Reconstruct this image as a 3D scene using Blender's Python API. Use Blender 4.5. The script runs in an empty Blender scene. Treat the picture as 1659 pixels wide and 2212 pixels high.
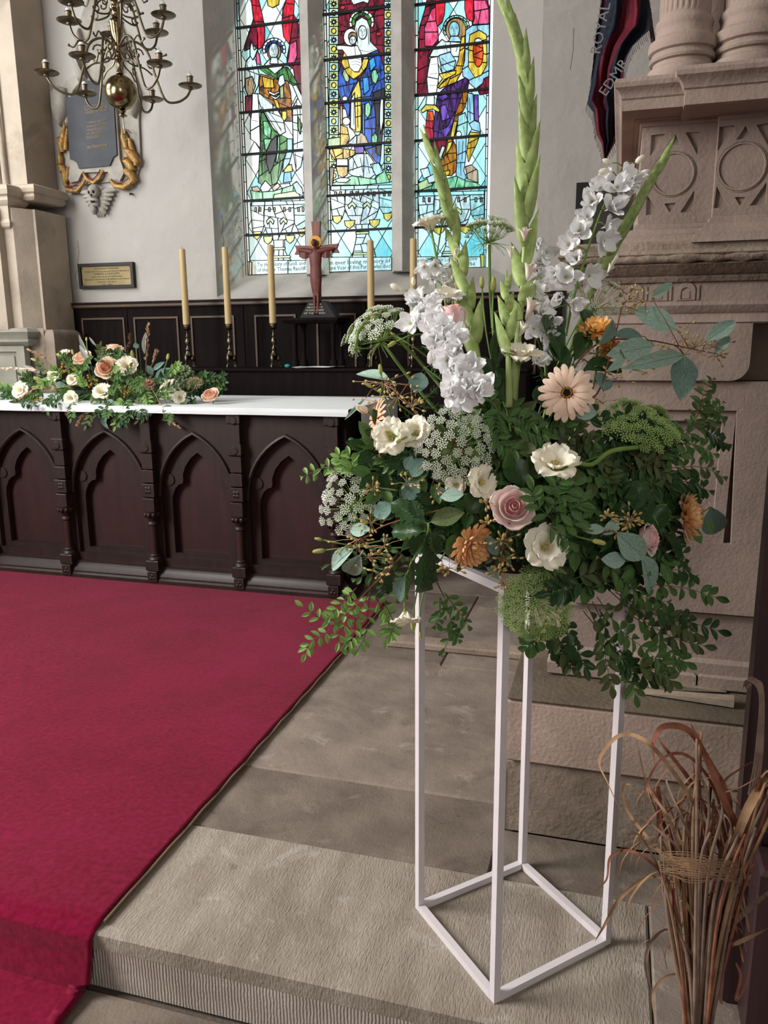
import bpy, bmesh, math, random
import numpy as np
from mathutils import Vector, Matrix, geometry, noise
random.seed(7)
S = bpy.context.scene
COL = S.collection
# ---------------------------------------------------------------- camera
PITCH, YAW, ROLL, FPX, CAMH = math.radians(12.1), math.radians(16.3), math.radians(-.5), 1720., 1.42
FW = Vector((-math.sin(YAW)*math.cos(PITCH), math.cos(YAW)*math.cos(PITCH), -math.sin(PITCH)))
_rt = Vector((math.cos(YAW), math.sin(YAW), 0)); _up = _rt.cross(FW)
RT = _rt*math.cos(ROLL)+_up*math.sin(ROLL); UP = -_rt*math.sin(ROLL)+_up*math.cos(ROLL)
EYE = Vector((0, 0, CAMH))
cam = bpy.data.cameras.new('camera'); camo = bpy.data.objects.new('camera', cam); COL.objects.link(camo)
cam.sensor_fit = 'VERTICAL'; cam.sensor_height = 24.; cam.lens = FPX/2212*24.; cam.clip_start = .05
camo.matrix_world = Matrix(((RT.x, UP.x, -FW.x, 0), (RT.y, UP.y, -FW.y, 0), (RT.z, UP.z, -FW.z, CAMH), (0, 0, 0, 1)))
S.camera = camo
# ---------------------------------------------------------------- sky, lights, exposure
S.view_settings.view_transform = 'Standard'; S.view_settings.look = 'None'
S.view_settings.exposure = 0.40; S.view_settings.gamma = 1.0; S.view_settings.use_curve_mapping = False
S.cycles.max_bounces = 7; S.cycles.diffuse_bounces = 4; S.cycles.transparent_max_bounces = 12
S.cycles.caustics_reflective = False; S.cycles.caustics_refractive = False
S.cycles.sample_clamp_indirect = 4.0
W_ = bpy.data.worlds.new('sky'); S.world = W_; W_.use_nodes = True
nt = W_.node_tree; bg = nt.nodes['Background']
tc = nt.nodes.new('ShaderNodeTexCoord'); nz = nt.nodes.new('ShaderNodeTexNoise'); nz.inputs['Scale'].default_value = 2.2
nz.inputs['Detail'].default_value = 5
cr = nt.nodes.new('ShaderNodeValToRGB'); cr.color_ramp.elements[0].color = (.62, .84, .95, 1); cr.color_ramp.elements[0].position = .4
cr.color_ramp.elements[1].color = (1, 1, 1, 1); cr.color_ramp.elements[1].position = .62
nt.links.new(tc.outputs['Generated'], nz.inputs['Vector']); nt.links.new(nz.outputs['Fac'], cr.inputs['Fac'])
nt.links.new(cr.outputs['Color'], bg.inputs['Color']); bg.inputs['Strength'].default_value = 1.05

def area(name, loc, aim, sx, sy, power, color):
    l = bpy.data.lights.new(name, 'AREA'); l.shape = 'RECTANGLE'; l.size = sx; l.size_y = sy
    l.energy = power; l.color = color
    o = bpy.data.objects.new(name, l); COL.objects.link(o); o.location = loc
    o.rotation_euler = (Vector(aim)-Vector(loc)).to_track_quat('-Z', 'Y').to_euler(); return o
# daylight entering by the nave windows behind and beside the photographer
area('nave_window_light_north', (-4.6, .2, 3.1), (-.2, 1.8, .9), 1.8, 2.6, 300, (1, .97, .94))
area('nave_window_light_south', (3.6, -2.6, 3.4), (-2.6, 4.2, 1.4), 1.6, 2.6, 70, (1, .96, .93))
area('nave_window_light_west', (2.7, -5.4, 3.6), (-.8, 3.0, .6), 2.6, 3.2, 135, (1, .96, .95))
area('left_wall_fill_light', (-4.9, 3.8, 3.2), (-2.8, 5.2, 1.8), 1.0, 1.8, 52, (.97, .99, 1))  # unseen lamp added to brighten the left of the east wall; no window there
sun = bpy.data.lights.new('sun', 'SUN'); sun.energy = 3.; sun.angle = .06; sun.color = (1, .95, .86)
suno = bpy.data.objects.new('sun', sun); COL.objects.link(suno); suno.rotation_euler = Vector((-.80, -.36, -.47)).to_track_quat('-Z', 'Y').to_euler()

# ---------------------------------------------------------------- helpers
def ray(x, y): return FW+RT*((x-829.5)/FPX)-UP*((y-1106)/FPX)
def onz(x, y, z=0.): d = ray(x, y); return EYE+d*((z-CAMH)/d.z)
def ony(x, y, Y): d = ray(x, y); return EYE+d*(Y/d.y)
def dep(x, y, D): return EYE+ray(x, y)*D
def zy(py, Y, px=1450): return ony(px, py, Y).z
def xy(px, Y, py=700): return ony(px, py, Y).x
def V(*a): return Vector(a)
def lin(c): return tuple((v/12.92 if v <= .04045 else ((v+.055)/1.055)**2.4) for v in c)
def hx(h): return lin(tuple(int(h[i:i+2], 16)/255 for i in (0, 2, 4)))

def mat(name, col, rough=.7, metal=0., var=.12, scale=8., bump=.0, bscale=60., col2=None, trans=0., spec=.35, coat=0., sheen=0., stretch=None, bump2=0., b2scale=6., stain=None, k=1.):
    m = bpy.data.materials.new(name); m.use_nodes = True; n = m.node_tree.nodes; L = m.node_tree.links
    b = n['Principled BSDF']; b.inputs['Roughness'].default_value = rough; b.inputs['Metallic'].default_value = metal
    b.inputs['Specular IOR Level'].default_value = spec
    if coat: b.inputs['Coat Weight'].default_value = coat; b.inputs['Coat Roughness'].default_value = .25
    if sheen: b.inputs['Sheen Weight'].default_value = sheen; b.inputs['Sheen Roughness'].default_value = .5
    sca = lambda t: tuple(v*k for v in t)
    c1 = sca(hx(col))
    tcn = n.new('ShaderNodeTexCoord'); src = tcn.outputs['Object']
    if stretch:
        mp = n.new('ShaderNodeMapping'); mp.inputs['Scale'].default_value = stretch; L.new(src, mp.inputs['Vector']); src = mp.outputs['Vector']
    no = n.new('ShaderNodeTexNoise'); no.inputs['Scale'].default_value = scale; no.inputs['Detail'].default_value = 6; L.new(src, no.inputs['Vector'])
    rp = n.new('ShaderNodeValToRGB'); rp.color_ramp.elements[0].position = .32; rp.color_ramp.elements[1].position = .68
    c2 = sca(hx(col2)) if col2 else tuple(min(1, c*(1+var)) for c in c1); c0 = c1 if col2 else tuple(c*(1-var) for c in c1)
    rp.color_ramp.elements[0].color = (*c0, 1); rp.color_ramp.elements[1].color = (*c2, 1)
    L.new(no.outputs['Fac'], rp.inputs['Fac']); L.new(rp.outputs['Color'], b.inputs['Base Color'])
    if stain:                                           # blotches of dirt or lime with their own shape
        for sc, lo, hi, colr, amt in stain:
            ns = n.new('ShaderNodeTexNoise'); ns.inputs['Scale'].default_value = sc; ns.inputs['Detail'].default_value = 8; ns.inputs['Roughness'].default_value = .65; ns.inputs['Distortion'].default_value = .6; L.new(tcn.outputs['Object'], ns.inputs['Vector'])
            mr = n.new('ShaderNodeMapRange'); mr.inputs['From Min'].default_value = lo; mr.inputs['From Max'].default_value = hi; mr.inputs['To Max'].default_value = amt; L.new(ns.outputs['Fac'], mr.inputs['Value'])
            mxx = n.new('ShaderNodeMix'); mxx.data_type = 'RGBA'; prv = b.inputs['Base Color'].links[0].from_socket
            L.new(mr.outputs['Result'], mxx.inputs['Factor']); L.new(prv, mxx.inputs[6]); mxx.inputs[7].default_value = (*sca(hx(colr)), 1); L.new(mxx.outputs[2], b.inputs['Base Color'])
    if bump or bump2:
        prev = None
        for amt, sc in ((bump, bscale), (bump2, b2scale)):
            if not amt: continue
            nb = n.new('ShaderNodeTexNoise'); nb.inputs['Scale'].default_value = sc; nb.inputs['Detail'].default_value = 5; L.new(src, nb.inputs['Vector'])
            bp = n.new('ShaderNodeBump'); bp.inputs['Strength'].default_value = amt; bp.inputs['Distance'].default_value = .6/sc
            L.new(nb.outputs['Fac'], bp.inputs['Height'])
            if prev: L.new(prev.outputs['Normal'], bp.inputs['Normal'])
            prev = bp
        L.new(prev.outputs['Normal'], b.inputs['Normal'])
    if trans:
        t = n.new('ShaderNodeBsdfTranslucent'); mx = n.new('ShaderNodeMixShader'); mx.inputs['Fac'].default_value = trans
        L.new(rp.outputs['Color'], t.inputs['Color']); L.new(b.outputs['BSDF'], mx.inputs[1]); L.new(t.outputs['BSDF'], mx.inputs[2])
        L.new(mx.outputs['Shader'], n['Material Output'].inputs['Surface'])
    return m

class MB:
    def __init__(s): s.v = []; s.f = []; s.m = []
    def add(s, vs, fs, mi=0, M=None):
        o = len(s.v)
        s.v += [tuple(M @ Vector(v)) for v in vs] if M else [tuple(v) for v in vs]
        s.f += [tuple(i+o for i in f) for f in fs]; s.m += [mi]*len(fs); return s
    def box(s, x0, y0, z0, x1, y1, z1, mi=0, M=None, b=0.):
        x0, x1 = sorted((x0, x1)); y0, y1 = sorted((y0, y1)); z0, z1 = sorted((z0, z1))
        if b <= 0:
            return s.add([(x0,y0,z0),(x1,y0,z0),(x1,y1,z0),(x0,y1,z0),(x0,y0,z1),(x1,y0,z1),(x1,y1,z1),(x0,y1,z1)],
                [(0,3,2,1),(4,5,6,7),(0,1,5,4),(1,2,6,5),(2,3,7,6),(3,0,4,7)], mi, M)
        vs = []
        for z, i in ((z0, b), (z0+b, 0), (z1-b, 0), (z1, b)):
            k = b if i == 0 else b*1.0
            a = [(x0+i+0, y0+i), (x1-i, y0+i), (x1-i, y1-i), (x0+i, y1-i)]
            vs += [(p[0], p[1], z) for p in a]
        fs = [(0,3,2,1), (12,13,14,15)]
        for r in range(3):
            for k in range(4): fs.append((r*4+k, r*4+(k+1)%4, r*4+4+(k+1)%4, r*4+4+k))
        return s.add(vs, fs, mi, M)
    def tube(s, pts, r, n=6, mi=0, M=None, flat=1.):
        pts = [Vector(p) for p in pts]; N = len(pts)
        rs = r if isinstance(r, (list, tuple)) else [r]*N
        t = (pts[1]-pts[0]).normalized(); a = t.orthogonal().normalized(); vs = []
        for i, p in enumerate(pts):
            tt = (pts[min(i+1, N-1)]-pts[max(i-1, 0)])
            tt = tt.normalized() if tt.length > 1e-9 else t
            a = (a-tt*a.dot(tt)); a = a.normalized() if a.length > 1e-6 else tt.orthogonal().normalized()
            bb = tt.cross(a)
            for k in range(n):
                an = 2*math.pi*k/n; vs.append(p+a*math.cos(an)*rs[i]+bb*math.sin(an)*rs[i]*flat)
        fs = [(i*n+k, i*n+(k+1)%n, (i+1)*n+(k+1)%n, (i+1)*n+k) for i in range(N-1) for k in range(n)]
        fs += [tuple(range(n))[::-1], tuple(range((N-1)*n, N*n))]
        return s.add(vs, fs, mi, M)
    def lathe(s, prof, n=24, mi=0, M=None):
        vs = [(r*math.cos(2*math.pi*k/n), r*math.sin(2*math.pi*k/n), z) for r, z in prof for k in range(n)]; N = len(prof)
        fs = [(i*n+k, i*n+(k+1)%n, (i+1)*n+(k+1)%n, (i+1)*n+k) for i in range(N-1) for k in range(n)]
        fs += [tuple(range(n))[::-1], tuple(range((N-1)*n, N*n))]
        return s.add(vs, fs, mi, M)
    def rings(s, x0, x1, y0, y1, prof, mi=0, M=None):
        'rectangle swept up a moulding profile of (offset, z)'
        vs = []
        for o, z in prof: vs += [(x0-o, y0-o, z), (x1+o, y0-o, z), (x1+o, y1+o, z), (x0-o, y1+o, z)]
        N = len(prof); fs = [(3,2,1,0), (N*4-4, N*4-3, N*4-2, N*4-1)]
        for i in range(N-1):
            for k in range(4): fs.append((i*4+k, i*4+(k+1)%4, i*4+4+(k+1)%4, i*4+4+k))
        return s.add(vs, fs, mi, M)
    def plate(s, outer, holes, y0, y1, mi=0, M=None):
        'polygon in (x,z) with holes, given thickness along y'
        loops = [[Vector((p[0], 0, p[1])) for p in l] for l in [outer]+list(holes)]
        tri = geometry.tessellate_polygon(loops); flat = [p for l in loops for p in l]; n = len(flat)
        vs = [(p.x, y0, p.z) for p in flat]+[(p.x, y1, p.z) for p in flat]
        fs = [tuple(t) for t in tri]+[tuple(i+n for i in t[::-1]) for t in tri]; o = 0
        for l in loops:
            k = len(l); fs += [(o+i, o+(i+1) % k, n+o+(i+1) % k, n+o+i) for i in range(k)]; o += k
        return s.add(vs, fs, mi, M)
    def sphere(s, c, r, nu=12, nv=8, mi=0, sc=(1,1,1), fn=None):
        vs = []
        for j in range(nv+1):
            th = math.pi*j/nv
            for i in range(nu):
                ph = 2*math.pi*i/nu; d = V(math.sin(th)*math.cos(ph), math.sin(th)*math.sin(ph), math.cos(th))
                k = fn(d) if fn else 1
                vs.append((c[0]+d.x*r*sc[0]*k, c[1]+d.y*r*sc[1]*k, c[2]+d.z*r*sc[2]*k))
        fs = [(j*nu+i, (j+1)*nu+i, (j+1)*nu+(i+1)%nu, j*nu+(i+1)%nu) for j in range(nv) for i in range(nu)]
        return s.add(vs, fs, mi)
    def grid(s, fn, nu, nv, mi=0, M=None, closed=False):
        vs = [fn(i/nu, j/nv) for j in range(nv+1) for i in range(nu+1)]
        fs = [(j*(nu+1)+i, j*(nu+1)+i+1, (j+1)*(nu+1)+i+1, (j+1)*(nu+1)+i) for j in range(nv) for i in range(nu)]
        return s.add(vs, fs, mi, M)
    def thick(s, fn, nu, nv, t, mi=0):
        'sheet with real thickness t along its normal'
        g = [[Vector(fn(i/nu, j/nv)) for i in range(nu+1)] for j in range(nv+1)]
        top = []; bot = []
        for j in range(nv+1):
            for i in range(nu+1):
                du = g[j][min(i+1, nu)]-g[j][max(i-1, 0)]; dv = g[min(j+1, nv)][i]-g[max(j-1, 0)][i]
                nn = du.cross(dv); nn = nn.normalized() if nn.length > 1e-12 else V(0, 0, 1)
                top.append(g[j][i]+nn*t/2); bot.append(g[j][i]-nn*t/2)
        W = nu+1; n = len(top); fs = []
        for j in range(nv):
            for i in range(nu):
                a = j*W+i; fs += [(a, a+1, a+W+1, a+W), (n+a, n+a+W, n+a+W+1, n+a+1)]
        rim = [i for i in range(nu)]+[j*W+nu for j in range(nv)]+[nv*W+i for i in range(nu, 0, -1)]+[j*W for j in range(nv, 0, -1)]
        for k in range(len(rim)): a, b = rim[k], rim[(k+1) % len(rim)]; fs.append((a, n+a, n+b, b))
        return s.add(top+bot, fs, mi)
    def mesh(s, name, mats, smooth=False):
        me = bpy.data.meshes.new(name); me.from_pydata(s.v, [], s.f)
        for m in (mats if isinstance(mats, (list, tuple)) else [mats]): me.materials.append(m)
        me.polygons.foreach_set('material_index', s.m)
        if smooth:
            me.polygons.foreach_set('use_smooth', [True]*len(s.f))
            if smooth is not True: me.set_sharp_from_angle(angle=math.radians(smooth))
        me.update(); return me
    def build(s, name, mats, parent=None, smooth=False, **k):
        'vertices are in world space; the object sits at its parent origin'
        o = bpy.data.objects.new(name, s.mesh(name, mats, smooth)); COL.objects.link(o)
        W[o] = Matrix()
        if parent: o.parent = parent; o.matrix_basis = W[parent].inverted()
        for a, b in k.items(): o[a] = b
        return o
W = {}
def setk(o, label=None, category=None, group=None, kind=None):
    for k, v in (('label', label), ('category', category), ('group', group), ('kind', kind)):
        if v: o[k] = v
    return o
def thing(name, label, category, loc=(0, 0, 0), group=None):
    o = bpy.data.objects.new(name, None); COL.objects.link(o); o.empty_display_size = .05
    o.location = loc; W[o] = Matrix.Translation(Vector(loc)); return setk(o, label, category, group)
def put(name, me, parent, M, **k):
    o = bpy.data.objects.new(name, me); COL.objects.link(o); W[o] = M.copy()
    if parent: o.parent = parent; o.matrix_basis = W[parent].inverted() @ M
    else: o.matrix_basis = M
    for a, b in k.items(): o[a] = b
    return o
def frame(pos, axis, roll=0., s=1.):
    'matrix whose +Z looks along axis'
    z = Vector(axis).normalized(); x = UP.cross(z)
    x = x.normalized() if x.length > 1e-3 else z.orthogonal().normalized()
    y = z.cross(x); M = Matrix(((x.x, y.x, z.x, 0), (x.y, y.y, z.y, 0), (x.z, y.z, z.z, 0), (0, 0, 0, 1)))
    sc = s if isinstance(s, (tuple, list)) else (s, s, s)
    return Matrix.Translation(Vector(pos)) @ M @ Matrix.Rotation(roll, 4, 'Z') @ Matrix.Diagonal((*sc, 1))
def leafM(base, tip, nrm, w):
    y = Vector(tip)-Vector(base); L = y.length; y.normalize(); x = y.cross(Vector(nrm))
    x = x.normalized() if x.length > 1e-4 else y.orthogonal().normalized(); z = x.cross(y)
    return Matrix(((x.x*w, y.x*L, z.x*L, base[0]), (x.y*w, y.y*L, z.y*L, base[1]), (x.z*w, y.z*L, z.z*L, base[2]), (0, 0, 0, 1)))
def cd(r, u, t): return (RT*r+UP*u-FW*t).normalized()
def bez(a, b, c, n=8):
    a, b, c = Vector(a), Vector(b), Vector(c)
    return [a*(1-t)**2+b*2*t*(1-t)+c*t*t for t in [i/n for i in range(n+1)]]
def spline(pts, n=5):
    P = [Vector(p) for p in pts]; P = [P[0]*2-P[1]]+P+[P[-1]*2-P[-2]]; out = []
    for i in range(1, len(P)-2):
        for k in range(n):
            t = k/n; out.append(.5*((2*P[i])+(P[i+1]-P[i-1])*t+(2*P[i-1]-5*P[i]+4*P[i+1]-P[i+2])*t*t+(3*P[i]-P[i-1]-3*P[i+1]+P[i+2])*t**3))
    out.append(P[-2]); return out
def text(name, s, loc, size, m, parent, up=V(0,0,1), right=V(1,0,0), align='CENTER', depth=.0008, shear=0., fit=None, **k):
    c = bpy.data.curves.new(name, 'FONT'); c.body = s; c.size = size; c.align_x = align; c.extrude = depth; c.resolution_u = 2; c.shear = shear
    t = bpy.data.objects.new('tmp', c); COL.objects.link(t)
    me = bpy.data.meshes.new_from_object(t); bpy.data.objects.remove(t); me.materials.clear(); me.materials.append(m)
    if fit:
        xs = [v.co.x for v in me.vertices]; q = fit/max(1e-6, max(xs)-min(xs))
        for v in me.vertices: v.co.x *= q
    n = right.cross(up); M = Matrix(((right.x, up.x, n.x, loc[0]), (right.y, up.y, n.y, loc[1]), (right.z, up.z, n.z, loc[2]), (0, 0, 0, 1)))
    return put(name, me, parent, M, **k)
# ================================================================ materials of the setting
M_wall = mat('plaster', 'b4b1ab', .9, var=.07, scale=1.3, bump=.12, bscale=30, bump2=.15, b2scale=5, stain=[(.8, .54, .68, 'a6a39d', .5), (3.5, .60, .70, 'c2bfb8', .5), (14, .64, .72, '97938c', .4)], k=.84)
M_stone = mat('limestone', '94837a', .9, var=.12, scale=4, bump=.3, bscale=110, bump2=.10, b2scale=9, col2='a8968a', stain=[(1.6, .54, .64, '85756c', .5), (9, .6, .7, '796a62', .35)], k=.84)
M_stone2 = mat('weathered_limestone', '86776a', .92, scale=4, bump=.4, bscale=80, bump2=.18, b2scale=8, col2='a89888', stain=[(2.2, .52, .62, '766759', .55), (7, .58, .68, 'b8a996', .5), (30, .62, .7, '54483e', .5)], k=.84)
M_cream = mat('cream_limestone', 'a89d8e', .9, scale=4, bump=.2, bscale=60, col2='bcae9c', stain=[(2.5, .52, .64, '8f8474', .5)], k=.84)
M_slab = mat('worn_flagstone', '80736a', .85, scale=5, bump=.4, bscale=130, bump2=.15, b2scale=10, col2='968a7e', stain=[(2.2, .52, .62, '6a5f54', .55), (7, .58, .68, 'b8aea2', .5), (30, .62, .7, '4c4238', .5)], k=.84)
M_slabd = mat('dark_flagstone', '6a5e55', .85, scale=6, bump=.4, bscale=110, bump2=.15, b2scale=11, col2='84786c', stain=[(2.2, .52, .62, '544a42', .55), (7, .58, .68, '988c80', .5), (30, .62, .7, '3c342c', .5)], k=.84)
M_slabl = mat('tooled_flagstone', '94897c', .88, scale=5, bump=.4, bscale=90, bump2=.5, b2scale=60, col2='aca295', stretch=(3.2, .8, 1), stain=[(2.2, .52, .62, '8a7e70', .55), (7, .58, .68, 'c4bfb6', .5), (30, .62, .7, '6a6056', .5)], k=.84)
M_riser = mat('tooled_riser_stone', 'a2968c', .9, scale=6, bump=.4, bscale=120, col2='bdb2a8', stain=[(4, .54, .64, '877b70', .6), (12, .6, .68, 'c8c0b6', .5)], k=.84)
nb = M_riser.node_tree; wv = nb.nodes.new('ShaderNodeTexWave'); wv.inputs['Scale'].default_value = 38; wv.inputs['Distortion'].default_value = 2.2; wv.inputs['Detail'].default_value = 2
tcx = nb.nodes.new('ShaderNodeTexCoord'); nb.links.new(tcx.outputs['Object'], wv.inputs['Vector'])
bpx = nb.nodes.new('ShaderNodeBump'); bpx.inputs['Strength'].default_value = .8; bpx.inputs['Distance'].default_value = .004
nb.links.new(wv.outputs['Fac'], bpx.inputs['Height']); nb.links.new(nb.nodes['Principled BSDF'].inputs['Normal'].links[0].from_socket, bpx.inputs['Normal'])
nb.links.new(bpx.outputs['Normal'], nb.nodes['Principled BSDF'].inputs['Normal'])
M_joint = mat('joint_mortar', '5c5248', .95, bump=.5, bscale=80)
M_carpet = mat('crimson_carpet', '780829', .95, scale=60, bump=.6, bscale=500, bump2=.15, b2scale=60, col2='90163e', sheen=.08, spec=.05, stain=[(1.1, .45, .65, 'a01a48', .45), (3, .5, .66, '6c0622', .35)], k=.66)
M_oak = mat('dark_oak', '221614', .5, scale=5, bump=.15, bscale=60, col2='2e1e1b', stretch=(6, 6, .7), coat=.12, k=.84)
M_oakr = mat('red_oak', '281514', .52, scale=4, bump=.1, bscale=60, col2='341c1a', stretch=(5, 5, .6), coat=.2, k=.84)
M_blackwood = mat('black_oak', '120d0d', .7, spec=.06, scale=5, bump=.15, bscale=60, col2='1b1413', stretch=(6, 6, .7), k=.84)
M_bead = mat('light_beading', '52402e', .5, bump=.1, k=.84)
M_brass = mat('aged_brass', '857657', .2, metal=1., var=.2, scale=30, bump=.05, bscale=50)
M_brassd = mat('dark_brass', '6c6250', .36, metal=1., var=.25, scale=30)
M_linen = mat('white_linen', 'd9e0e2', .85, var=.03, bump=.25, bscale=300, sheen=.2, k=.92)
M_candle = mat('beeswax', 'c8b080', .5, var=.06, scale=6, trans=.12, k=.92)
M_dark = mat('soot_black', '0b0a0a', .7)
M_lead = mat('lead_came', '16181a', .6, metal=.3)
# ================================================================ structure
YW, YG = 5.5, 5.76                       # wall face, glass plane
XL = ony(92, 560, YW).x
GX = [(ony(523, 300, YG).x, ony(658, 300, YG).x), (ony(705, 300, YG).x, ony(848, 300, YG).x), (ony(897, 300, YG).x, ony(1054, 300, YG).x)]
GZ0 = ony(780, 586, YG).z; GZ1 = 3.9
WX0, WX1 = ony(452, 300, YW).x, ony(1165, 300, YW).x
WZ0 = ony(700, 636, YW).z
b = MB()                                  # east wall with its window opening
b.plate([(-6.5, -.15), (2.6, -.15), (2.6, 5.4), (-6.5, 5.4)], [[(WX0, WZ0), (WX1, WZ0), (WX1, 4.2), (WX0, 4.2)]], YW, YW+.02)
e0, e1 = GX[0][0]-.02, GX[2][1]+.02
def rev(p): b.add(p, [(0, 1, 2, 3)])
rev([(WX0, YW, WZ0), (e0, YG, GZ0), (e0, YG, GZ1), (WX0, YW, 4.2)]); rev([(WX1, YW, WZ0), (WX1, YW, 4.2), (e1, YG, GZ1), (e1, YG, GZ0)])
rev([(WX0, YW, WZ0), (WX1, YW, WZ0), (e1, YG, GZ0), (e0, YG, GZ0)]); rev([(WX0, YW, 4.2), (e0, YG, GZ1), (e1, YG, GZ1), (WX1, YW, 4.2)])
b.plate([(-6.5, -.15), (2.6, -.15), (2.6, 5.4), (-6.5, 5.4)], [[(e0, GZ0-.0), (e1, GZ0), (e1, GZ1), (e0, GZ1)]], YG+.02, YG+.2)
setk(b.build('wall_east', M_wall), kind='structure')
b = MB().box(-5.3, 5.5, -.15, -5.5, -7, 5.4).build('wall_north', M_wall); setk(b, kind='structure')
b = MB().box(2.6, 5.5, -.15, 2.8, -3.9, 5.4); b.box(2.6, -3.9, -.15, 4.4, -4.1, 5.4); b.box(4.2, -4.1, -.15, 4.4, -7, 5.4); setk(b.build('wall_south', M_wall), kind='structure')
setk(MB().box(-5.5, -7.2, -.15, 4.4, -7.0, 5.4).build('wall_west', M_wall), kind='structure')
setk(MB().box(-6.5, -7.2, 5.4, 4.4, 5.9, 5.6).build('ceiling', mat('ceiling_plaster', 'cfcbc2', .9, bump=.2)), kind='structure')
we = bpy.data.objects['wall_east']
for cp_ in ([(168, 520), (171, 545), (168, 570), (172, 592)], [(166, 585), (163, 600), (168, 615), (165, 625)], [(478, 465), (482, 480), (479, 505), (484, 520), (480, 545)], [(1240, 60), (1238, 110), (1232, 150)]):
    MB().tube([ony(x, y, YW-.0004) for x, y in cp_], .0022, 4, flat=.3).build('plaster_crack', M_joint, we)
# window mullions with a chamfered nose
for k in range(2):
    xa, xb = GX[k][1], GX[k+1][0]; mb = MB(); xm = (xa+xb)/2
    pl = [(xa, YG+.06), (xa, YG-.03), (xm-.030, YG-.17), (xm+.030, YG-.17), (xb, YG-.03), (xb, YG+.06)]
    vs = [(p[0], p[1], GZ0-.02) for p in pl]+[(p[0], p[1], GZ1) for p in pl]
    mb.add(vs, [(0, 1, 7, 6), (1, 2, 8, 7), (2, 3, 9, 8), (3, 4, 10, 9), (4, 5, 11, 10), (0, 5, 4, 3, 2, 1), (6, 7, 8, 9, 10, 11)])
    setk(mb.build('trim_%d' % (k+1), mat('mullion_stone', 'b9b8b2', .9, bump=.3)), kind='structure')
# floors
XC = -1.165                                # carpet edge
fl = setk(MB().box(-5.5, -7, -.25, 4.4, 1.60, -.165).box(-5.5, 1.45, -.165, 2.8, 5.7, -.02).build('floor', M_joint), kind='structure')
def slab(x0, y0, x1, y1, zt, m, zb=None, dz=0., nx=6, ny=4):
    w = MB(); g = .0015
    w.box(x0+g, y0+g, (zt-.05 if zb is None else zb), x1-g, y1-g, zt-random.random()*.003+dz, b=.006)
    return w.build('flagstone', m, fl)
slab(XC-.35, 1.43, .14, 1.905, 0, M_slabl, dz=.002); slab(.14, 1.43, .9, 1.905, 0, M_slab, dz=.001)
slab(XC-.35, 1.905, -.27, 2.262, 0, M_slabd); slab(-.27, 1.905, .9, 2.13, 0, M_slabd)
slab(XC-.35, 2.262, -.26, 3.28, 0, M_slab); slab(XC-.35, 3.28, -.7, 4.3, 0, M_slabd, dz=.002); slab(-.7, 3.28, .1, 4.3, 0, M_slab)
slab(-1.5, 4.3, -.5, 5.4, 0, M_slab); slab(-.5, 4.3, .8, 5.4, 0, M_slabd)
for x0, x1 in ((XC-.2, -.42), (-.42, .75)):           # the step: long tooled riser stones
    w = MB(); w.box(x0, 1.432, -.16, x1, 1.47, -.004, b=.006); w.build('riser_stone', M_riser, fl)
xs = [XC-.3, -.62, -.1, .9]
for k in range(3):
    w = MB(); w.box(xs[k]+.005, .6, -.2, xs[k+1]-.005, 1.425, -.158+random.random()*.006, b=.01); w.build('flagstone', M_slabd, fl)
# a low broken kerb of stone behind the stand
w = MB(); w.box(-1.0, 3.42, 0, -.30, 3.52, .035, b=.008); w.build('kerb_stone', M_stone2, fl)
# carpet, draped over the step
def carpet(u, v):
    x = -4.88+u*(XC-.006+4.88)
    L = [( -1.2, -.145), (1.28, -.145), (1.395, -.135), (1.418, -.06), (1.425, -.01), (1.46, .014), (2.2, .014), (3.2, .014), (4.04, .014)]
    t = v*(len(L)-1); i = min(int(t), len(L)-2); f = t-i
    y = L[i][0]*(1-f)+L[i+1][0]*f; z = L[i][1]*(1-f)+L[i+1][1]*f
    n = noise.noise(V(x*1.3, y*1.3, 0)); ed = (noise.noise(V(y*9, 3, 1))*.006 if u > .999 else 0)
    if y < 1.40: ed += (-.035+.02*math.sin(y*3))*(1 if u > .999 else 0)
    wav = .006*math.sin(x*5+1) if 1.3 < y < 1.45 else 0
    return (x+ed, y-wav, z+.003*n+noise.noise(V(x*40, y*40, 5))*.0012)
w = MB(); w.thick(lambda u, v: carpet(u**.5, v), 150, 8*18, .010)
cp = w.build('carpet', M_carpet, smooth=True)
setk(cp, 'crimson wool carpet covering the sanctuary floor and its step', 'carpet')
w = MB()                                              # frayed pile along the cut edge
for i in range(2600):
    v = random.random(); y = .9+3.1*v; x = XC-.006
    z = .014 if y > 1.46 else (-.145 if y < 1.39 else -.145+(y-1.39)/.07*.155)
    if y < 1.40: x += -.035+.02*math.sin(y*3)
    a = V(x-random.random()*.012, y, z+.002); d = V(random.random()*.009, random.uniform(-.004, .004), random.uniform(-.004, .008)); s = V(0, .0012, 0)
    w.add([a-s, a+s, a+d], [(0, 1, 2)])
w.build('frayed_edge', M_carpet, cp, kind='stuff')
w = MB().tube([(XC+.002, y, .012+.003*math.sin(y*30)) for y in [1.46+k*.1 for k in range(26)]], .0045, 5)
w.build('hessian_backing', mat('hessian', '6d5a44', .9), cp)

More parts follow.
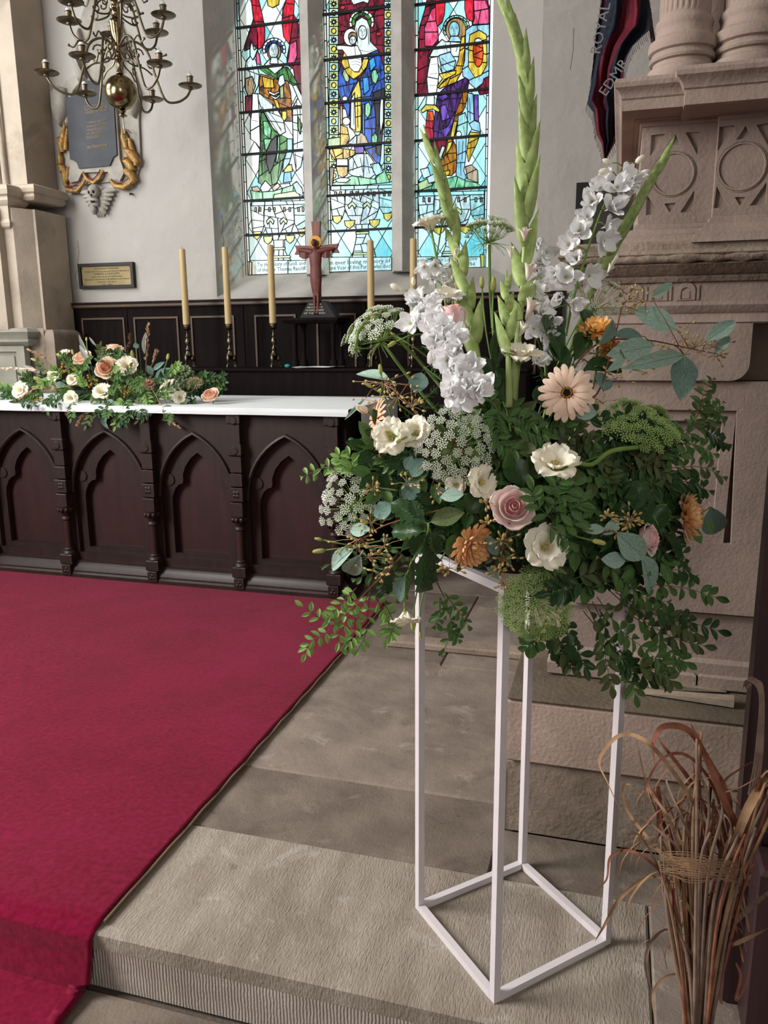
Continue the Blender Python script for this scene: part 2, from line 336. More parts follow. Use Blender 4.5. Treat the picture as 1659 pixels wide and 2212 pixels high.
# ---------------------------------------------------------------- left pier with moulded capital, arch springing above
P = thing('arch_pier', 'tall cream stone arch pier with moulded capital left of the wall tablet', 'pier', (-4.6, 5.1, 0))
xr = ony(85, 560, 5.12).x; xb = ony(118, 750, 5.05).x; zb = ony(100, 712, 5.05).z; zc0, zc1 = ony(60, 452, 5.1).z, ony(60, 392, 5.1).z
MB().box(xr-.34, 5.12, 0, xr, 5.455, zc0).build('shaft', M_cream, P)
MB().box(-4.88, 5.0, zb, xr-.1, 5.12, zc0).add([(xr-.1, 5.0, zb), (xr-.02, 5.12, zb), (xr-.1, 5.12, zb), (xr-.1, 5.0, zc0), (xr-.02, 5.12, zc0), (xr-.1, 5.12, zc0)], [(0, 1, 4, 3), (0, 2, 1), (3, 4, 5)]).build('shaft', M_cream, P)
MB().rings(-4.88, xr-.18, 4.94, 5.0, [(0, zb), (0, zc0)]).build('shaft', M_cream, P)
cap = [(0, 0), (.012, .01), (.018, .03), (.006, .05), (.01, .12), (.02, .125), (.034, .145), (.030, .165), (.045, .175), (.052, .2), (.045, .222), (.03, .23), (0, .235)]
kz = (zc1-zc0)/.235*1.0
w = MB(); w.rings(xr-.34, xr, 5.12, 5.4, [(o, zc0-.06+z*kz*1.25) for o, z in cap[4:]]); w.build('capital', M_cream, P, smooth=30)
w = MB(); w.rings(-4.82, xr-.12, 4.99, 5.12, [(o*1.2, zc0-.14+z*kz*1.6) for o, z in cap]); w.build('capital', M_cream, P, smooth=30)
xu = ony(45, 250, 5.16).x
w = MB(); w.box(xu-.15, 5.16, zc1-.02, xu, YW-.01, 5.38); w.build('arch_order', M_cream, P)
w = MB()
for k, (dx, r) in enumerate(((.17, .022), (.215, .03), (.27, .018), (.33, .04))):
    w.tube([(xu-dx-.002*j*j, 5.14-.02*k, zc1-.02+j*.28) for j in range(10)], r, 10)
w.box(-4.88, 5.14, zc1-.02, xu-.15, 5.2, 5.38); w.build('arch_moulding', M_cream, P, smooth=40)
w = MB()
for k in range(3): w.tube([(xu-.36-.05*k-.004*j*j, 5.03, zc1-.02+j*.22) for j in range(10)], .02, 8)
w.build('arch_rib', M_cream, P, smooth=40)
xb = ony(118, 750, 5.05).x; zb = ony(100, 712, 5.05).z
w = MB(); w.rings(-4.84, xb-.005, 5.06, 5.38, [(0, 0), (0, zb-.05), (-.01, zb-.02), (-.03, zb)]); w.build('pier_base', M_stone2, P, smooth=30)
w = MB(); w.rings(-4.84, xb-.09, 5.058, 5.062, [(0, 0), (0, zb-.05), (-.0, zb+.01)]); w.build('pier_base', M_stone2, P, smooth=30)
# chest tomb at the far left
xt = ony(58, 715, 4.93).x; zt = ony(20, 708, 4.93).z
Tm = thing('chest_tomb', 'grey green stone chest tomb with moulded lid at the left edge', 'tomb', (xt-.3, 4.97, 0))
M_gst = mat('grey_green_stone', '8b8a7c', .85, scale=6, bump=.3, bscale=60, col2='a39f92', k=.84)
MB().rings(-4.83, xt-.05, 4.985, 5.03, [(0, zt-.13), (.01, zt-.12), (.045, zt-.1), (.045, zt-.085), (.03, zt-.08), (.04, zt-.05), (.06, zt-.03), (.03, zt-.005), (0, zt)]).build('lid', M_gst, Tm, smooth=30)
zf0, zf1 = .3, zt-.17; xa_, xb_ = -4.85, xt-.07
w = MB().plate([(xa_, 0), (xb_, 0), (xb_, zt-.13), (xa_, zt-.13)], [[(xb_-.5, zf0), (xb_-.07, zf0), (xb_-.07, zf1), (xb_-.5, zf1)]], 4.965, 4.985); w.box(xa_, 4.985, 0, xb_, 5.02, zt-.13)
w.build('chest', M_gst, Tm)
MB().rings(xb_-.47, xb_-.1, 4.975, 4.985, [(0, zf0+.03), (0, zf1-.03)]).build('raised_panel', M_gst, Tm)

# ================================================================ stained glass
def glass(name, c, c2, var_sc=(11, 9, 3.2), thr=(.36, .60), alpha_dark=None):
    m = bpy.data.materials.new('glass_'+name); m.use_nodes = True; n = m.node_tree.nodes; L = m.node_tree.links
    n.remove(n['Principled BSDF']); t = n.new('ShaderNodeBsdfTransparent'); g = n.new('ShaderNodeBsdfGlossy'); g.inputs['Roughness'].default_value = .25
    mx = n.new('ShaderNodeMixShader'); mx.inputs['Fac'].default_value = .04
    tcn = n.new('ShaderNodeTexCoord'); mp = n.new('ShaderNodeMapping'); mp.inputs['Scale'].default_value = var_sc; L.new(tcn.outputs['Object'], mp.inputs['Vector'])
    no = n.new('ShaderNodeTexNoise'); no.inputs['Scale'].default_value = 3.; no.inputs['Detail'].default_value = 3; no.inputs['Distortion'].default_value = 1.2; L.new(mp.outputs['Vector'], no.inputs['Vector'])
    rp = n.new('ShaderNodeValToRGB'); rp.color_ramp.elements[0].position = thr[0]; rp.color_ramp.elements[1].position = thr[1]
    rp.color_ramp.elements[0].color = (*hx(c2), 1); rp.color_ramp.elements[1].color = (*hx(c), 1)
    L.new(no.outputs['Fac'], rp.inputs['Fac']); L.new(rp.outputs['Color'], t.inputs['Color'])
    L.new(t.outputs['BSDF'], mx.inputs[1]); L.new(g.outputs['BSDF'], mx.inputs[2]); L.new(mx.outputs['Shader'], n['Material Output'].inputs['Surface']); return m
GM = {k: glass(k, *v) for k, v in dict(
    W=('f6fbfa', 'e2f4f4'), A=('c4eef2', 'a4e2e6'), Q=('86d8da', '6cc6cc'), R=('ee2840', '8c0c24'), C=('8a1434', '240612'), K=('ea6496', 'c02c58'),
    G=('469640', '0a2614'), g=('98dcac', '38905c'), Y=('e2be3a', '966c18'), O=('c87c1c', '3c220c'), N=('b89c74', '6c4c34'), B=('1e60cc', '081444'),
    b=('3cacec', '2070b8'), D=('10182c', '06080f'), P=('5c2e82', '180820'), p=('7c58c0', '3c2078'), S=('e0ecea', '98acae'), F=('e4f0ec', 'b8d0ce'), H=('a88c5c', '584028'),
    J=('ec6024', 'a82810'), E=('ccd890', '8cac88'), T=('c8b494', '8c6c50'), M=('b8e4e0', '6ca4a4'), L=('ecd858', 'b89828'), U=('a8d6e4', '74b0c4')).items()}
def split(poly, amax, rnd):
    def ar(p): return abs(sum(p[i][0]*p[(i+1) % len(p)][1]-p[(i+1) % len(p)][0]*p[i][1] for i in range(len(p))))/2
    if ar(poly) <= amax or len(poly) < 3: return [poly]
    xs = [p[0] for p in poly]; ys = [p[1] for p in poly]; cx, cy = (min(xs)+max(xs))/2, (min(ys)+max(ys))/2
    cx += rnd.uniform(-.15, .15)*(max(xs)-min(xs)); cy += rnd.uniform(-.15, .15)*(max(ys)-min(ys))
    a = (0 if (max(ys)-min(ys)) > (max(xs)-min(xs)) else math.pi/2)+rnd.uniform(-.5, .5); nx, ny = math.sin(a), math.cos(a)
    out = []
    for sg in (1, -1):
        q = []
        for i in range(len(poly)):
            p0, p1 = poly[i], poly[(i+1) % len(poly)]; d0 = sg*((p0[0]-cx)*nx+(p0[1]-cy)*ny); d1 = sg*((p1[0]-cx)*nx+(p1[1]-cy)*ny)
            if d0 >= 0: q.append(p0)
            if d0*d1 < 0: t = d0/(d0-d1); q.append((p0[0]+(p1[0]-p0[0])*t, p0[1]+(p1[1]-p0[1])*t))
        if len(q) > 2: out += split(q, amax, rnd)
    return out
def ell(cx, cy, rx, ry, n=14, a0=0, a1=360): return [(cx+rx*math.cos(math.radians(a0+(a1-a0)*i/n)), cy-ry*math.sin(math.radians(a0+(a1-a0)*i/n))) for i in range(n if a1-a0 == 360 else n+1)]
def rct(x0, y0, x1, y1): return [(x0, y0), (x1, y0), (x1, y1), (x0, y1)]
def ring(cx, cy, r0, r1, n, a0, a1, m):
    out = []
    for i in range(n):
        s, e = a0+(a1-a0)*i/n, a0+(a1-a0)*(i+1)/n
        f = lambda r, a: (cx+r*math.cos(math.radians(a)), cy-r*math.sin(math.radians(a)))
        out.append((m, [f(r1, s), f(r1, (s+e)/2), f(r1, e), f(r0, e), f(r0, (s+e)/2), f(r0, s)]))
    return out
def pl(s): 
    v = [float(t) for t in s.split()]; return list(zip(v[::2], v[1::2]))
def window(num, xl, xr_, figs, bars, label_bg, ystep=62, xstep=43, border='W', skew=0.):
    'xl, xr_: photo columns of the light; everything is laid on the glass plane'
    x0, x1 = GX[num-1]; toX = lambda px, py: ony(px, py, YG)
    rnd = random.Random(num*11); top = -90
    root = bpy.data.objects.new('window_%d' % num, None); COL.objects.link(root); root.location = ((x0+x1)/2, YG, GZ0); W[root] = Matrix.Translation(root.location); root['kind'] = 'structure'
    polys = []                                            # (matcode, [(x,z)])
    pxm = lambda x: (x-x0)/(x1-x0)
    # plain quarries laid as a lattice in wall coordinates
    ql, qh = (x1-x0)/3.15, .235; nx = 9
    for i in range(-1, 9):
        for j in range(-2, 20):
            cx = x0+(i*.5)*ql+.02; cz = GZ0+(j+(.5 if i % 2 else 0))*qh
            code = 'W' if rnd.random() > (.12+.5*pxm(cx)+.35*(cz < 2.4)) else rnd.choice('AQA')  # blue sky behind clear panes is put into their tint, likelier right and low
            polys.append((code, [(cx-ql/2, cz), (cx, cz-qh/2), (cx+ql/2, cz), (cx, cz+qh/2)]))
    nb0 = len(polys)
    bw = .020
    for side in (0, 1):
        z = GZ0
        while z < GZ1:
            h = rnd.uniform(.07, .13); a = x0 if side == 0 else x1-bw*.7; c = a+(bw if side == 0 else bw*.7)
            if side == 0 or num != 2: polys.append(('W' if rnd.random() < .8 else 'A', [(a, z), (c, z), (c, z+h), (a, z+h)]))
            z += h
    for code, poly, amax in figs:
        w3 = [toX(px, py) for px, py in poly]; w2 = [(p.x, p.z) for p in w3]
        for q in split(w2, amax, rnd): polys.append((code, q))
    # clip to the light by adding its outline; triangles outside are dropped
    verts = []; faces = []
    for code, q in polys:
        if sum(q[i][0]*q[(i+1) % len(q)][1]-q[(i+1) % len(q)][0]*q[i][1] for i in range(len(q))) < 0: q = q[::-1]
        o = len(verts); verts += [Vector(p) for p in q]; faces.append(list(range(o, o+len(q))))
    o = len(verts); verts += [Vector(p) for p in ((x0, GZ0), (x1, GZ0), (x1, GZ1), (x0, GZ1))]; faces.append([o, o+1, o+2, o+3])
    ov, oe, of, _, _, off = geometry.delaunay_2d_cdt(verts, [], faces, 0, 1e-5, True)
    NF = len(faces)-1; owner = []
    for f, src in zip(of, off):
        c = sum((ov[i] for i in f), Vector((0, 0)))/3
        if not (x0 < c.x < x1 and GZ0 < c.y < GZ1): owner.append(-1); continue
        s = [k for k in src if k < NF]; owner.append(max(s) if s else -2)
    groups = {}; edges = {}
    for ti, (f, w_) in enumerate(zip(of, owner)):
        if w_ == -1: continue
        groups.setdefault(w_, []).append(f)
        for a, c in ((f[0], f[1]), (f[1], f[2]), (f[2], f[0])): edges.setdefault((min(a, c), max(a, c)), []).append(w_)
    small = []; n = 0
    area_ = lambda fs: sum(abs((ov[f[1]]-ov[f[0]]).cross(ov[f[2]]-ov[f[0]])) if False else abs((ov[f[1]].x-ov[f[0]].x)*(ov[f[2]].y-ov[f[0]].y)-(ov[f[2]].x-ov[f[0]].x)*(ov[f[1]].y-ov[f[0]].y)) for f in fs)/2
    order = sorted(groups.items(), key=lambda kv: -area_(kv[1]))
    for w_, fs in order:
        code = polys[w_][0] if w_ >= 0 else 'W'
        idx = sorted({i for f in fs for i in f}); mp = {k: i for i, k in enumerate(idx)}
        vv = [(ov[i].x, YG, ov[i].y) for i in idx]; ff = [tuple(mp[i] for i in f) for f in fs]
        if n < 290 and area_(fs) > .00012: MB().add(vv, ff).build('glass_pane', GM[code], root); n += 1
        else: small.append((vv, ff, code))
    codes = sorted({s[2] for s in small})
    if small:
        w = MB()
        for vv, ff, code in small: w.add(vv, ff, codes.index(code))
        w.build('small_glass', [GM[c] for c in codes], root, kind='stuff')
    w = MB(); hw, hd = .0024, .004
    for (a, c), ow in edges.items():
        if len(set(ow)) == 1 and len(ow) > 1: continue
        pa, pc = ov[a], ov[c]; d = pc-pa
        if d.length < 1e-6: continue
        d = d.normalized()*1.0; nn = Vector((-d.y, d.x))*(hw if min(ow) >= nb0 or max(ow) >= nb0 else hw*.75)
        pa = pa-d*hw*.5; pc = pc+d*hw*.5
        q = [pa-nn, pa+nn, pc+nn, pc-nn]
        w.add([(p.x, YG-hd, p.y) for p in q]+[(p.x, YG+hd, p.y) for p in q], [(0, 1, 2, 3), (7, 6, 5, 4), (0, 4, 5, 1), (2, 6, 7, 3)])
    w.build('lead_lattice', M_lead, root, kind='stuff')
    for (ya, xa, yb, xb2) in bars:
        p = (toX(xa, ya).z+toX(xb2, yb).z)/2
        MB().box(x0, YG-.022, p-.008, x1, YG-.006, p+.008).build('saddle_bar', M_lead, root)
    # flat painted work: inscription
    return root
def F(code, s, a=.012): return (code, pl(s) if isinstance(s, str) else s, a)
def FR(lst): return [(c, p, 1.) for c, p in lst]
def pedestal(xa, xb, y0, yb, col, lx):
    'canopied bracket of white glass with gold pendants; xa..xb photo columns, y0 top, yb foot'
    w = xb-xa; o = []
    X = lambda t: xa+w*t
    o.append(F('F', [(X(0), y0+4), (X(.26), y0+1), (X(.24), y0+25), (X(.25), y0+50), (X(.2), y0+72), (X(.05), y0+74), (X(.02), y0+40)], .006))
    o.append(F('S', [(X(.26), y0+1), (X(.78), y0), (X(.80), y0+45), (X(.74), y0+68), (X(.62), y0+84), (X(.42), y0+85), (X(.3), y0+68), (X(.24), y0+48)], .006))
    o.append(F('M', [(X(.78), y0), (X(1), y0-1), (X(1), y0+55), (X(.88), y0+66), (X(.8), y0+48)], .006))
    o.append(F('A', [(X(.02), y0+1), (X(1), y0-2), (X(1), y0+6), (X(.02), y0+10)], .004))
    for t, yy, r in ((.12, 72, .075), (.32, 82, .085), (.72, 80, .085), (.93, 66, .07)):
        o.append(F('L', [(X(t-r), y0+yy-6), (X(t+r), y0+yy-7), (X(t+r*.8), y0+yy+4), (X(t), y0+yy+11), (X(t-r*.8), y0+yy+5)], 1))
    o.append(F('F', [(X(.42), y0+84), (X(.62), y0+83), (X(.62), y0+105), (X(.68), y0+120), (X(.74), yb-1), (X(.36), yb), (X(.42), y0+118), (X(.43), y0+105)], .005))
    o.append(F('E', [(X(.42), y0+100), (X(.63), y0+99), (X(.63), y0+104), (X(.42), y0+105)], 1))
    o.append(F('E', [(X(.38), yb-10), (X(.72), yb-11), (X(.73), yb-6), (X(.37), yb-5)], 1))
    for t in (.08, .16, .33, .42, .6, .7, .86, .94):
        o.append(F('N', rct(X(t), y0+13, X(t+.03), y0+22), 1))
    for t in (.36, .6):
        o.append(F('E', [(X(t-.07), y0+42), (X(t), y0+34), (X(t+.07), y0+42), (X(t+.05), y0+50), (X(t), y0+42), (X(t-.05), y0+50)], 1))
    return o
def scroll(xa, xb, y0, y1, n):
    o = []
    for i in range(n):
        a = xa+(xb-xa)*i/n; c = xa+(xb-xa)*(i+1)/n
        o.append(F('F', [(a, y0), (c, y0-2/n), (c, y1-2), (a, y1)], 1))
    return o
left = [
 F('R', '543 -40 559 -40 559 0 566 30 572 60 572 88 566 103 557 107 556 70 548 45 545 20 543 0'),
 F('C', '548 40 556 70 557 108 541 92 540 110 530 150 528 100 538 70'), F('K', '556 107 561 122 564 140 554 138 553 120'),
 F('R', '618 -40 636 -40 636 0 634 30 630 60 628 85 624 95 613 80 609 50 611 20 618 0'),
 F('C', '634 30 642 45 654 75 657 230 640 190 634 150 620 140 620 125 626 95 630 60', 0.0171), F('K', '626 95 640 88 642 120 636 135 620 137 624 122'),
 F('L', '577 -12 603 -12 603 0 602 10 589 17 579 12 577 0'), F('C', '530 208 545 204 543 258 536 240 530 243')]
left += FR(ring(592, 107, 19, 25, 10, -20, 200, 'W'))+FR(ring(592, 107, 14, 19.5, 5, -20, 200, 'B'))
left += [F('H', ell(592, 112, 15, 20), 1), F('F', '571 140 582 128 602 128 615 138 600 160 594 160'), F('S', ell(591, 110, 10.5, 17), 1), F('F', '585 124 599 124 601 138 583 138', 1),
 F('G', '559 143 570 142 594 160 612 145 622 145 640 175 654 210 640 190 625 180 600 170 575 160 562 150', 0.0076),
 F('F', '540 122 552 128 556 145 560 160 558 185 548 205 536 208 529 190 529 150 532 132', 0.0152), F('F', '542 93 545 93 549 108 556 103 557 106 551 122 546 130 540 120 540 105', 1),
 F('T', '530 170 545 165 552 185 545 205 536 207 530 192', 1),
 F('O', '563 160 575 163 600 172 622 175 628 200 632 262 610 262 598 232 575 212 560 200 560 175', 0.0114),
 F('Y', '566 165 590 172 592 190 570 190', 1), F('Y', '590 212 600 218 606 236 597 232', 1), F('W', '580 196 592 202 604 196 604 200 592 207 580 201', 1), F('W', '584 205 596 210 606 202 606 207 596 215 586 210', 1),
 F('F', '555 202 562 203 575 215 598 235 612 258 617 285 605 292 588 275 575 250 563 230 558 215', 0.0095),
 F('L', '609 240 619 240 620 255 614 262 609 255', 1), F('E', '604 184 612 184 613 212 605 212', 1), F('F', '603 165 612 160 616 180 606 188 600 180', 1),
 F('W', '545 202 557 203 560 240 562 300 563 322 552 308 541 300 541 262 544 240', 0.0095),
 F('G', '563 235 568 240 578 260 590 278 605 293 622 285 622 325 612 345 606 375 598 395 585 402 575 392 568 400 558 395 560 350 563 300', 0.0114),
 F('g', '568 262 578 262 586 280 584 300 570 290', 1), F('g', '570 300 586 300 588 318 580 330 572 322', 1), F('D', '585 305 598 292 598 330 590 360 582 375 575 350 576 325', 0.019),
 F('g', '600 295 604 294 604 330 599 352 596 348 599 325', 1),
 F('T', '543 405 556 402 563 412 548 416', 1), F('F', '562 405 573 390 587 405 580 413 566 415', 1), F('T', '587 405 600 395 606 402 592 414', 1),
 F('b', '614 373 628 370 630 392 612 395', 0.0057), F('Y', '612 360 630 355 632 370 614 373', 1), F('U', '620 300 632 300 632 328 625 352 610 372 612 350 620 325', 0.0076),
 F('F', '632 232 650 200 657 235 656 330 650 360 640 370 634 330 632 262', 0.0095), F('F', '632 185 640 183 656 215 656 235 645 215', 0.0076), F('G', '643 250 653 270 648 290 643 275', 1),
 F('F', '604 398 626 396 628 408 612 412', 1),
 F('g', '541 411 560 415 590 413 632 400 640 392 652 405 654 427 545 432', 0.0114), F('E', '592 420 640 412 650 426 590 430', 0.0114), F('M', '632 398 642 392 653 408 655 424 640 416', 1)]
left += pedestal(541, 660, 435, 563, 0, 0)+scroll(540, 663, 563, 594, 3)+[F('L', '538 566 544 566 544 594 538 594', 1)]
cen = []
for k in range(26):
    y = -60+k*19.5
    if y < 375:
        cen.append(F(('E', 'M', 'E')[k % 3], rct(711, y, 731, y+19.5), 1)); cen.append(F(('M', 'E', 'M')[k % 3], rct(830, y+4, 849, y+23), 1))
        for cxx, yy in ((721, y+10), (839, y+14)):
            star = []
            for q in range(16): r = 7 if q % 2 == 0 else 2.6; star.append((cxx+r*math.cos(q*math.pi/8), yy+r*math.sin(q*math.pi/8)))
            cen.append(F('W' if k % 2 else 'L', star if k % 2 else ell(cxx, yy, 5, 6, 8), 1))
cen += [F('C', rct(731, -60, 830, 235), .008)]
for q in range(10): cen.append(F('R', ell(740+(q*37) % 85, 16+(q*53) % 105, 6, 5, 7), 1))
cen += [F('F', '758 -30 798 -30 798 0 795 8 785 4 772 8 764 11 758 0', 0.019)]+FR(ring(781, 48, 21, 27, 9, -25, 205, 'W'))+FR(ring(781, 48, 14, 21.5, 5, -25, 205, 'G'))
cen += [F('F', '766 60 769 46 781 37 793 44 799 60 800 90 815 105 819 112 800 122 790 128 770 120 768 96', 0.038), F('S', ell(783, 70, 9.5, 15), 1), F('W', ell(757, 80, 15, 19), 1), F('H', ell(762, 80, 9.5, 11), 1), F('S', ell(762, 87, 7.5, 9.5), 1),
 F('B', '792 118 815 108 822 120 830 150 832 200 830 260 825 300 822 340 818 372 800 345 785 320 782 290 782 250 778 200 778 170 792 147 797 127', 0.0133),
 F('B', '736 140 748 160 764 172 772 170 768 200 758 220 752 260 748 240 735 215 730 190 731 160', 0.0095),
 F('D', '806 200 830 190 829 262 822 338 812 330 812 262', 0.0152), F('b', '783 168 796 166 798 195 786 205', 1), F('b', '797 130 808 122 812 142 800 155', 1), F('b', '783 225 787 225 787 300 783 290', 1),
 F('E', '742 150 748 150 755 170 752 178 746 175 740 160', 1), F('g', '805 152 812 150 818 165 812 182 804 175 802 160', 1), F('g', '789 225 796 220 801 230 800 245 795 255 788 247', 1), F('g', '803 295 810 286 816 296 814 310 803 308', 1),
 F('L', '743 112 752 110 750 125 757 145 765 155 775 155 780 140 785 127 797 127 792 145 778 162 764 171 750 160 737 135', 0.0057),
 F('W', '742 98 760 100 772 98 780 115 782 140 775 155 765 155 755 145 750 122 740 108 728 108 727 98', 0.038),
 F('L', '760 200 775 172 780 200 780 280 778 285 765 285 755 275 756 240', 0.0076), F('W', '758 215 766 200 768 282 757 276', 1),
 F('W', ell(745, 213, 6, 6, 8), 1), F('W', ell(748, 262, 9, 9, 9), 1), F('N', '734 228 740 228 740 270 735 268', 1),
 F('Y', '735 270 750 275 755 300 745 318 735 318', 0.0057), F('E', '708 300 735 296 735 322 708 322', 1), F('Y', '712 322 735 320 768 325 765 335 740 347 725 347 712 330', 0.0038),
 F('S', '750 310 771 290 770 313', 1), F('T', '771 292 779 285 790 295 797 312 770 313', 1), F('p', '765 316 786 316 786 330 768 332', 1), F('W', '765 285 780 285 775 292 768 292', 1),
 F('T', '785 317 795 328 812 350 825 357 815 359 800 347', 0.0057), F('W', '821 215 828 212 828 262 822 290 820 262', 1),
 F('S', '753 345 770 332 795 332 808 350 812 375 800 385 792 390 780 380 775 382 763 380 753 375', 0.0076),
 F('g', '715 397 760 380 810 387 830 365 842 394 780 400 718 400', 0.0095), F('M', '800 355 818 352 828 372 812 380', 1),
 F('F', '727 343 751 343 752 358 727 358', 1), F('Y', '726 360 752 360 750 378 740 384 730 378', 1), F('W', '724 388 735 384 748 384 757 388 748 394 730 394', 1), F('O', '712 362 722 362 718 402 712 402', 1)]
cen += pedestal(712, 847, 401, 556, 0, 0)+scroll(709, 846, 556, 588, 3)
rgt = [F('C', '922 -60 945 -60 945 0 942 45 945 80 948 90 938 100 925 125 915 150 903 165 906 60 918 20 922 0', 0.0114), F('C', '903 110 925 108 930 150 925 207 901 207', 0.0114),
 F('K', '932 20 942 15 942 40 946 60 947 85 935 100 918 100 917 60', 0.0076), F('R', '941 -60 962 -60 962 0 960 30 955 48 945 57 941 45 941 0', 0.0114), F('C', '1020 -60 1052 -60 1052 0 1062 25 1062 200 1036 205 1020 160 1020 50', 0.0152),
 F('R', '1004 -60 1023 -60 1023 40 1020 47 1008 40 1004 20', 0.0114), F('K', '1023 0 1048 0 1056 20 1056 52 1020 53 1025 40', 0.0076)]
rgt += FR(ring(986, 62, 24, 29, 11, -30, 210, 'M'))+FR(ring(986, 62, 19, 24.5, 6, -30, 210, 'g'))
rgt += [F('H', ell(985, 65, 22, 26, 18), 1), F('U', ell(981, 64, 11.5, 18), 1), F('U', '974 78 990 78 998 90 968 91', 1),
 F('F', '937 103 955 85 962 90 975 90 998 92 1003 120 990 140 985 165 965 180 950 190 945 170 945 125 930 130 925 128', 0.0114), F('U', '948 120 972 112 985 132 980 150 955 158', 0.0076),
 F('W', '930 125 945 122 948 160 946 180 942 205 925 205 922 170 925 150', 0.0095), F('W', '922 207 938 206 938 225 930 232 920 226', 1),
 F('P', '945 205 960 190 985 178 1005 168 1013 175 1008 210 995 250 985 290 965 330 945 345 935 330 935 300 940 240', 0.0095), F('p', '950 230 962 225 972 255 955 262', 1), F('p', '952 280 965 275 972 262 978 250 984 240 978 275 960 300', 1), F('p', '945 208 962 203 972 208 955 218', 1),
 F('C', '918 305 966 300 958 330 946 345 930 320', 0.0095),
 F('Y', '997 80 1004 78 1004 110 1000 150 985 178 960 187 950 192 945 188 965 172 980 155 990 130', 0.0057), F('L', '948 160 985 152 984 160 960 172 946 190 944 186 956 170', 0.0076),
 F('O', '1003 190 1013 195 1005 230 990 260 980 300 972 320 962 345 955 340 968 300 982 250 995 215', 0.0047), F('L', '980 262 988 262 980 300 972 298', 1), F('L', '968 308 978 305 966 340 960 338', 1),
 F('U', '1006 65 1020 55 1057 52 1056 165 1045 170 1043 180 1028 192 1014 180 1012 172 1000 165 998 150 1004 130', 0.0152), F('L', '1015 75 1035 65 1051 75 1052 140 1040 162 1026 168 1012 145 1012 100', 0.0095), F('J', ell(1033, 114, 11, 31, 14), .004), F('F', ell(1033, 88, 8, 6, 8), 1),
 F('L', '909 238 920 226 940 227 950 238 948 243 935 236 922 238 912 244', 1), F('J', '923 240 935 240 938 258 935 262 921 260', 1), F('R', '921 260 936 262 935 275 937 300 920 300 919 280', 0.0038),
 F('M', '990 250 1005 243 1010 260 1008 297 986 300 987 280', 0.0076), F('W', ell(991, 290, 6, 7, 8), 1), F('U', '985 300 1007 298 1006 340 1002 370 1008 385 1000 391 988 389 985 375 987 340', 0.0076),
 F('U', '1010 200 1022 203 1024 260 1036 265 1038 285 1020 280 1010 260', 0.0057), F('p', '1024 205 1033 205 1034 262 1025 260', 0.0057),
 F('O', '950 350 970 325 980 305 985 315 987 345 985 370 975 380 955 378 950 365', 0.0057), F('Y', '958 370 972 368 970 378 958 380', 1), F('Y', '1015 285 1038 287 1030 310 1012 350 1008 330', 0.0038), F('S', '955 315 962 318 950 350 944 345', 1),
 F('g', '903 412 905 392 930 397 985 380 1005 390 1030 395 1045 407 905 416', 0.0095), F('E', '903 396 925 385 935 400 905 412', 1), F('T', '1005 360 1018 356 1032 368 1033 395 1010 387', 0.0057), F('F', '908 366 925 362 930 380 915 386', 1), F('F', '922 384 936 376 940 392 926 396', 1)]
rgt += pedestal(902, 1046, 414, 553, 0, 0)+scroll(896, 1046, 555, 588, 4)+[F('L', '1037 550 1046 550 1046 584 1040 584', 1)]
w1 = window(1, 523, 658, left, [(63, 523, 43, 656), (153, 525, 135, 654), (245, 526, 232, 656), (336, 529, 324, 658), (434, 533, 428, 658), (509, 535, 503, 661), (-30, 523, -50, 656)], 'W')
w2 = window(2, 705, 848, cen, [(33, 705, 15, 849), (130, 705, 117, 849), (225, 706, 211, 848), (319, 706, 309, 848), (425, 709, 415, 843), (500, 710, 495, 844), (-60, 705, -78, 849)], 'W')
w3 = window(3, 897, 1054, rgt, [(11, 902, -6, 1056), (110, 902, 92, 1058), (208, 900, 193, 1055), (305, 898, 294, 1050), (415, 895, 405, 1046), (493, 894, 485, 1045)], 'W')
M_ink = mat('vitreous_paint', '3a3228', 1.52)
def painted(win, s, px, px2, py, size):
    p = ony(px, py, YG-.006); q = ony(px2, py, YG-.006); return text('painted_lettering', s, (p.x, YG-.006, p.z), size, M_ink, win, align='LEFT', depth=.0003, fit=q.x-p.x)
painted(w1, 'To the Glory of God, and', 556, 660, 576, .042); painted(w1, 'of the late Thomas Ratcliff', 556, 660, 587, .040)
painted(w2, 'in ever loving memory of', 711, 843, 572, .042); painted(w2, 'late Vicar of this Parish who died', 711, 843, 583, .040)
painted(w3, 'Jesus Christ our Lord, this Window', 899, 1032, 567, .042); painted(w3, 'was placed here A.D. 1894.', 899, 1028, 579, .040)
def feat(win, px, py, s):
    'painted face: brows, eyes, nose, mouth, in dark enamel strokes'
    w = MB(); Yp = YG-.003
    def st(pts, r): w.tube([(lambda q: (q.x, Yp, q.z))(ony(px+a*s, py+b_*s, Yp)) for a, b_ in pts], r, 4, flat=.3)
    for k in (-1, 1):
        st([(k*1.5, -3), (k*3.5, -4), (k*6, -3)], .0024); st([(k*2.2, -1), (k*3.7, -1.8), (k*5.4, -1)], .0032); st([(k*2.4, .1), (k*3.7, .5), (k*5.2, .1)], .0012)
    st([(-.8, -2), (-1.0, 3), (0, 4.6), (1.3, 4)], .0022); st([(-2.6, 7.5), (-1, 7), (0, 7.3), (1, 7), (2.4, 7.5)], .003); st([(-1.3, 9.2), (0, 9.6), (1.3, 9.2)], .0012)
    w.build('painted_face', M_ink, win)
feat(w1, 591, 109, 1.15); feat(w2, 783, 68, 1.1); feat(w2, 762, 87, .8); feat(w3, 981, 63, 1.4)
def strokes(win, lines, r=.0026, m=None):
    w = MB(); Yp = YG-.003
    for l in lines: w.tube([(lambda q: (q.x, Yp, q.z))(ony(a, b_, Yp)) for a, b_ in pl(l)], r, 4, flat=.3)
    w.build('painted_folds', m or M_ink, win)
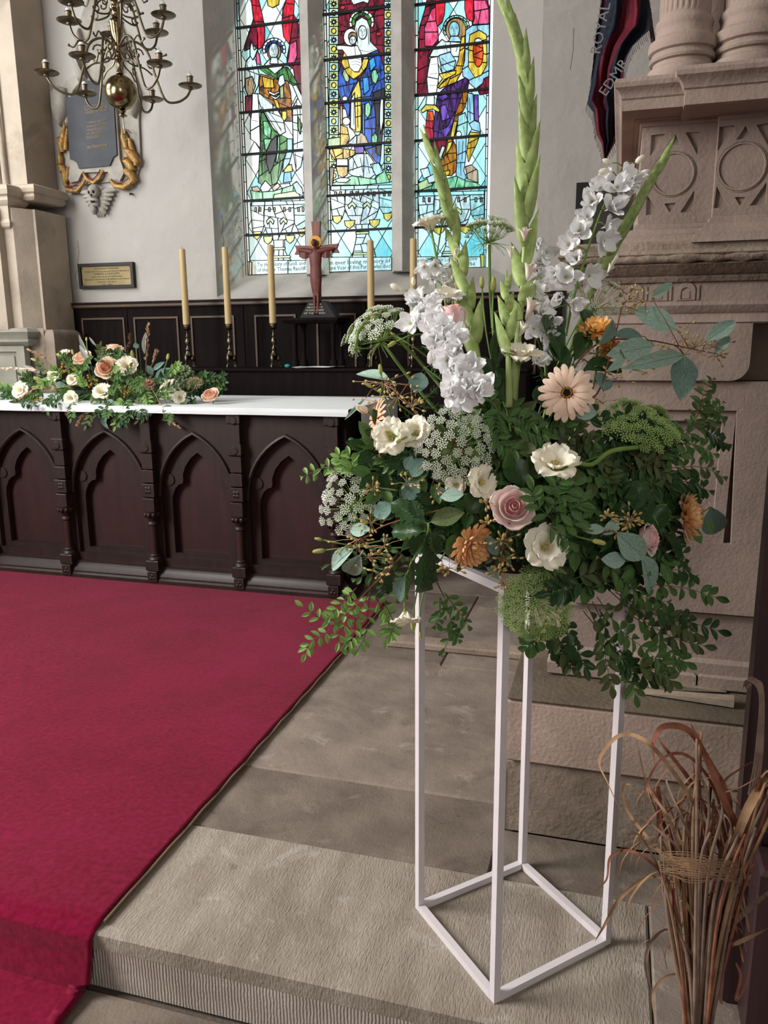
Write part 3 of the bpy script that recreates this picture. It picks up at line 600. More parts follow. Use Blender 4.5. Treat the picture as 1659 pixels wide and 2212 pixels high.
strokes(w1, ['533 140 540 160 536 185', '545 140 550 165 545 195', '537 150 546 175', '570 150 590 165 612 152', '566 230 585 262 600 285', '575 235 596 262 608 284', '640 215 644 260 642 320', '648 230 650 290', '566 320 566 380', '605 340 600 385', '572 200 584 210 596 208', '545 260 558 262', '600 270 608 280 616 276', '638 330 640 362'])
strokes(w2, ['775 108 795 112 812 106', '778 118 798 120 815 113', '757 128 770 126 780 130', '758 134 770 132 779 136', '760 140 770 138 778 142', '795 140 806 190 800 250', '820 130 824 200 815 300', '740 180 746 210', '765 210 764 270', '772 205 773 275', '765 345 762 370', '778 340 784 372', '792 338 798 375', '805 352 806 374', '795 60 797 96', '770 60 773 95', '766 100 768 120'])
strokes(w3, ['950 130 960 150 975 162', '955 126 970 140 985 146', '930 140 944 138', '928 160 945 158', '926 185 943 184', '955 200 950 260 945 310', '975 195 965 250', '992 190 980 250', '992 305 990 345', '1000 305 998 345', '995 350 996 380', '1014 210 1016 260', '1005 100 995 150', '962 95 966 112', '990 95 985 112'])
# ================================================================ altar wall panelling
PY = 5.46
pn = thing('wall_panelling', 'dark oak wall panelling with thin light beading behind the altar candles', 'panelling', (-2.3, PY, 0))
pzt = ony(420, 649, PY).z; px0, px1 = xy(106, PY, 700), xy(1216, PY, 640)
seams = [px0, xy(276, PY), xy(527, PY), xy(790, PY), px1]
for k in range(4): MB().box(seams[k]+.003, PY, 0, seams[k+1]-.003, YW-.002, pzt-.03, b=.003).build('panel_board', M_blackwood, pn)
MB().rings(px0, px1, PY, YW-.002, [(0, pzt-.05), (.015, pzt-.04), (.022, pzt-.015), (.03, pzt), (.0, pzt+.005)]).build('top_rail', M_oak, pn)
MB().box(px0, PY-.026, pzt-.034, px1, PY-.018, pzt-.018).build('gilt_rail_line', M_bead, pn)
ft = ony(250, 686, PY).z; fb = ony(250, 806, PY).z
for a, c in ((178, 270), (290, 386), (413, 507), (551, 640), (684, 770), (800, 885), (930, 1020), (1070, 1160)):
    xa, xb_ = xy(a, PY), xy(c, PY); t = .014
    MB().plate([(xa, fb), (xb_, fb), (xb_, ft), (xa, ft)], [[(xa+t, fb+t), (xb_-t, fb+t), (xb_-t, ft-t), (xa+t, ft-t)]], PY-.010, PY-.0005).build('panel_beading', M_bead, pn)
# gradine (shelf step behind the altar)
gz = 1.248
gr = thing('altar_shelf', 'black oak raised shelf behind the altar carrying the candlesticks', 'shelf', (-2.4, 5.15, 0))
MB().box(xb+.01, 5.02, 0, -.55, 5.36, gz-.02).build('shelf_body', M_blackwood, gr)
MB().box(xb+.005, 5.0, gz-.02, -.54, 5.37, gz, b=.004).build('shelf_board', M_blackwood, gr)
# ================================================================ altar with arcaded frontal
AY = 4.04; ax0, ax1 = -4.45, -1.40
al = thing('altar_table', 'dark oak altar with pointed arch panels and carved posts', 'altar', (-2.9, 4.3, 0))
posts = [-4.36, -3.785, -3.20, -2.60, -2.035, -1.46]
zt0, zb0 = 1.045, .09
def parch(cx, hw, zs, zap, n=10, z0=None):
    'pointed arch outline, from bottom left round to bottom right'
    R = ((zap-zs)**2+hw**2)/(2*hw); out = []
    am = math.acos((R-hw)/R)
    L = [(cx-hw+R-R*math.cos(am*i/n), zs+R*math.sin(am*i/n)) for i in range(n+1)]
    Rr_ = [(2*cx-x, z) for x, z in L[::-1][1:]]
    return [(cx-hw, z0)]+L+Rr_+[(cx+hw, z0)]
def ogee(cx, hw, z0, zs, zap):
    'inner trefoil-shouldered head'
    h = zap-zs; L = [(-hw, z0), (-hw, zs), (-hw*.98, zs+h*.12), (-hw*.86, zs+h*.28), (-hw*.72, zs+h*.36), (-hw*.60, zs+h*.38), (-hw*.56, zs+h*.44), (-hw*.56, zs+h*.56), (-hw*.46, zs+h*.72), (-hw*.26, zs+h*.88), (0, zap)]
    return [(cx+x, z) for x, z in L]+[(cx-x, z) for x, z in L[::-1][1:]]
for k in range(5):
    a, c = posts[k], posts[k+1]; cx = (a+c)/2; hw = (c-a)/2-.045
    out = [(a, zb0), (c, zb0), (c, zt0), (a, zt0)]
    MB().plate(out, [parch(cx, hw-.004, .54, .905, z0=.16)], AY+.018, AY+.045).build('arch_board', M_oak, al)
    w = MB(); w.plate(out, [ogee(cx, hw-.055, .19, .50, .80)], AY+.048, AY+.080); w.build('trefoil_board', M_oak, al)
    o = parch(cx, hw+.004, .54, .915, z0=.54); w = MB(); w.tube([(x, AY+.012, z) for x, z in o[1:-1]], .012, 6); w.build('hood_mould', M_oak, al, smooth=40)
    MB().box(a+.03, AY+.092, .14, c-.03, AY+.11, .95).build('back_panel', M_oakr, al)
    for s in (-1, 1):
        rx, rz = cx+s*(hw-.045), .635
        w = MB(); w.lathe([(.026, -.004), (.034, -.004), (.036, .0), (.034, .004), (.026, .004)], 16, 0, Matrix.Translation((rx, AY+.044, rz)) @ Matrix.Rotation(math.pi/2, 4, 'X'))
        for q in range(4): w.sphere((rx+.012*math.cos(q*math.pi/2), AY+.044, rz+.012*math.sin(q*math.pi/2)), .010, 8, 5, sc=(1, .5, 1))
        w.build('quatrefoil_roundel', M_oak, al, smooth=40)
for i, x in enumerate(posts):
    w = MB(); y = AY
    w.box(x-.040, y-.045, .98, x+.040, y+.02, zt0, b=.004); w.box(x-.032, y-.035, .87, x+.032, y+.02, .98)
    w.box(x-.042, y-.045, .80, x+.042, y+.02, .87, b=.006)
    w.box(x-.035, y-.036, .705, x+.035, y+.02, .797, b=.003); w.box(x-.038, y-.042, .625, x+.038, y+.02, .70, b=.004)
    w.box(x-.041, y-.048, .54, x+.041, y+.02, .62, b=.004); w.box(x-.038, y-.052, .455, x+.038, y+.02, .535, b=.004)
    w.build('post', M_oak, al)
    w = MB()
    for zz in (.83, 1.0):
        w.lathe([(.014, -.004), (.020, -.005), (.024, 0), (.020, .004)], 14, 0, Matrix.Translation((x, y-.046, zz)) @ Matrix.Rotation(math.pi/2, 4, 'X'))
    for q in range(4):
        an = math.pi/4+q*math.pi/2; w.sphere((x+.013*math.cos(an), y-.049, .583+.013*math.sin(an)), .012, 8, 5, sc=(1, .35, 1))
    w.build('carved_boss', M_oak, al, smooth=40)
    w = MB(); yc = y-.02
    T = Matrix.Translation((x, yc, 0))
    w.lathe([(.020, .37), (.030, .375), (.030, .388), (.022, .395), (.026, .41), (.036, .435), (.044, .452), (.044, .458)], 16, 0, T)
    for q in range(8):
        an = q*math.pi/4; w.sphere((x+.036*math.cos(an), yc+.036*math.sin(an), .435), .012, 6, 5, sc=(1, 1, 1.4))
    w.build('leaf_capital', M_oak, al, smooth=50)
    MB().lathe([(.026, .185), (.024, .22), (.024, .37)], 16, 0, T).build('colonnette', M_oakr, al, smooth=50)
    w = MB(); w.lathe([(.036, .158), (.040, .165), (.034, .178), (.028, .182), (.032, .19), (.027, .197)], 16, 0, T); w.box(x-.042, yc-.040, .095, x+.042, yc+.042, .160, b=.006)
    w.box(x-.030, yc-.045, .03, x+.030, yc+.03, .095, b=.003)
    for q in range(3): an = math.pi/2+q*2*math.pi/3; w.sphere((x+.011*math.cos(an), yc-.046, .06+.011*math.sin(an)), .010, 8, 5, sc=(1, .4, 1))
    w.build('post_base', M_oak, al, smooth=40)
MB().rings(ax0, ax1, AY-.01, AY+.12, [(.045, .014), (.045, .04), (.035, .05), (.035, .06), (.022, .075), (.015, .09), (0, .105), (0, .115)]).build('plinth_moulding', M_oak, al, smooth=30)
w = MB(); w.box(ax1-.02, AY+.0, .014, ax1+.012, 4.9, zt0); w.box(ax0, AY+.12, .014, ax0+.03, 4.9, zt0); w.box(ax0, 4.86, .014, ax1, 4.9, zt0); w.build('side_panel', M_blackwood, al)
MB().box(ax0, AY-.05, zt0, ax1+.03, 4.93, zt0+.022, b=.004).build('table_top', M_oakr, al)
# cloth
cz = zt0+.0225
cx0, cx1 = ax0-.0, ax1+.045
def clothf(u, v):
    x = cx0+u*(cx1-cx0); L = [(AY-.064, cz-.034), (AY-.063, cz-.015), (AY-.056, cz+.002), (AY-.03, cz+.003), (4.5, cz+.003), (4.94, cz+.003), (4.95, cz-.01), (4.95, cz-.05)]
    t = v*(len(L)-1); i = min(int(t), len(L)-2); f = t-i
    y = L[i][0]*(1-f)+L[i+1][0]*f; z = L[i][1]*(1-f)+L[i+1][1]*f
    return (x, y+.003*math.sin(x*9)*(v < .2), z+.0025*noise.noise(V(x*4, 2, 0))*(1 if v < .1 else 0))
cl = MB(); cl.thick(clothf, 70, 21, .002)
def fall(u, v):
    y = AY+.14+u*(4.95-AY-.14); z = cz+.003-v*.36; return (cx1+.002+.010*v*math.sin(u*16+1)+.004, y, z-.01*math.sin(u*3)*v)
cl.thick(fall, 40, 16, .002)
setk(cl.build('altar_cloth', M_linen, smooth=50), 'white linen cloth lying along the altar top and falling over its right end', 'cloth')
# ================================================================ candles
CY = 5.17; cxs = [xy(408, CY, 790), xy(498, CY, 790), xy(593, CY, 790), xy(803, CY, 790), xy(893, CY, 700), xy(984, CY, 700)]
cs_me = None; labs = ['first candlestick from the left', 'second candlestick from the left', 'third candlestick, just left of the crucifix', 'candlestick just right of the crucifix', 'candlestick behind the white umbel, second right of the crucifix', 'far right candlestick behind the tall white delphinium']
w = MB()
w.lathe([(.010, .055), (.020, .06), (.030, .085), (.018, .10), (.012, .115), (.018, .125), (.009, .14), (.008, .155), (.014, .165), (.020, .18), (.012, .196), (.007, .205), (.012, .215), (.007, .225), (.008, .25), (.014, .26), (.028, .268), (.030, .273), (.012, .275), (.011, .28), (.013, .30), (.0, .302)], 16)
for q in range(3):
    an = q*2.094+.5; d = V(math.cos(an), math.sin(an), 0)
    w.tube([d*.012+V(0, 0, .09), d*.030+V(0, 0, .075), d*.034+V(0, 0, .05), d*.030+V(0, 0, .03), d*.044+V(0, 0, .012), d*.046+V(0, 0, .004)], [.010, .012, .009, .006, .008, .007], 8)
    w.sphere(tuple(d*.028+V(0, 0, .06)), .014, 8, 6, sc=(1, 1, 1.4))
stick_me = w.mesh('candlestick', M_brassd, smooth=50)
cm = MB(); cm.lathe([(.0235, 0), (.0238, .01), (.0225, .40), (.0215, .522), (.017, .528), (.004, .522)], 18); cm.tube([(0, 0, .52), (.001, 0, .535), (.002, 0, .54)], .0014, 5, 1)
candle_me = cm.mesh('candle', [M_candle, M_dark], smooth=50)
cup = MB().lathe([(.012, 0), (.025, .004), (.026, .022), (.0245, .022)], 16).mesh('socket', M_brassd, smooth=50)
for i, x in enumerate(cxs):
    t = thing('candlestick', 'ornate three footed brass '+labs[i], 'candlestick', (x, CY, gz), 'altar candlesticks')
    put('baluster_stem', stick_me, t, Matrix.Translation((x, CY, gz+.001))); put('socket', cup, t, Matrix.Translation((x, CY, gz+.278)))
    c = put('candle', candle_me, None, Matrix.Translation((x, CY, gz+.283)))
    setk(c, 'tall cream wax candle in the '+labs[i], 'candle', 'tall altar candles')
# ================================================================ throne, crucifix, papers
th = thing('cross_stand', 'small dark oak table raising the crucifix on the altar shelf', 'table', (-1.95, 5.15, gz))
sz = ony(690, 687, 5.15).z; sx0, sx1 = xy(621, 5.15), xy(741, 5.15)
MB().rings(sx0+.02, sx1-.02, 5.06, 5.28, [(0, sz-.035), (.005, sz-.03), (.018, sz-.015), (.02, sz), (0, sz+.001)]).build('table_top', M_blackwood, th)
for x in (sx0+.075, sx1-.05):
    for y in (5.09, 5.25): MB().lathe([(.026, gz+.001), (.026, gz+.05), (.016, gz+.06), (.013, gz+.12), (.017, gz+.18), (.012, gz+.24), (.018, sz-.06), (.024, sz-.05), (.024, sz-.035)], 12, 0, Matrix.Translation((x, y, 0))).build('leg', M_blackwood, th, smooth=50)
M_cross = mat('cross_wood', '5c2f22', .5, scale=10, bump=.1, stretch=(3, 3, .5), col2='7a4632')
M_corp = mat('carved_figure_wood', '4e241e', .5, col2='6a3630', scale=20); M_gold = mat('gilding', 'b08a3c', .45, metal=.5, bump=.4, bscale=60, col2='8a5f28')
cr = thing('crucifix', 'wooden crucifix with robed figure and haloed head standing between the candles', 'crucifix', (-1.95, 5.15, sz))
kx = ony(686, 560, 5.15).x; ztp = ony(686, 478, 5.15).z; zar = ony(686, 539, 5.15).z
w = MB(); w.add([(kx-.115, 5.09, sz+.002), (kx+.14, 5.09, sz+.002), (kx+.14, 5.22, sz+.002), (kx-.115, 5.22, sz+.002), (kx-.06, 5.12, sz+.11), (kx+.055, 5.12, sz+.11), (kx+.055, 5.2, sz+.11), (kx-.06, 5.2, sz+.11)],
   [(0, 3, 2, 1), (4, 5, 6, 7), (0, 1, 5, 4), (1, 2, 6, 5), (2, 3, 7, 6), (3, 0, 4, 7)]); w.build('base', M_dark, cr)
for i, s in enumerate(('TO THE GLORY OF GOD', 'AND IN MEMORY OF', 'THE FAITHFUL DEPARTED', 'OF THIS PARISH')):
    z = sz+.082-i*.019; text('base_lettering', s, (kx-.01, 5.1185-(.11-(z-sz))*.28, z), .016, mat('pale_letters', 'b8b4ac', .7), cr, fit=.09+.02*i)
vb = [(kx-.020, sz+.11), (kx+.020, sz+.11), (kx+.021, zar-.02), (kx+.155, zar-.028), (kx+.14, zar), (kx+.152, zar+.03), (kx+.021, zar+.022), (kx+.030, ztp), (kx+.0, ztp-.012), (kx-.030, ztp), (kx-.021, zar+.022), (kx-.152, zar+.03), (kx-.14, zar), (kx-.155, zar-.028), (kx-.021, zar-.02)]
MB().plate(vb, [], 5.13, 5.155).build('cross', M_cross, cr)
w = MB()                                               # the figure: one continuous robed body with stretched arms
def robe(u, v):
    z = zar+.005-v*.30; a = u*2*math.pi
    r = np.interp(v, [0, .08, .2, .4, .6, .8, 1], [.012, .040, .043, .036, .040, .034, .022])*(1+.07*math.sin(6*a)*v)
    return (kx+r*math.cos(a), 5.112+r*.5*math.sin(a), z)
w.grid(robe, 24, 16)
for s in (-1, 1):
    w.tube([(kx+s*.02, 5.112, zar-.02), (kx+s*.06, 5.112, zar-.010), (kx+s*.10, 5.116, zar-.004), (kx+s*.128, 5.12, zar)], [.020, .017, .013, .007], 8)
    w.grid(lambda u, v: (kx+s*(.03+.085*u), 5.110+.006*math.sin(u*9), zar-.012-v*(.030+.02*math.sin(u*3))), 10, 4)
    w.tube([(kx+s*.012, 5.110, zar-.28), (kx+s*.012, 5.108, zar-.34), (kx+s*.010, 5.105, zar-.40)], [.012, .010, .008], 8); w.sphere((kx+s*.010, 5.098, zar-.41), .011, 8, 6, sc=(.9, 1.6, .8))
w.sphere((kx-.004, 5.10, zar+.038), .021, 12, 8, sc=(.85, .9, 1.15)); w.tube([(kx, 5.108, zar-.0), (kx-.003, 5.104, zar+.025)], .010, 8)
w.build('carved_figure', M_corp, cr, smooth=60)
w = MB(); w.lathe([(.0, -.003), (.040, -.003), (.042, 0), (.040, .003), (0, .003)], 20, 0, Matrix.Translation((kx-.002, 5.124, zar+.046)) @ Matrix.Rotation(math.pi/2, 4, 'X')); w.build('halo', M_gold, cr, smooth=40)
pp = [ony(638, 795, 5.06), ony(660, 790, 5.2), ony(722, 789, 5.2), ony(720, 796, 5.06)]
for k in range(2):
    q = thing('paper_sheet', ('upper' if k else 'lower')+' white paper sheet lying on the shelf under the crucifix', 'paper', (-1.95, 5.1, gz), 'loose papers on the shelf')
    x0, x1 = xy(638-6*k, 5.04, 795), xy(722-10*k, 5.04, 795)
    w = MB(); w.thick(lambda u, v: (x0+u*(x1-x0)+.03*v, 5.03+v*.14, gz+.003+.004*k+.006*u*u*(1-k)+.004*math.sin(v*3+u*4)**2), 8, 5, .0012); w.build('sheet', M_linen, q)
sp = ony(621, 789, 5.1); w = MB(); w.sphere((sp.x, 5.1, gz+.014), .016, 12, 8, sc=(1.3, 1, .8)); setk(w.build('sponge', mat('turquoise_sponge', '1c8f9c', .7, bump=.4)), 'small turquoise lump left beside the crucifix table', 'sponge')
# ================================================================ plates and tablet on the wall
pc = [ony(173, 571, YW), ony(291, 567, YW), ony(291, 622, YW), ony(175, 626, YW)]
bp = thing('brass_plaque', 'engraved brass plaque in dark wooden frame low on the plaster wall', 'plaque', (pc[0].x+.23, YW-.02, pc[2].z))
x0, x1, z0, z1 = pc[0].x, pc[1].x, pc[3].z+.004, pc[0].z; f = .022
MB().plate([(x0, z0), (x1, z0), (x1, z1), (x0, z1)], [[(x0+f, z0+f), (x1-f, z0+f), (x1-f, z1-f), (x0+f, z1-f)]], YW-.034, YW-.001).build('frame', mat('ebonised_wood', '1a1512', .5), bp)
MB().box(x0+f*.8, YW-.018, z0+f*.8, x1-f*.8, YW-.003, z1-f*.8).build('plate', mat('brass_plate', '8e815c', .5, metal=.45, scale=7, col2='7a6c4c', bump=.1), bp)
for xx in (x0+f+.012, x1-f-.012):
    for zz in (z0+f+.012, z1-f-.012): MB().sphere((xx, YW-.020, zz), .006, 8, 5, sc=(1, .5, 1)).build('screw', M_brassd, bp)
ins = ['THIS WINDOW IS DEDICATED', 'TO THE GLORY OF GOD & IN AFFECTIONATE MEMORY OF', 'CHARLES A RATCLIFFE', 'WHO WAS VICAR OF THIS PARISH', 'ERECTED BY HIS WIDOW, CHILDREN & A FEW FRIENDS', 'AUGUST THE FIRST', 'A.D. 1894']; fits = [.22, .40, .23, .27, .40, .17, .09]
for i, s in enumerate(ins): text('engraved_line', s, ((x0+x1)/2, YW-.0185, z1-f-.024-i*.0193), (.015, .013, .019, .013, .013, .012, .013)[i], M_dark, bp, depth=.0004, fit=fits[i])
tx = lambda x, y: (lambda p: (p.x, p.z))(ony(x, y, YW-.03))
tb = thing('memorial_tablet', 'black slate memorial tablet in carved white surround with gilded drapery and winged skull', 'memorial', (tx(215, 300)[0], YW-.04, tx(215, 460)[1]))
M_mar = mat('dusty_marble', '837f76', .8, scale=9, bump=.4, bscale=50, col2='a09c92'); M_slate = mat('slate', '24272c', .6, scale=9, bump=.15, col2='30343a')
MB().plate([tx(*p) for p in [(128, 200), (140, 175), (165, 160), (150, 120), (165, 60), (185, 0), (200, -40), (225, -40), (245, 0), (262, 60), (280, 110), (285, 150), (302, 200), (298, 260), (300, 300), (302, 350), (288, 400), (255, 395), (240, 392), (180, 398), (145, 402), (130, 360), (127, 300)]], [], YW-.022, YW-.001).build('back_slab', M_mar, tb)
w = MB(); w.plate([tx(*p) for p in [(146, 216), (160, 212), (166, 196), (180, 184), (200, 180), (220, 184), (236, 196), (240, 208), (252, 206), (262, 345), (272, 372), (262, 392), (244, 384), (236, 372), (180, 374), (172, 392), (155, 396), (148, 380), (156, 358)]], [], YW-.05, YW-.024); w.build('surround', M_mar, tb)
MB().plate([tx(*p) for p in [(148, 214), (158, 212), (163, 198), (174, 185), (192, 176), (212, 178), (226, 186), (236, 198), (238, 208), (250, 206), (258, 336), (250, 342), (244, 356), (242, 360), (176, 366), (172, 354), (164, 348), (157, 346)]], [], YW-.062, YW-.051).build('slate_plate', M_slate, tb)
M_gl = mat('faded_gold_letters', '7a6440', .6)
for i, (s, py, cx, wd, h) in enumerate([('D O M', 203, 200, 22, .028), ('Hic prope requiescit corpus', 233, 200, 78, .022), ('ROBERTI ALLOTT Armigeri filii', 240, 201, 90, .022), ('natu maximi ROBERTI & MARIAE', 247, 202, 84, .022), ('Laude potius dignum', 267, 208, 62, .022), ('morum suavitate prius ornatum', 276, 206, 78, .022), ('virtutibus', 284, 205, 50, .022), ('Obiit VIII Die', 292, 205, 48, .022), ('MDCCXXVII', 301, 205, 44, .026), ('Vivunt Nomine', 322, 207, 72, .036)]):
    p = tx(cx, py); text('gold_lettering', s, (p[0], YW-.0625, p[1]), h, M_gl, tb, depth=.0005, fit=wd*.0033, up=V(-.0, 0, 1), right=V(1, 0, .04).normalized())
def cloth_fold(lst, name, m, thick=.022, y=YW-.045):
    w = MB()
    for pts, r in lst: w.tube([(tx(*p)[0], y-(i % 2)*.004, tx(*p)[1]) for i, p in enumerate(pts)], r, 8, flat=.8)
    w.build(name, m, tb, smooth=60)
G2 = mat('old_gilding', '7a5c38', .5, metal=.3, scale=30, bump=.6, bscale=70, col2='a88444')
for lst in ([((141, 262), (143, 275), (140, 295), (136, 312), (138, 330)), [.004, .012, .026, .030, .018]], [((148, 280), (147, 300), (144, 325)), [.008, .016, .018]], [((130, 326), (134, 342), (134, 358), (140, 372)), [.014, .022, .024, .026]], [((138, 360), (145, 375), (144, 390), (144, 402)), [.020, .030, .024, .012]], [((150, 362), (149, 378), (147, 392)), [.010, .018, .014]],
            [((268, 280), (272, 298), (275, 318), (284, 335)), [.012, .030, .026, .020]], [((276, 322), (288, 335), (299, 350), (297, 360)), [.024, .040, .030, .018]], [((270, 345), (282, 352), (290, 366), (278, 372)), [.020, .036, .034, .018]], [((273, 368), (286, 378), (292, 390), (284, 398)), [.024, .038, .028, .014]], [((282, 300), (286, 316), (292, 332)), [.012, .020, .014]],
            [((146, 400), (150, 412), (170, 413), (182, 400), (186, 390)), [.016, .022, .022, .018, .012]], [((182, 372), (192, 388), (205, 396), (218, 386), (226, 368)), [.012, .018, .020, .018, .014]], [((242, 390), (252, 402), (270, 405), (284, 398), (290, 382)), [.014, .022, .026, .022, .014]]):
    cloth_fold([lst], 'gilded_drapery', G2)
M_redl = mat('red_lining', '6a1a14', .7)
for lst in ([((148, 405), (165, 404), (178, 396), (183, 386)), .005], [((186, 374), (196, 386), (206, 390), (216, 382), (223, 368)), .005], [((246, 390), (258, 398), (272, 396), (284, 388)), .005], [((275, 281), (284, 284), (290, 291)), .003], [((272, 322), (290, 326), (300, 334)), .003], [((270, 348), (280, 342), (290, 345)), .003], [((128, 302), (136, 298), (142, 302)), .003], [((128, 358), (140, 356), (150, 362)), .003]): cloth_fold([lst], 'drapery_lining', M_redl, y=YW-.066)
for pts, nm in (([(112, 195), (125, 185), (142, 190), (146, 215), (146, 245), (136, 262), (132, 275), (122, 262), (115, 235)], 0), ([(268, 190), (285, 180), (300, 200), (301, 235), (292, 256), (280, 250), (272, 225)], 1), ([(165, 160), (160, 100), (172, 60), (182, 90), (178, 150), (188, 170), (172, 178)], 0), ([(262, 165), (270, 100), (262, 70), (250, 90), (250, 150)], 1)):
    cxm = sum(p[0] for p in pts)/len(pts); cym = sum(p[1] for p in pts)/len(pts); w = MB(); vs = []; n = len(pts)
    for k, (sc, yy) in enumerate(((1, .02), (.97, .045), (.8, .07), (.45, .085), (.05, .09))):
        for p in pts:
            q = tx(cxm+(p[0]-cxm)*sc, cym+(p[1]-cym)*sc); vs.append((q[0], YW-yy+.008*noise.noise(V(q[0]*30, q[1]*30, k)), q[1]))
    w.add(vs, [(k*n+i, k*n+(i+1) % n, (k+1)*n+(i+1) % n, (k+1)*n+i) for k in range(4) for i in range(n)]+[tuple(range(4*n, 5*n))]); w.build('carved_cherub', M_mar, tb, smooth=60)
sx, sz_ = tx(212, 418)                                 # skull with wings
def skullf(d):
    k = 1.0
    if d.z < -.15: k *= 1-.25*min(1, (-.15-d.z)*1.4)*(1-abs(d.y)*.3)
    for ex in (-.42, .36):
        q = (d-V(ex, -.85, -.12)).length
        if q < .34: k -= .28*(1-q/.34)
    q = (d-V(-.02, -.9, -.42)).length
    if q < .2: k -= .2*(1-q/.2)
    return k
w = MB(); w.sphere((sx, YW-.075, sz_), .052, 30, 24, sc=(.92, .95, 1.12), fn=skullf); w.sphere((sx+.004, YW-.082, sz_-.058), .030, 14, 8, sc=(1, .9, .8)); w.sphere((sx+.005, YW-.08, sz_-.085), .030, 14, 8, sc=(1, .8, .55)); w.build('skull', M_mar, tb, smooth=60)
w = MB()
for ex, ez in ((-.020, -.002), (.018, .0)): w.sphere((sx+ex, YW-.112, sz_+ez), .0125, 12, 8, sc=(.8, .8, 1.1))
w.box(sx-.004, YW-.125, sz_-.030, sx+.004, YW-.11, sz_-.018); 
for k in range(4): w.box(sx-.014+k*.009, YW-.113, sz_-.075, sx-.010+k*.009, YW-.1, sz_-.062)
w.build('eye_socket', M_dark, tb)
for s in (-1, 1):
    w = MB()
    for k in range(6):
        a0 = V(sx+s*.03, YW-.045, sz_-.005-.018*k); a1 = V(sx+s*(.150-.020*k), YW-.025, sz_+.018-.032*k)
        w.tube([a0, (a0+a1)/2+V(0, -.012, .004), a1], [.020, .024, .012], 8, flat=.8)
    w.build('skull_wing', M_mar, tb, smooth=60)
w = MB()
for k in range(5): w.tube([tx(200+k*6, 445)[0:1]+(YW-.02,)+tx(200, 446)[1:2], (tx(208+k*3.2, 466)[0], YW-.012, tx(210, 468)[1])], [.014, .004], 6)
w.build('corbel_tail', M_mar, tb, smooth=60)
nl = ony(285, 419, YW-.01); setk(MB().tube([nl+V(0, .009, 0), nl+V(0, -.01, 0), nl+V(0, -.022, -.004)], [.006, .006, .009], 8).build('wall_peg', M_dark), 'short black iron peg in the plaster right of the skull', 'peg')
nl = ony(75, 373, YW-.01); setk(MB().tube([nl+V(0, .009, -.01), nl+V(0, -.006, 0), nl+V(0, -.006, .02)], [.003, .004, .002], 6).build('wall_hook', M_dark), 'small rusty hook in the plaster above the pier capital', 'hook')
# ================================================================ chandelier
CD = 4.9; bc = dep(262, 200, CD)
ch = thing('chandelier', 'brass two tier chandelier with large ball and curving candle arms', 'chandelier', (bc.x, bc.y, bc.z-.2))
T = Matrix.Translation(bc)
MB().sphere(tuple(bc), .100, 32, 20).build('ball', M_brass, ch, smooth=True)
MB().lathe([(.002, -.15), (.004, -.142), (.012, -.136), (.026, -.134), (.027, -.130), (.012, -.122), (.010, -.115), (.020, -.112), (.022, -.106), (.012, -.10)], 20, 0, T).build('finial', M_brass, ch, smooth=50)
w = MB(); w.tube([bc+V(0, 0, -.145), bc+V(.002, 0, -.19), bc+V(.004, 0, -.235)], [.003, .004, .004], 6); w.tube([bc+V(.004, 0, -.235)+V(.018*math.cos(a/8*6.283), 0, -.02+.02*math.sin(a/8*6.283)) for a in range(9)], .003, 5); w.build('pull_hook', M_brassd, ch)
MB().lathe([(.010, .10), (.022, .105), (.022, .115), (.012, .13), (.014, .17), (.026, .18), (.028, .19), (.018, .2), (.018, .215), (.024, .225), (.018, .24), (.020, .27), (.036, .33), (.042, .38), (.046, .39), (.040, .40), (.030, .405), (.020, .42), (.022, .45), (.034, .46), (.034, .47), (.020, .48), (.022, .55), (.036, .60), (.030, .66), (.016, .68), (.014, .9), (.03, .92), (.006, .95)], 24, 0, T).build('baluster_stem', M_brass, ch, smooth=50)
MB().tube([bc+V(0, 0, .93), bc+V(0, 0, 5.39-bc.z)], .008, 8).build('hanging_rod', M_brassd, ch)
w = MB(); w.lathe([(.012, 0), (.055, .006), (.072, .014), (.074, .017), (.055, .011), (.010, .008)], 24); w.lathe([(.008, -.012), (.016, -.008), (.018, 0), (.012, .008), (.008, .016), (.010, .026), (.018, .030), (.019, .062), (.022, .064), (.022, .068), (.016, .068), (.016, .05)], 16); pan_me = w.mesh('drip_pan', M_brassd, smooth=50)
sc_me = MB().lathe([(.0155, .05), (.0155, .078), (.011, .084), (.0, .086)], 12).tube([(0, 0, .08), (.001, 0, .1)], .0012, 5, 1).mesh('candle_stub', [M_linen, M_dark], smooth=40)
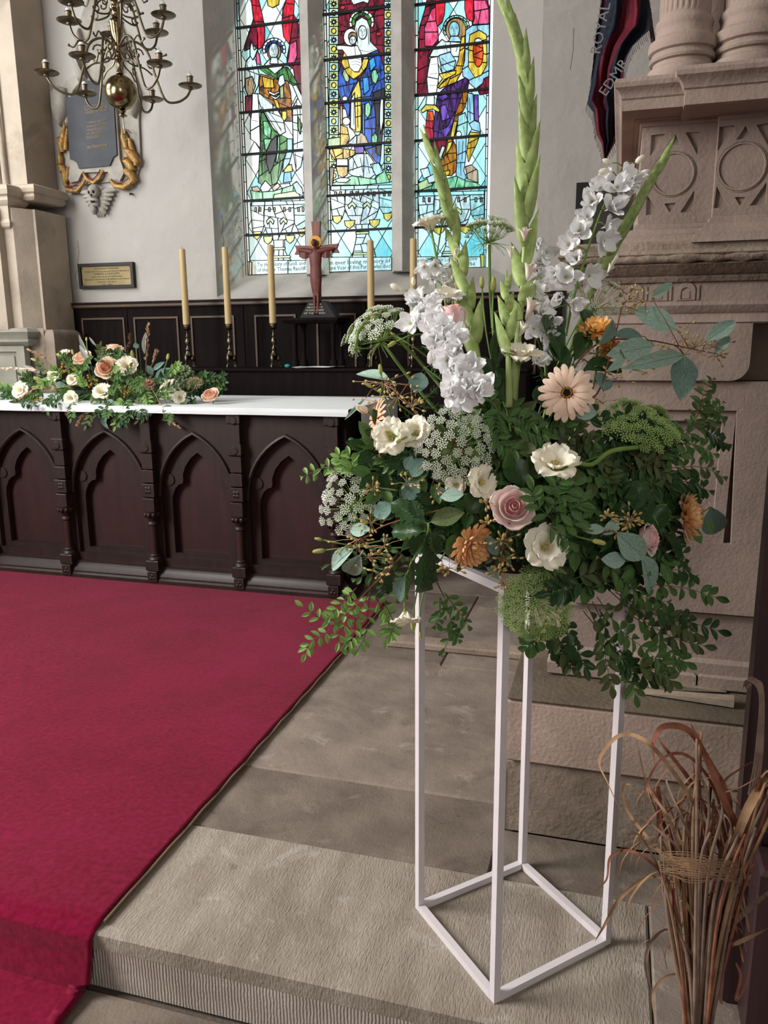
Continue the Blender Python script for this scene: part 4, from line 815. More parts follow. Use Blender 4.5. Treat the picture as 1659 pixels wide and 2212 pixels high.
def arm(ang, R, zh, zp, zlow):
    'S-scroll from stem height zh down to zlow and up under the pan at radius R, height zp'
    c, s = math.cos(ang), math.sin(ang); P3 = lambda r, z: bc+RT.cross(V(0, 0, 1))*0+V(c*r, s*r, z)
    w = MB(); w.tube(spline([P3(.02, zh), P3(R*.22, zh+.035), P3(R*.40, zh-.01), P3(R*.50, (zh+zlow)/2), P3(R*.62, zlow+.012), P3(R*.78, zlow), P3(R*.93, zlow+.035), P3(R, zp-.01)], 6), .0072, 8)
    for (r0, z0, rr, k) in ((R*.26, zh-.035, .038, 1), (R*.44, zh-.085, .026, -1)):
        w.tube([P3(r0+rr*(1-.07*i)*math.cos(i*.62), z0+rr*(1-.07*i)*math.sin(i*.62)*k) for i in range(12)], .005, 6)
    w.tube(spline([P3(R*.40, zh-.01), P3(R*.52, zh+.01), P3(R*.60, zh-.03), P3(R*.66, zh-.025)], 4), .0045, 6); w.sphere(tuple(P3(R*.67, zh-.022)), .008, 8, 6)
    w.tube(spline([P3(R*.05, zh-.03), P3(R*.15, zh-.09), P3(R*.34, zh-.11), P3(R*.46, (zh+zlow)/2)], 4), .005, 6)
    a = w.build('arm', M_brassd, ch, smooth=60); Mx = Matrix.Translation(P3(R, zp))
    put('drip_pan', pan_me, a, Mx); put('candle_stub', sc_me, a, Mx)
base = math.atan2(RT.y, RT.x)
for k in range(6): arm(base-math.radians(41+60*k), .42, .26, .06, -.03)
for k in range(6): arm(base-math.radians(7+60*k), .30, .52, .40, .30)
# ================================================================ banner and framed picture
BYY = 4.7
rows = [(-60, 1302, 1398), (0, 1300, 1402), (30, 1296, 1406), (62, 1290, 1404), (80, 1288, 1385), (100, 1286, 1366), (120, 1284, 1356), (150, 1280, 1347), (185, 1276, 1347), (220, 1268, 1345), (240, 1282, 1342), (268, 1286, 1334), (290, 1290, 1334), (310, 1300, 1328), (343, 1305, 1310)]
bn = thing('regimental_banner', 'faded navy and crimson fringed banner hanging in folds from a pole', 'banner', (ony(1340, 60, BYY).x, BYY, ony(1340, 340, BYY).z))
M_navy = mat('faded_navy_silk', '191f2e', .8, scale=20, bump=.3); M_crim = mat('faded_crimson_silk', '6e1a2c', .8, scale=14, bump=.3, col2='551526')
def bnf(u, v):
    t = v*(len(rows)-1); i = min(int(t), len(rows)-2); f = t-i
    y = rows[i][0]*(1-f)+rows[i+1][0]*f; a = rows[i][1]*(1-f)+rows[i+1][1]*f; c = rows[i][2]*(1-f)+rows[i+1][2]*f
    p = ony(a+(c-a)*u, y+3*math.sin(u*22), BYY); return (p.x, BYY+.030*math.sin(u*15+y*.010)+.012*math.sin(u*31+1), p.z)
w = MB(); w.thick(bnf, 44, 56, .002); nf = 44
for k in range(len(w.m)):
    if k < 44*56*2:
        q = k//2; u = (q % 44)/44; v = (q//44)/56; w.m[k] = 1 if (u+v*.55-.10) % .74 > .37 and not (.80 < u < .86) else 0
w.build('folded_cloth', [M_navy, M_crim], bn, smooth=60)
w = MB()
for k in range(150):
    v = k/150; u = 1.0 if k % 2 else 0.0
    a = Vector(bnf(u, v)); w.tube([a, a+V((.012 if u else -.008), -.004, -.030-random.random()*.014)], .0014, 4)
w.build('fringe', mat('dark_fringe', '2a1420', .9), bn)
pA, pB = ony(1388, -60, BYY+.06), ony(1412, 96, BYY+.06); d = (pB-pA); MB().tube([pA-d*2.2, pA, pB], .011, 8).build('pole', mat('varnished_pole', '4a2a22', .5), bn, smooth=60)
M_sil = mat('silver_embroidery', '77787a', .6, bump=.4)
def btxt(s, px, py, size, ang):
    p = ony(px, py, BYY-.05); r = V(math.cos(ang), 0, math.sin(ang)); text('embroidered_lettering', s, (p.x, BYY-.05, p.z), size, M_sil, bn, up=V(-math.sin(ang), 0, math.cos(ang)), right=r, align='LEFT')
btxt('ROYAL', 1296, 118, .075, math.radians(80)); btxt('EDMR', 1308, 210, .072, math.radians(55))
fr = [ony(1246, 397, YW), ony(1384, 560, YW)]
x0, x1, z0, z1 = fr[0].x, fr[1].x, fr[1].z, fr[0].z
pf = thing('framed_picture', 'dark framed picture on the wall behind the white delphinium', 'picture', ((x0+x1)/2, YW-.03, z0))
MB().plate([(x0, z0), (x1, z0), (x1, z1), (x0, z1)], [[(x0+.04, z0+.04), (x1-.04, z0+.04), (x1-.04, z1-.04), (x0+.04, z1-.04)]], YW-.035, YW-.001).build('frame', mat('black_frame', '17181c', .4), pf)
MB().box(x0+.036, YW-.015, z0+.036, x1-.036, YW-.005, z1-.036).build('picture_sheet', mat('dim_picture', '1e1d20', .35, scale=7, col2='3a342c', coat=.6), pf)
# ================================================================ stone monument on the right
mo = thing('stone_monument', 'large pale stone monument with columns, moulded cornice and incised panels', 'monument', (.5, 2.3, 0))
MX1, MYB = 1.9, 3.7
DY = 2.30                                              # face of the lower stage
zz = lambda py, Y=DY: zy(py, Y, 1500)
zs = .432
# stepped base: two courses of big blocks under a tread
def stone(x0, y0, z0, x1, y1, z1, m=M_stone2, bb=.006, nm='stone_block'):
    w = MB(); w.box(x0+.0025, y0, z0+.002, x1-.0025, y1, z1-.002, b=bb)
    vs = []
    for v in w.v:
        n = noise.noise(V(v[0]*5, v[1]*5, v[2]*9)); vs.append((v[0]+.002*n, v[1]+.003*n, v[2]+.002*n))
    w.v = vs; return w.build(nm, m, mo)
stone(-.268, 2.135, -.01, .30, 2.5, .225); stone(.30, 2.128, -.01, 1.2, 2.5, .225)
M_stone3 = mat('pale_weathered_stone', 'a08c80', .92, scale=5, bump=.4, bscale=90, col2='b4a092', stain=[(4, .56, .66, '8a7a6e', .5), (14, .6, .7, 'c4b4a6', .4)])
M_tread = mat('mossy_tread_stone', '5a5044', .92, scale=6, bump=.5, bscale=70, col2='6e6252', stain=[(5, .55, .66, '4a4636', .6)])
stone(-.262, 2.12, .226, .56, 2.5, zs-.014, M_stone3); stone(.56, 2.122, .226, 1.3, 2.5, zs-.014, M_stone3)
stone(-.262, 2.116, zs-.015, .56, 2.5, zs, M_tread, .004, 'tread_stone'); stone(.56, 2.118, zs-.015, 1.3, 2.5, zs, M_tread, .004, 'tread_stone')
stone(-.262, 2.5, -.01, 1.3, MYB, zs); stone(-.268, 2.13, -.012, -.262, 2.14, .2)
bx = -.165
z1_, z2_, z3_ = zz(1432), zz(1338), zz(1322)
stone(bx, DY-.005, zs, .26, 2.7, z1_-.03, M_stone); stone(.26, DY-.003, zs, MX1, 2.7, z1_-.03, M_stone)
bx2 = -.10
MB().rings(bx2, MX1, DY+.05, MYB, [(.045, z1_-.04), (.045, z1_), (.03, z1_+.01), (.028, z2_-.01), (.030, z2_), (.036, z2_+.01), (.030, z3_), (.012, z3_+.004)]).build('plinth_course', M_stone, mo, smooth=30)
zj, zt_ = zz(822), zz(700)
px_ = lambda x, y: (lambda p: (p.x, p.z))(ony(x, y, DY))
xp0, xp1 = ony(1440, 1000, DY).x, ony(1592, 1000, DY).x
holes = [[(.02, zz(1172)), (ony(1580, 1170, DY).x, zz(1172)), (ony(1592, 885, DY).x, zz(886)), (.02, zz(886))]]
MB().plate([(bx2, z3_), (MX1, z3_), (MX1, zj-.002), (bx2, zj-.002)], holes, DY, DY+.035).box(bx2, DY+.035, z3_, MX1, MYB, zj-.002).build('lower_die', M_stone, mo)
hz0, hz1 = zz(1172), zz(886); hx1 = ony(1592, 885, DY).x
MB().plate([(.02, hz0), (hx1-.005, hz0), (hx1, hz1), (.02, hz1)], [[(.05, hz0+.03), (hx1-.035, hz0+.03), (hx1-.032, hz1-.03), (.05, hz1-.03)]], DY+.012, DY+.034).build('panel_moulding', M_stone, mo)
w = MB(); xr1 = ony(1620, 760, DY).x                    # block with rounded lower right corner
arc = [(xr1-.045+.045*math.sin(a), zj+.045-.045*math.cos(a)) for a in [i*math.pi/12 for i in range(7)]]
w.plate([(bx2, zj)]+arc+[(xr1, zt_), (bx2, zt_)], [], DY-.014, DY+.05); w.box(bx2, DY+.03, zj, MX1, MYB, zt_); w.build('upper_die', M_stone, mo)
a0, a1, a2, a3, a4, a5 = zz(700), zz(675), zz(660), zz(652), zz(612), zz(600)
MB().rings(bx2, MX1, DY, MYB, [(.012, a0), (.016, a0+.004), (.012, a0+.01), (.010, a1-.003), (.014, a1), (.022, a2), (.020, a3)]).build('lower_string', M_stone, mo, smooth=30)
MB().box(bx2-.02, DY-.020, a3, MX1, MYB, a4).build('frieze', M_stone, mo)
fx = [ony(x, 632, DY).x for x in (1365, 1417, 1476, 1535, 1592)]   # little blind arcade
for k in range(4):
    cx = fx[k]+.005; r = .023; zb = a3+.004; zc = (a3+a4)/2+.004
    op = [(cx-r, zb)]+[(cx-r*math.cos(i*math.pi/8), zc+r*math.sin(i*math.pi/8)*.95) for i in range(9)]+[(cx+r, zb)]
    ip = [(cx-r*.55, zb+.002)]+[(cx-r*.55*math.cos(i*math.pi/8), zc-.004+r*.55*math.sin(i*math.pi/8)) for i in range(9)]+[(cx+r*.55, zb+.002)]
    if k < 3: MB().plate(op, [ip], DY-.0225, DY-.0195).build('frieze_arch', M_stone, mo); MB().box(cx-r*.42, DY-.0212, zb+.004, cx+r*.42, DY-.0195, zc).build('frieze_niche', M_stone, mo)
    if k < 3: MB().box(cx+r+.004, DY-.0222, zb, cx+r+.010, DY-.0195, a4-.006).build('frieze_pilaster', M_stone, mo)
ld = [(.020, a4), (.028, a4+.003), (.034, a5), (.026, a5+.004), (.036, zz(592)), (.052, zz(580)), (.060, zz(574)), (.052, zz(570)), (.050, zz(566)), (.062, zz(560)), (.070, zz(552)), (.064, zz(545)), (.040, zz(540)), (.040, zz(528)), (.030, zz(524)), (.022, zz(520))]
def rough(w, amp=.004):
    w.v = [(v[0]+amp*noise.noise(V(v[0]*25, v[1]*25, v[2]*25)), v[1]+amp*noise.noise(V(v[0]*30+9, v[1]*25, v[2]*30)), v[2]) for v in w.v]; return w
w = MB(); n = 40; vs = []
w.rings(bx2-.0, MX1, DY, MYB, ld); w.build('broken_ledge', M_stone2, mo, smooth=30)
w = MB()                                               # eroded lip of the ledge
def lip(u, v):
    x = bx2-.06+u*(MX1+.06-bx2); a = v*math.pi
    r = .010+.006*noise.noise(V(x*40, v*2, 0))
    return (x, DY-.058-r*math.sin(a)-.004*noise.noise(V(x*18, 3, v)), zz(560)+.012*math.cos(a)*(1+.5*noise.noise(V(x*30, 7, 0))))
w.grid(lip, 220, 6); w.build('eroded_lip', M_stone2, mo, smooth=True)
# upper stage: dado with incised geometric panels; left bay set back, right bay projecting
UY = 2.33; ux0 = ony(1378, 470, UY).x; uxs = ony(1536, 470, UY).x; U2 = UY-.030
zu = lambda py, Y=UY: zy(py, Y, 1450)
zb_ = zu(526, DY)
MB().rings(ux0, uxs+.02, UY, MYB, [(.055, zb_-.004), (.045, zu(520)), (.044, zu(512)), (.030, zu(508)), (.020, zu(497)), (.008, zu(493)), (.006, zu(484)), (0, zu(482))]).build('base_mould', M_stone, mo, smooth=30)
MB().rings(uxs, MX1, U2, MYB, [(.050, zb_-.004), (.044, zu(522)), (.042, zu(514)), (.028, zu(506)), (.018, zu(492)), (.008, zu(488)), (.006, zu(478)), (0, zu(476))]).build('base_mould', M_stone, mo, smooth=30)
zd0, zd1 = zu(483), zu(268)
def q(Y, *p): return [(lambda t: (t.x, t.z))(ony(a, b, Y)) for a, b in p]
hl = [q(UY, (1407, 292), (1437, 289), (1404, 338)), q(UY, (1459, 290), (1471, 312), (1442, 314)), q(UY, (1481, 286), (1511, 285), (1506, 334)), q(UY, (1397, 420), (1424, 461), (1395, 465)), q(UY, (1435, 440), (1460, 438), (1446, 459)), q(UY, (1500, 411), (1497, 457), (1469, 459))]
hr = [q(U2, (1554, 274), (1586, 271), (1550, 327)), q(U2, (1611, 272), (1624, 298), (1590, 302)), q(U2, (1634, 270), (1668, 264), (1663, 322)), q(U2, (1548, 402), (1574, 446), (1542, 450)), q(U2, (1587, 426), (1610, 425), (1598, 444)), q(U2, (1656, 393), (1655, 442), (1620, 444))]
MB().plate([(ux0, zd0), (uxs, zd0), (uxs, zd1), (ux0, zd1)], hl, UY, UY+.006).box(ux0, UY+.006, zd0, uxs+.01, MYB, zd1).build('incised_panel', M_stone, mo)
MB().plate([(uxs, zd0), (MX1, zd0), (MX1, zd1+.02), (uxs, zd1+.02)], hr, U2, U2+.006).box(uxs, U2+.006, zd0, MX1, MYB, zd1+.02).build('incised_panel', M_stone, mo)
def disc(px, py, r, Y):
    p = ony(px, py, Y); w = MB(); w.lathe([(r-.004, -.002), (r-.003, .003), (r+.001, .003), (r+.002, -.002)], 40, 0, Matrix.Translation((p.x, Y, p.z)) @ Matrix.Rotation(math.pi/2, 4, 'X')); w.build('roundel', M_stone, mo, smooth=40)
    w = MB(); w.tube([(p.x+(r+.0035)*math.cos(a*.157), Y-.0005, p.z+(r+.0035)*math.sin(a*.157)) for a in range(41)], .0016, 4); w.build('roundel_groove', M_stone2, mo)
disc(1453, 376, .052, UY); disc(1602, 360, .056, U2)
# bed mouldings and cornice (left part, then the part breaking forward)
cb = [(0, 272), (.006, 268), (.008, 258), (.020, 254), (.024, 246), (.040, 240), (.052, 232)]
MB().rings(ux0, uxs+.02, UY, MYB, [(o, zu(p, UY-o)) for o, p in cb]).build('bed_mould', M_stone, mo, smooth=30)
MB().rings(uxs+.005, MX1, U2, MYB, [(o, zu(p-3, U2-o)) for o, p in cb]).build('bed_mould', M_stone, mo, smooth=30)
CYf = UY-.115; xk = ony(1478, 200, CYf).x; cl0 = ony(1345, 220, CYf).x
cz0 = zy(238, CYf, 1400); cz1 = zy(213, CYf, 1400)
corn = [(-.03, cz0+.004), (-.008, cz0), (0, cz0+.002), (0, cz1), (.004, cz1+.003), (.006, cz1+.012), (.012, cz1+.020), (.020, cz1+.026), (.022, cz1+.036), (.018, cz1+.046), (-.03, cz1+.050)]
rough(MB().rings(cl0, xk+.04, CYf, MYB, corn), .002).build('cornice', M_stone, mo, smooth=30)
CY2 = CYf-.035; cA, cB = zy(222, CY2, 1560), zy(187, CY2, 1560)
corn2 = [(-.03, cA+.004), (-.008, cA), (0, cA+.002), (0, cB), (.004, cB+.003), (.006, cB+.012), (.014, cB+.022), (.022, cB+.028), (.024, cB+.038), (.018, cB+.048), (-.03, cB+.052)]
rough(MB().rings(xk, MX1, CY2, MYB, corn2), .002).build('cornice', M_stone, mo, smooth=30)
ct = cz1+.050
# columns with moulded attic bases
def column(px, Y, zt0_, r):
    x = ony(px, 80, Y).x; T = Matrix.Translation((x, Y, 0)); z = zt0_
    w = MB()
    w.lathe([(r*1.48, z-.01), (r*1.48, z), (r*1.42, z+.006), (r*1.30, z+.02), (r*1.22, z+.034), (r*1.20, z+.040), (r*1.34, z+.043), (r*1.40, z+.056), (r*1.34, z+.069), (r*1.22, z+.073), (r*1.17, z+.079), (r*1.16, z+.085), (r*1.28, z+.088), (r*1.32, z+.094), (r*1.28, z+.100), (r*1.22, z+.104), (r*1.22, z+.108),
             (r*1.34, z+.112), (r*1.38, z+.124), (r*1.33, z+.137), (r*1.2, z+.142), (r*1.12, z+.150), (r*1.08, z+.166), (r*1.10, z+.170), (r*1.14, z+.178), (r*1.10, z+.187), (r*1.02, z+.192), (r*1.0, z+.196)], 48, 0, T)
    w.build('column_base', M_stone, mo, smooth=40)
    w = MB(); N = 28
    for k in range(2): pass
    vs = []; zz_ = [z+.196, z+.21, z+1.6]
    for zc in zz_:
        for a in range(N*4):
            f = a % 4; rr = r*(1-.035*(f in (2, 3))) if zc > z+.2 else r*.98
            an = 2*math.pi*a/(N*4); vs.append((x+rr*math.cos(an), Y+rr*math.sin(an), zc))
    n = N*4; w.add(vs, [(i*n+k, i*n+(k+1) % n, (i+1)*n+(k+1) % n, (i+1)*n+k) for i in range(2) for k in range(n)]); w.build('column_shaft', M_stone, mo)
column(1477, 2.44, ct-.002, .064); column(1622, 2.44, cB+.050, .070)
MB().box(ony(1530, 80, 2.56).x-.01, 2.56, ct, ony(1546, 80, 2.56).x+.03, 2.7, 5.3).build('pilaster', M_stone, mo)
MB().box(.45, 2.9, 2.1, MX1, MYB, 4.2).build('back_slab', M_stone, mo)
# ================================================================ dark timber upright at the right edge
TY = 1.62; tx0 = ony(1632, 1400, TY).x
ti = thing('bench_end', 'tall dark oak bench end standing at the right edge before the monument', 'pew', (tx0+.2, TY, 0))
M_pew = mat('pew_oak', '2a1a1c', .5, scale=4, bump=.12, bscale=70, col2='3a2526', stretch=(8, 8, .5), coat=.1)
zt9 = 2.1
w = MB().box(tx0, TY, 0, tx0+.045, TY+.05, zt9, b=.006); w.build('stile', M_pew, ti)
MB().box(tx0+.045, TY+.015, 0, tx0+.40, TY+.04, zt9-.01, b=.004).build('panel', M_pew, ti)
MB().tube([(tx0+.05, TY+.002, z) for z in (.46, 1.0, zt9-.03)], .009, 6).tube([(tx0+.075, TY+.006, z) for z in (.46, 1.0, zt9-.03)], .006, 6).build('edge_moulding', M_pew, ti, smooth=60)
MB().box(tx0+.03, TY-.10, 0, tx0+.5, TY-.002, .40, b=.008).build('seat_end', M_pew, ti)
MB().sphere((tx0+.055, TY-.014, ony(1650, 725, TY).z), .014, 12, 8).build('knob', M_dark, ti, smooth=True)
# wooden wedges on the ledge
M_wedge = mat('pale_wood', '8d8070', .8, scale=14, bump=.3, stretch=(2, 8, 8), col2='a59886')
def wedge(p, q_, t0, t1, wdt, lab):
    a, b = onz(*p, z=zs+.004), onz(*q_, z=zs+.004); d = (b-a).normalized(); n = V(-d.y, d.x, 0)*wdt
    w = MB(); w.add([a, b, b+n, a+n, a+V(0, 0, t0), b+V(0, 0, t1), b+n+V(0, 0, t1), a+n+V(0, 0, t0)], [(0, 3, 2, 1), (4, 5, 6, 7), (0, 1, 5, 4), (1, 2, 6, 5), (2, 3, 7, 6), (3, 0, 4, 7)])
    setk(w.build('wooden_wedge', M_wedge), lab, 'wedge', 'wooden wedges on the stone ledge')
wedge((1388, 1499), (1585, 1529), .002, .022, .035, 'pale wooden wedge lying nearer the ledge edge, thick end right')
wedge((1405, 1489), (1570, 1496), .022, .001, .03, 'pale wooden wedge at the back of the ledge, thin end right')
# ================================================================ flower stand
st = thing('flower_stand', 'tall white square metal frame stand carrying the big flower arrangement', 'stand', (-.19, 1.73, 0))
M_wht = mat('white_painted_metal', 'd2cccf', .45, var=.03, scale=20)
SC = V(-.1905, 1.7285, 0); HH = .955; bt = .0085
cor = [SC+V(-.002, -.236, 0), SC+V(.229, .006, 0), SC+V(.003, .238, 0), SC+V(-.229, 0, 0)]
def bar(a, b, name):
    a, b = Vector(a), Vector(b); d = (b-a).normalized(); L = (b-a).length
    if abs(d.z) > .9: x = V(1, 1, 0).normalized()
    else: x = V(0, 0, 1)
    y = d.cross(x); M = Matrix(((x.x, y.x, d.x, a.x), (x.y, y.y, d.y, a.y), (x.z, y.z, d.z, a.z), (0, 0, 0, 1)))
    put(name, MB().box(-bt, -bt, 0, bt, bt, L, b=.0012).mesh(name, M_wht), st, M)
for k in range(4):
    a, b = cor[k], cor[(k+1) % 4]; d = (b-a).normalized()*bt
    bar(a+V(0, 0, bt+.001)+d, b+V(0, 0, bt+.001)-d, 'base_rail'); bar(a+V(0, 0, HH-bt)+d, b+V(0, 0, HH-bt)-d, 'top_rail'); bar(a+V(0, 0, .001), a+V(0, 0, HH), 'leg')
bo = thing('flower_bowl', 'black plastic bowl resting on the stand top, holding floral foam', 'bowl', (SC.x, SC.y, HH))
T = Matrix.Translation((SC.x, SC.y, HH+.0015))
MB().lathe([(.12, 0), (.165, .0), (.185, .03), (.19, .045), (.182, .045), (.17, .01), (.0, .012)], 32, 0, T).build('bowl', M_dark, bo, smooth=40)
MB().box(SC.x-.10, SC.y-.10, HH+.014, SC.x+.10, SC.y+.10, HH+.13, b=.015).build('floral_foam', mat('green_foam', '1d3a22', .95, bump=.4), bo)
# ================================================================ dried grass bundle, front right
gb = onz(1500, 2262); gr_ = thing('dried_grass_bundle', 'tall bundle of dry brown grass tied with raffia before the monument', 'dried grass', gb)
MG = [mat('dry_grass_'+n, c, .8, var=.2, scale=30, col2=d, trans=.15) for n, c, d in (('tan', '7d6149', 'a58462'), ('russet', '6a3c2e', '95604a'), ('grey', '6f5c50', '91796a'))]
GYp = 1.37
def gpt(x, y, dy=0.): return ony(x, y, GYp+dy)
rnd = random.Random(5)
def ribbon(pts, wd, m, name, tw=0.):
    P = spline(pts, 6); w = MB(); vs = []; n = len(P)
    for i, p in enumerate(P):
        t = (P[min(i+1, n-1)]-P[max(i-1, 0)]).normalized(); a = t.cross(FW).normalized(); f = i/(n-1)
        ww = wd*math.sin(math.pi*min(1, .18+.82*f))**.7 if f > .0 else wd*.4
        a2 = (a*math.cos(tw*f*3)+FW*math.sin(tw*f*3)); vs += [p+a2*ww, p+FW*ww*.35, p-a2*ww]
    w.add(vs, [(i*3+k, i*3+k+1, i*3+4+k, i*3+3+k) for i in range(n-1) for k in (0, 1)]); w.build(name, m, gr_, smooth=True)
stems = [((1500, 2240), (1478, 1900), (1420, 1730), (1405, 1700)), ((1508, 2240), (1508, 1800), (1510, 1600), (1508, 1598)), ((1512, 2240), (1525, 1900), (1545, 1740), (1520, 1660)), ((1520, 2240), (1560, 1960), (1640, 1720), (1659, 1700)),
 ((1524, 2240), (1580, 1960), (1659, 1760), (1690, 1700)), ((1495, 2240), (1460, 2000), (1440, 1850), (1425, 1740)), ((1502, 2240), (1490, 1950), (1500, 1750), (1502, 1720)), ((1515, 2240), (1540, 2000), (1575, 1800), (1560, 1735)), ((1506, 2240), (1500, 1950), (1490, 1800), (1470, 1720)), ((1518, 2240), (1570, 2030), (1620, 1900), (1690, 1830)),
 ((1512, 2240), (1520, 1900), (1535, 1800), (1552, 1740)), ((1520, 2240), (1545, 1950), (1590, 1800), (1625, 1720)), ((1490, 2240), (1470, 2060), (1455, 1950), (1440, 1860))]
for k in range(64):
    s = stems[k % len(stems)]; j = lambda a: rnd.uniform(-a, a); dy = j(.05); kk = rnd.uniform(.6, 1.0)
    P = [gpt(x+j(10+i*4), y+(j(10) if i else 0), dy+i*.01) for i, (x, y) in enumerate(s)]
    pts = spline(P, 5); pts = pts[:max(6, int(len(pts)*kk))]
    MB().tube(pts, [.0038*(1-.5*i/len(pts)) for i in range(len(pts))], 6).build('stem', MG[k % 3], gr_, smooth=True)
blades = [([(1560, 1900), (1590, 1800), (1560, 1720), (1500, 1590), (1440, 1568), (1412, 1600), (1415, 1660)], .010, 1), ([(1540, 1860), (1520, 1780), (1470, 1690), (1400, 1605), (1340, 1588), (1295, 1640), (1312, 1690), (1345, 1760)], .006, 0),
 ([(1570, 1880), (1560, 1760), (1530, 1680), (1480, 1630), (1430, 1640), (1395, 1700), (1390, 1760)], .004, 1), ([(1545, 1930), (1560, 1830), (1575, 1730), (1530, 1640), (1490, 1560)], .008, 1), ([(1500, 1990), (1460, 1900), (1440, 1860), (1360, 1760), (1345, 1710), (1360, 1695), (1420, 1740)], .005, 0),
 ([(1480, 1980), (1470, 1850), (1430, 1800), (1370, 1760), (1350, 1810), (1370, 1850)], .004, 2), ([(1560, 1900), (1610, 1760), (1650, 1680), (1600, 1700), (1565, 1712)], .011, 0), ([(1580, 1900), (1620, 1790), (1640, 1700), (1655, 1660)], .010, 1), ([(1470, 2000), (1440, 1900), (1370, 1840), (1320, 1850), (1310, 1900), (1280, 1930)], .004, 1),
 ([(1510, 2080), (1450, 2010), (1410, 2030), (1395, 2080), (1408, 2150), (1415, 2200)], .005, 2), ([(1500, 2100), (1440, 2110), (1410, 2150), (1420, 2230)], .004, 0), ([(1455, 1905), (1400, 1895), (1340, 1940), (1305, 2000), (1284, 2035)], .005, 0), ([(1580, 2000), (1620, 1960), (1659, 1930), (1700, 1900)], .009, 2), ([(1585, 2040), (1630, 2020), (1680, 1995)], .009, 0),
 ([(1590, 2080), (1600, 2110), (1590, 2160), (1610, 2130), (1625, 2060)], .004, 1), ([(1560, 2170), (1545, 2130), (1530, 2160)], .006, 0), ([(1560, 1850), (1540, 1790), (1500, 1700), (1440, 1620), (1420, 1590)], .006, 1), ([(1455, 1720), (1490, 1790), (1500, 1850), (1500, 1900)], .004, 2), ([(1610, 1900), (1590, 1780), (1560, 1700), (1600, 1660), (1640, 1640)], .005, 1), ([(1470, 1830), (1440, 1760), (1400, 1700), (1375, 1600)], .004, 0), ([(1450, 1870), (1425, 1800), (1425, 1730), (1420, 1700), (1415, 1760)], .006, 1), ([(1500, 1830), (1470, 1760), (1440, 1690), (1445, 1660), (1460, 1668)], .003, 2), ([(1445, 1960), (1420, 1870), (1375, 1800), (1340, 1840), (1330, 1930), (1300, 1980)], .003, 0)]
for pts, wd, mi in blades: ribbon([gpt(x, y, rnd.uniform(-.04, .03)) for x, y in pts], wd*.72, MG[mi], 'blade', rnd.uniform(-.6, .6))
for k in range(46):
    x0 = rnd.uniform(1440, 1620); y0 = rnd.uniform(1760, 2100); s = rnd.choice((-1, -1, 1)); L = rnd.uniform(40, 130)
    P = [gpt(x0, y0), gpt(x0+s*L*.25, y0-L), gpt(x0+s*L*.8, y0-L*1.2), gpt(x0+s*L*1.25, y0-L*.75), gpt(x0+s*L*1.35, y0-L*.3)]
    ribbon(P, rnd.uniform(.0010, .0028), MG[k % 3], 'blade', 1.)
w = MB()
for k in range(40):
    y0 = 1868+rnd.uniform(-22, 24); pts = [gpt(1437+rnd.uniform(-14, 6), y0-8, -.05), gpt(1490, y0+4+rnd.uniform(-14, 14), -.07), gpt(1560, y0+10, -.06), gpt(1600+rnd.uniform(-10, 30), y0+18+rnd.uniform(-8, 8), .0)]
    w.tube(spline(pts, 4), .0005, 4)
w.build('raffia_tie', MG[0], gr_, kind='stuff')
w = MB()
for k in range(34):
    a = rnd.uniform(-1, 1); pts = [ony(1608+a*5, 1480+abs(a)*10, TY-.03), ony(1625+a*14, 1462+abs(a)*8, TY-.04), ony(1645+a*6, 1500, TY-.05), ony(1640+a*9, 1620, TY-.05), ony(1625+a*12, 1740+rnd.uniform(-40, 40), TY-.06)]
    w.tube(spline(pts, 4), .0007, 4)
w.build('raffia_tail', MG[2], gr_, kind='stuff')
# ================================================================ flowers: materials
def fm(n, c, c2, rough=.55, trans=.3, **k):
    if 'petal' in n: trans = .2
    return mat(n, c, rough, col2=c2, trans=trans, var=.1, scale=k.pop('scale', 14), spec=.25, **k)
F_stem = fm('green_stem', '5f8040', '7f9c52', trans=.0); F_stemd = fm('dark_stem', '3a4c2c', '50663a', trans=0.); F_red = fm('red_twig', '5c3426', '7c4a34', trans=0.)
F_leafd = fm('dark_glossy_leaf', '263f24', '3e5e36', rough=.35, trans=.12); F_leafm = fm('mid_green_leaf', '446434', '64884c', rough=.45, trans=.2); F_leafl = fm('fresh_green_leaf', '6c944a', '94b868', rough=.5, trans=.25)
F_leafo = fm('olive_leaf', '485636', '667448', rough=.5, trans=.15); F_euc = fm('blue_green_leaf', '84a496', 'a6c2b2', rough=.6, trans=.15); F_eucd = fm('grey_green_leaf', '58756a', '76938a', rough=.6, trans=.12); F_vein = fm('pale_vein', '8fae88', 'a9c49c', trans=.1)
F_glad = fm('gladiolus_green', '8ca25a', 'b4c886', rough=.5, trans=.25, scale=6); F_glad2 = fm('gladiolus_tip', 'a8b86a', 'd0cc94', trans=.3)
F_white = fm('white_petal', 'f6f6f6', 'fdfdfd', trans=.3); F_ivory = fm('ivory_petal', 'f4eed6', 'fcf8ea', trans=.3); F_blush = fm('blush_petal', 'f6dad6', 'fceee8', trans=.3); F_pink = fm('pink_petal', 'fccaca', 'fedcda', trans=.3)
F_peach = fm('peach_petal', 'f8d6bc', 'fae6d2', trans=.3); F_coral = fm('coral_ray', 'e2906c', 'eca888', trans=.25); F_salm = fm('salmon_petal', 'eab090', 'f6ccb2', trans=.25)
F_oran = fm('amber_petal', 'fab860', 'fed690', trans=.3); F_orab = fm('bronze_petal', 'e8ae74', 'f6cc9c', trans=.25); F_yel = fm('yellow_anther', 'cca030', 'e0c04a', trans=.1); F_lime = fm('lime_bud', 'b4bc60', 'd4d48c', trans=.25)
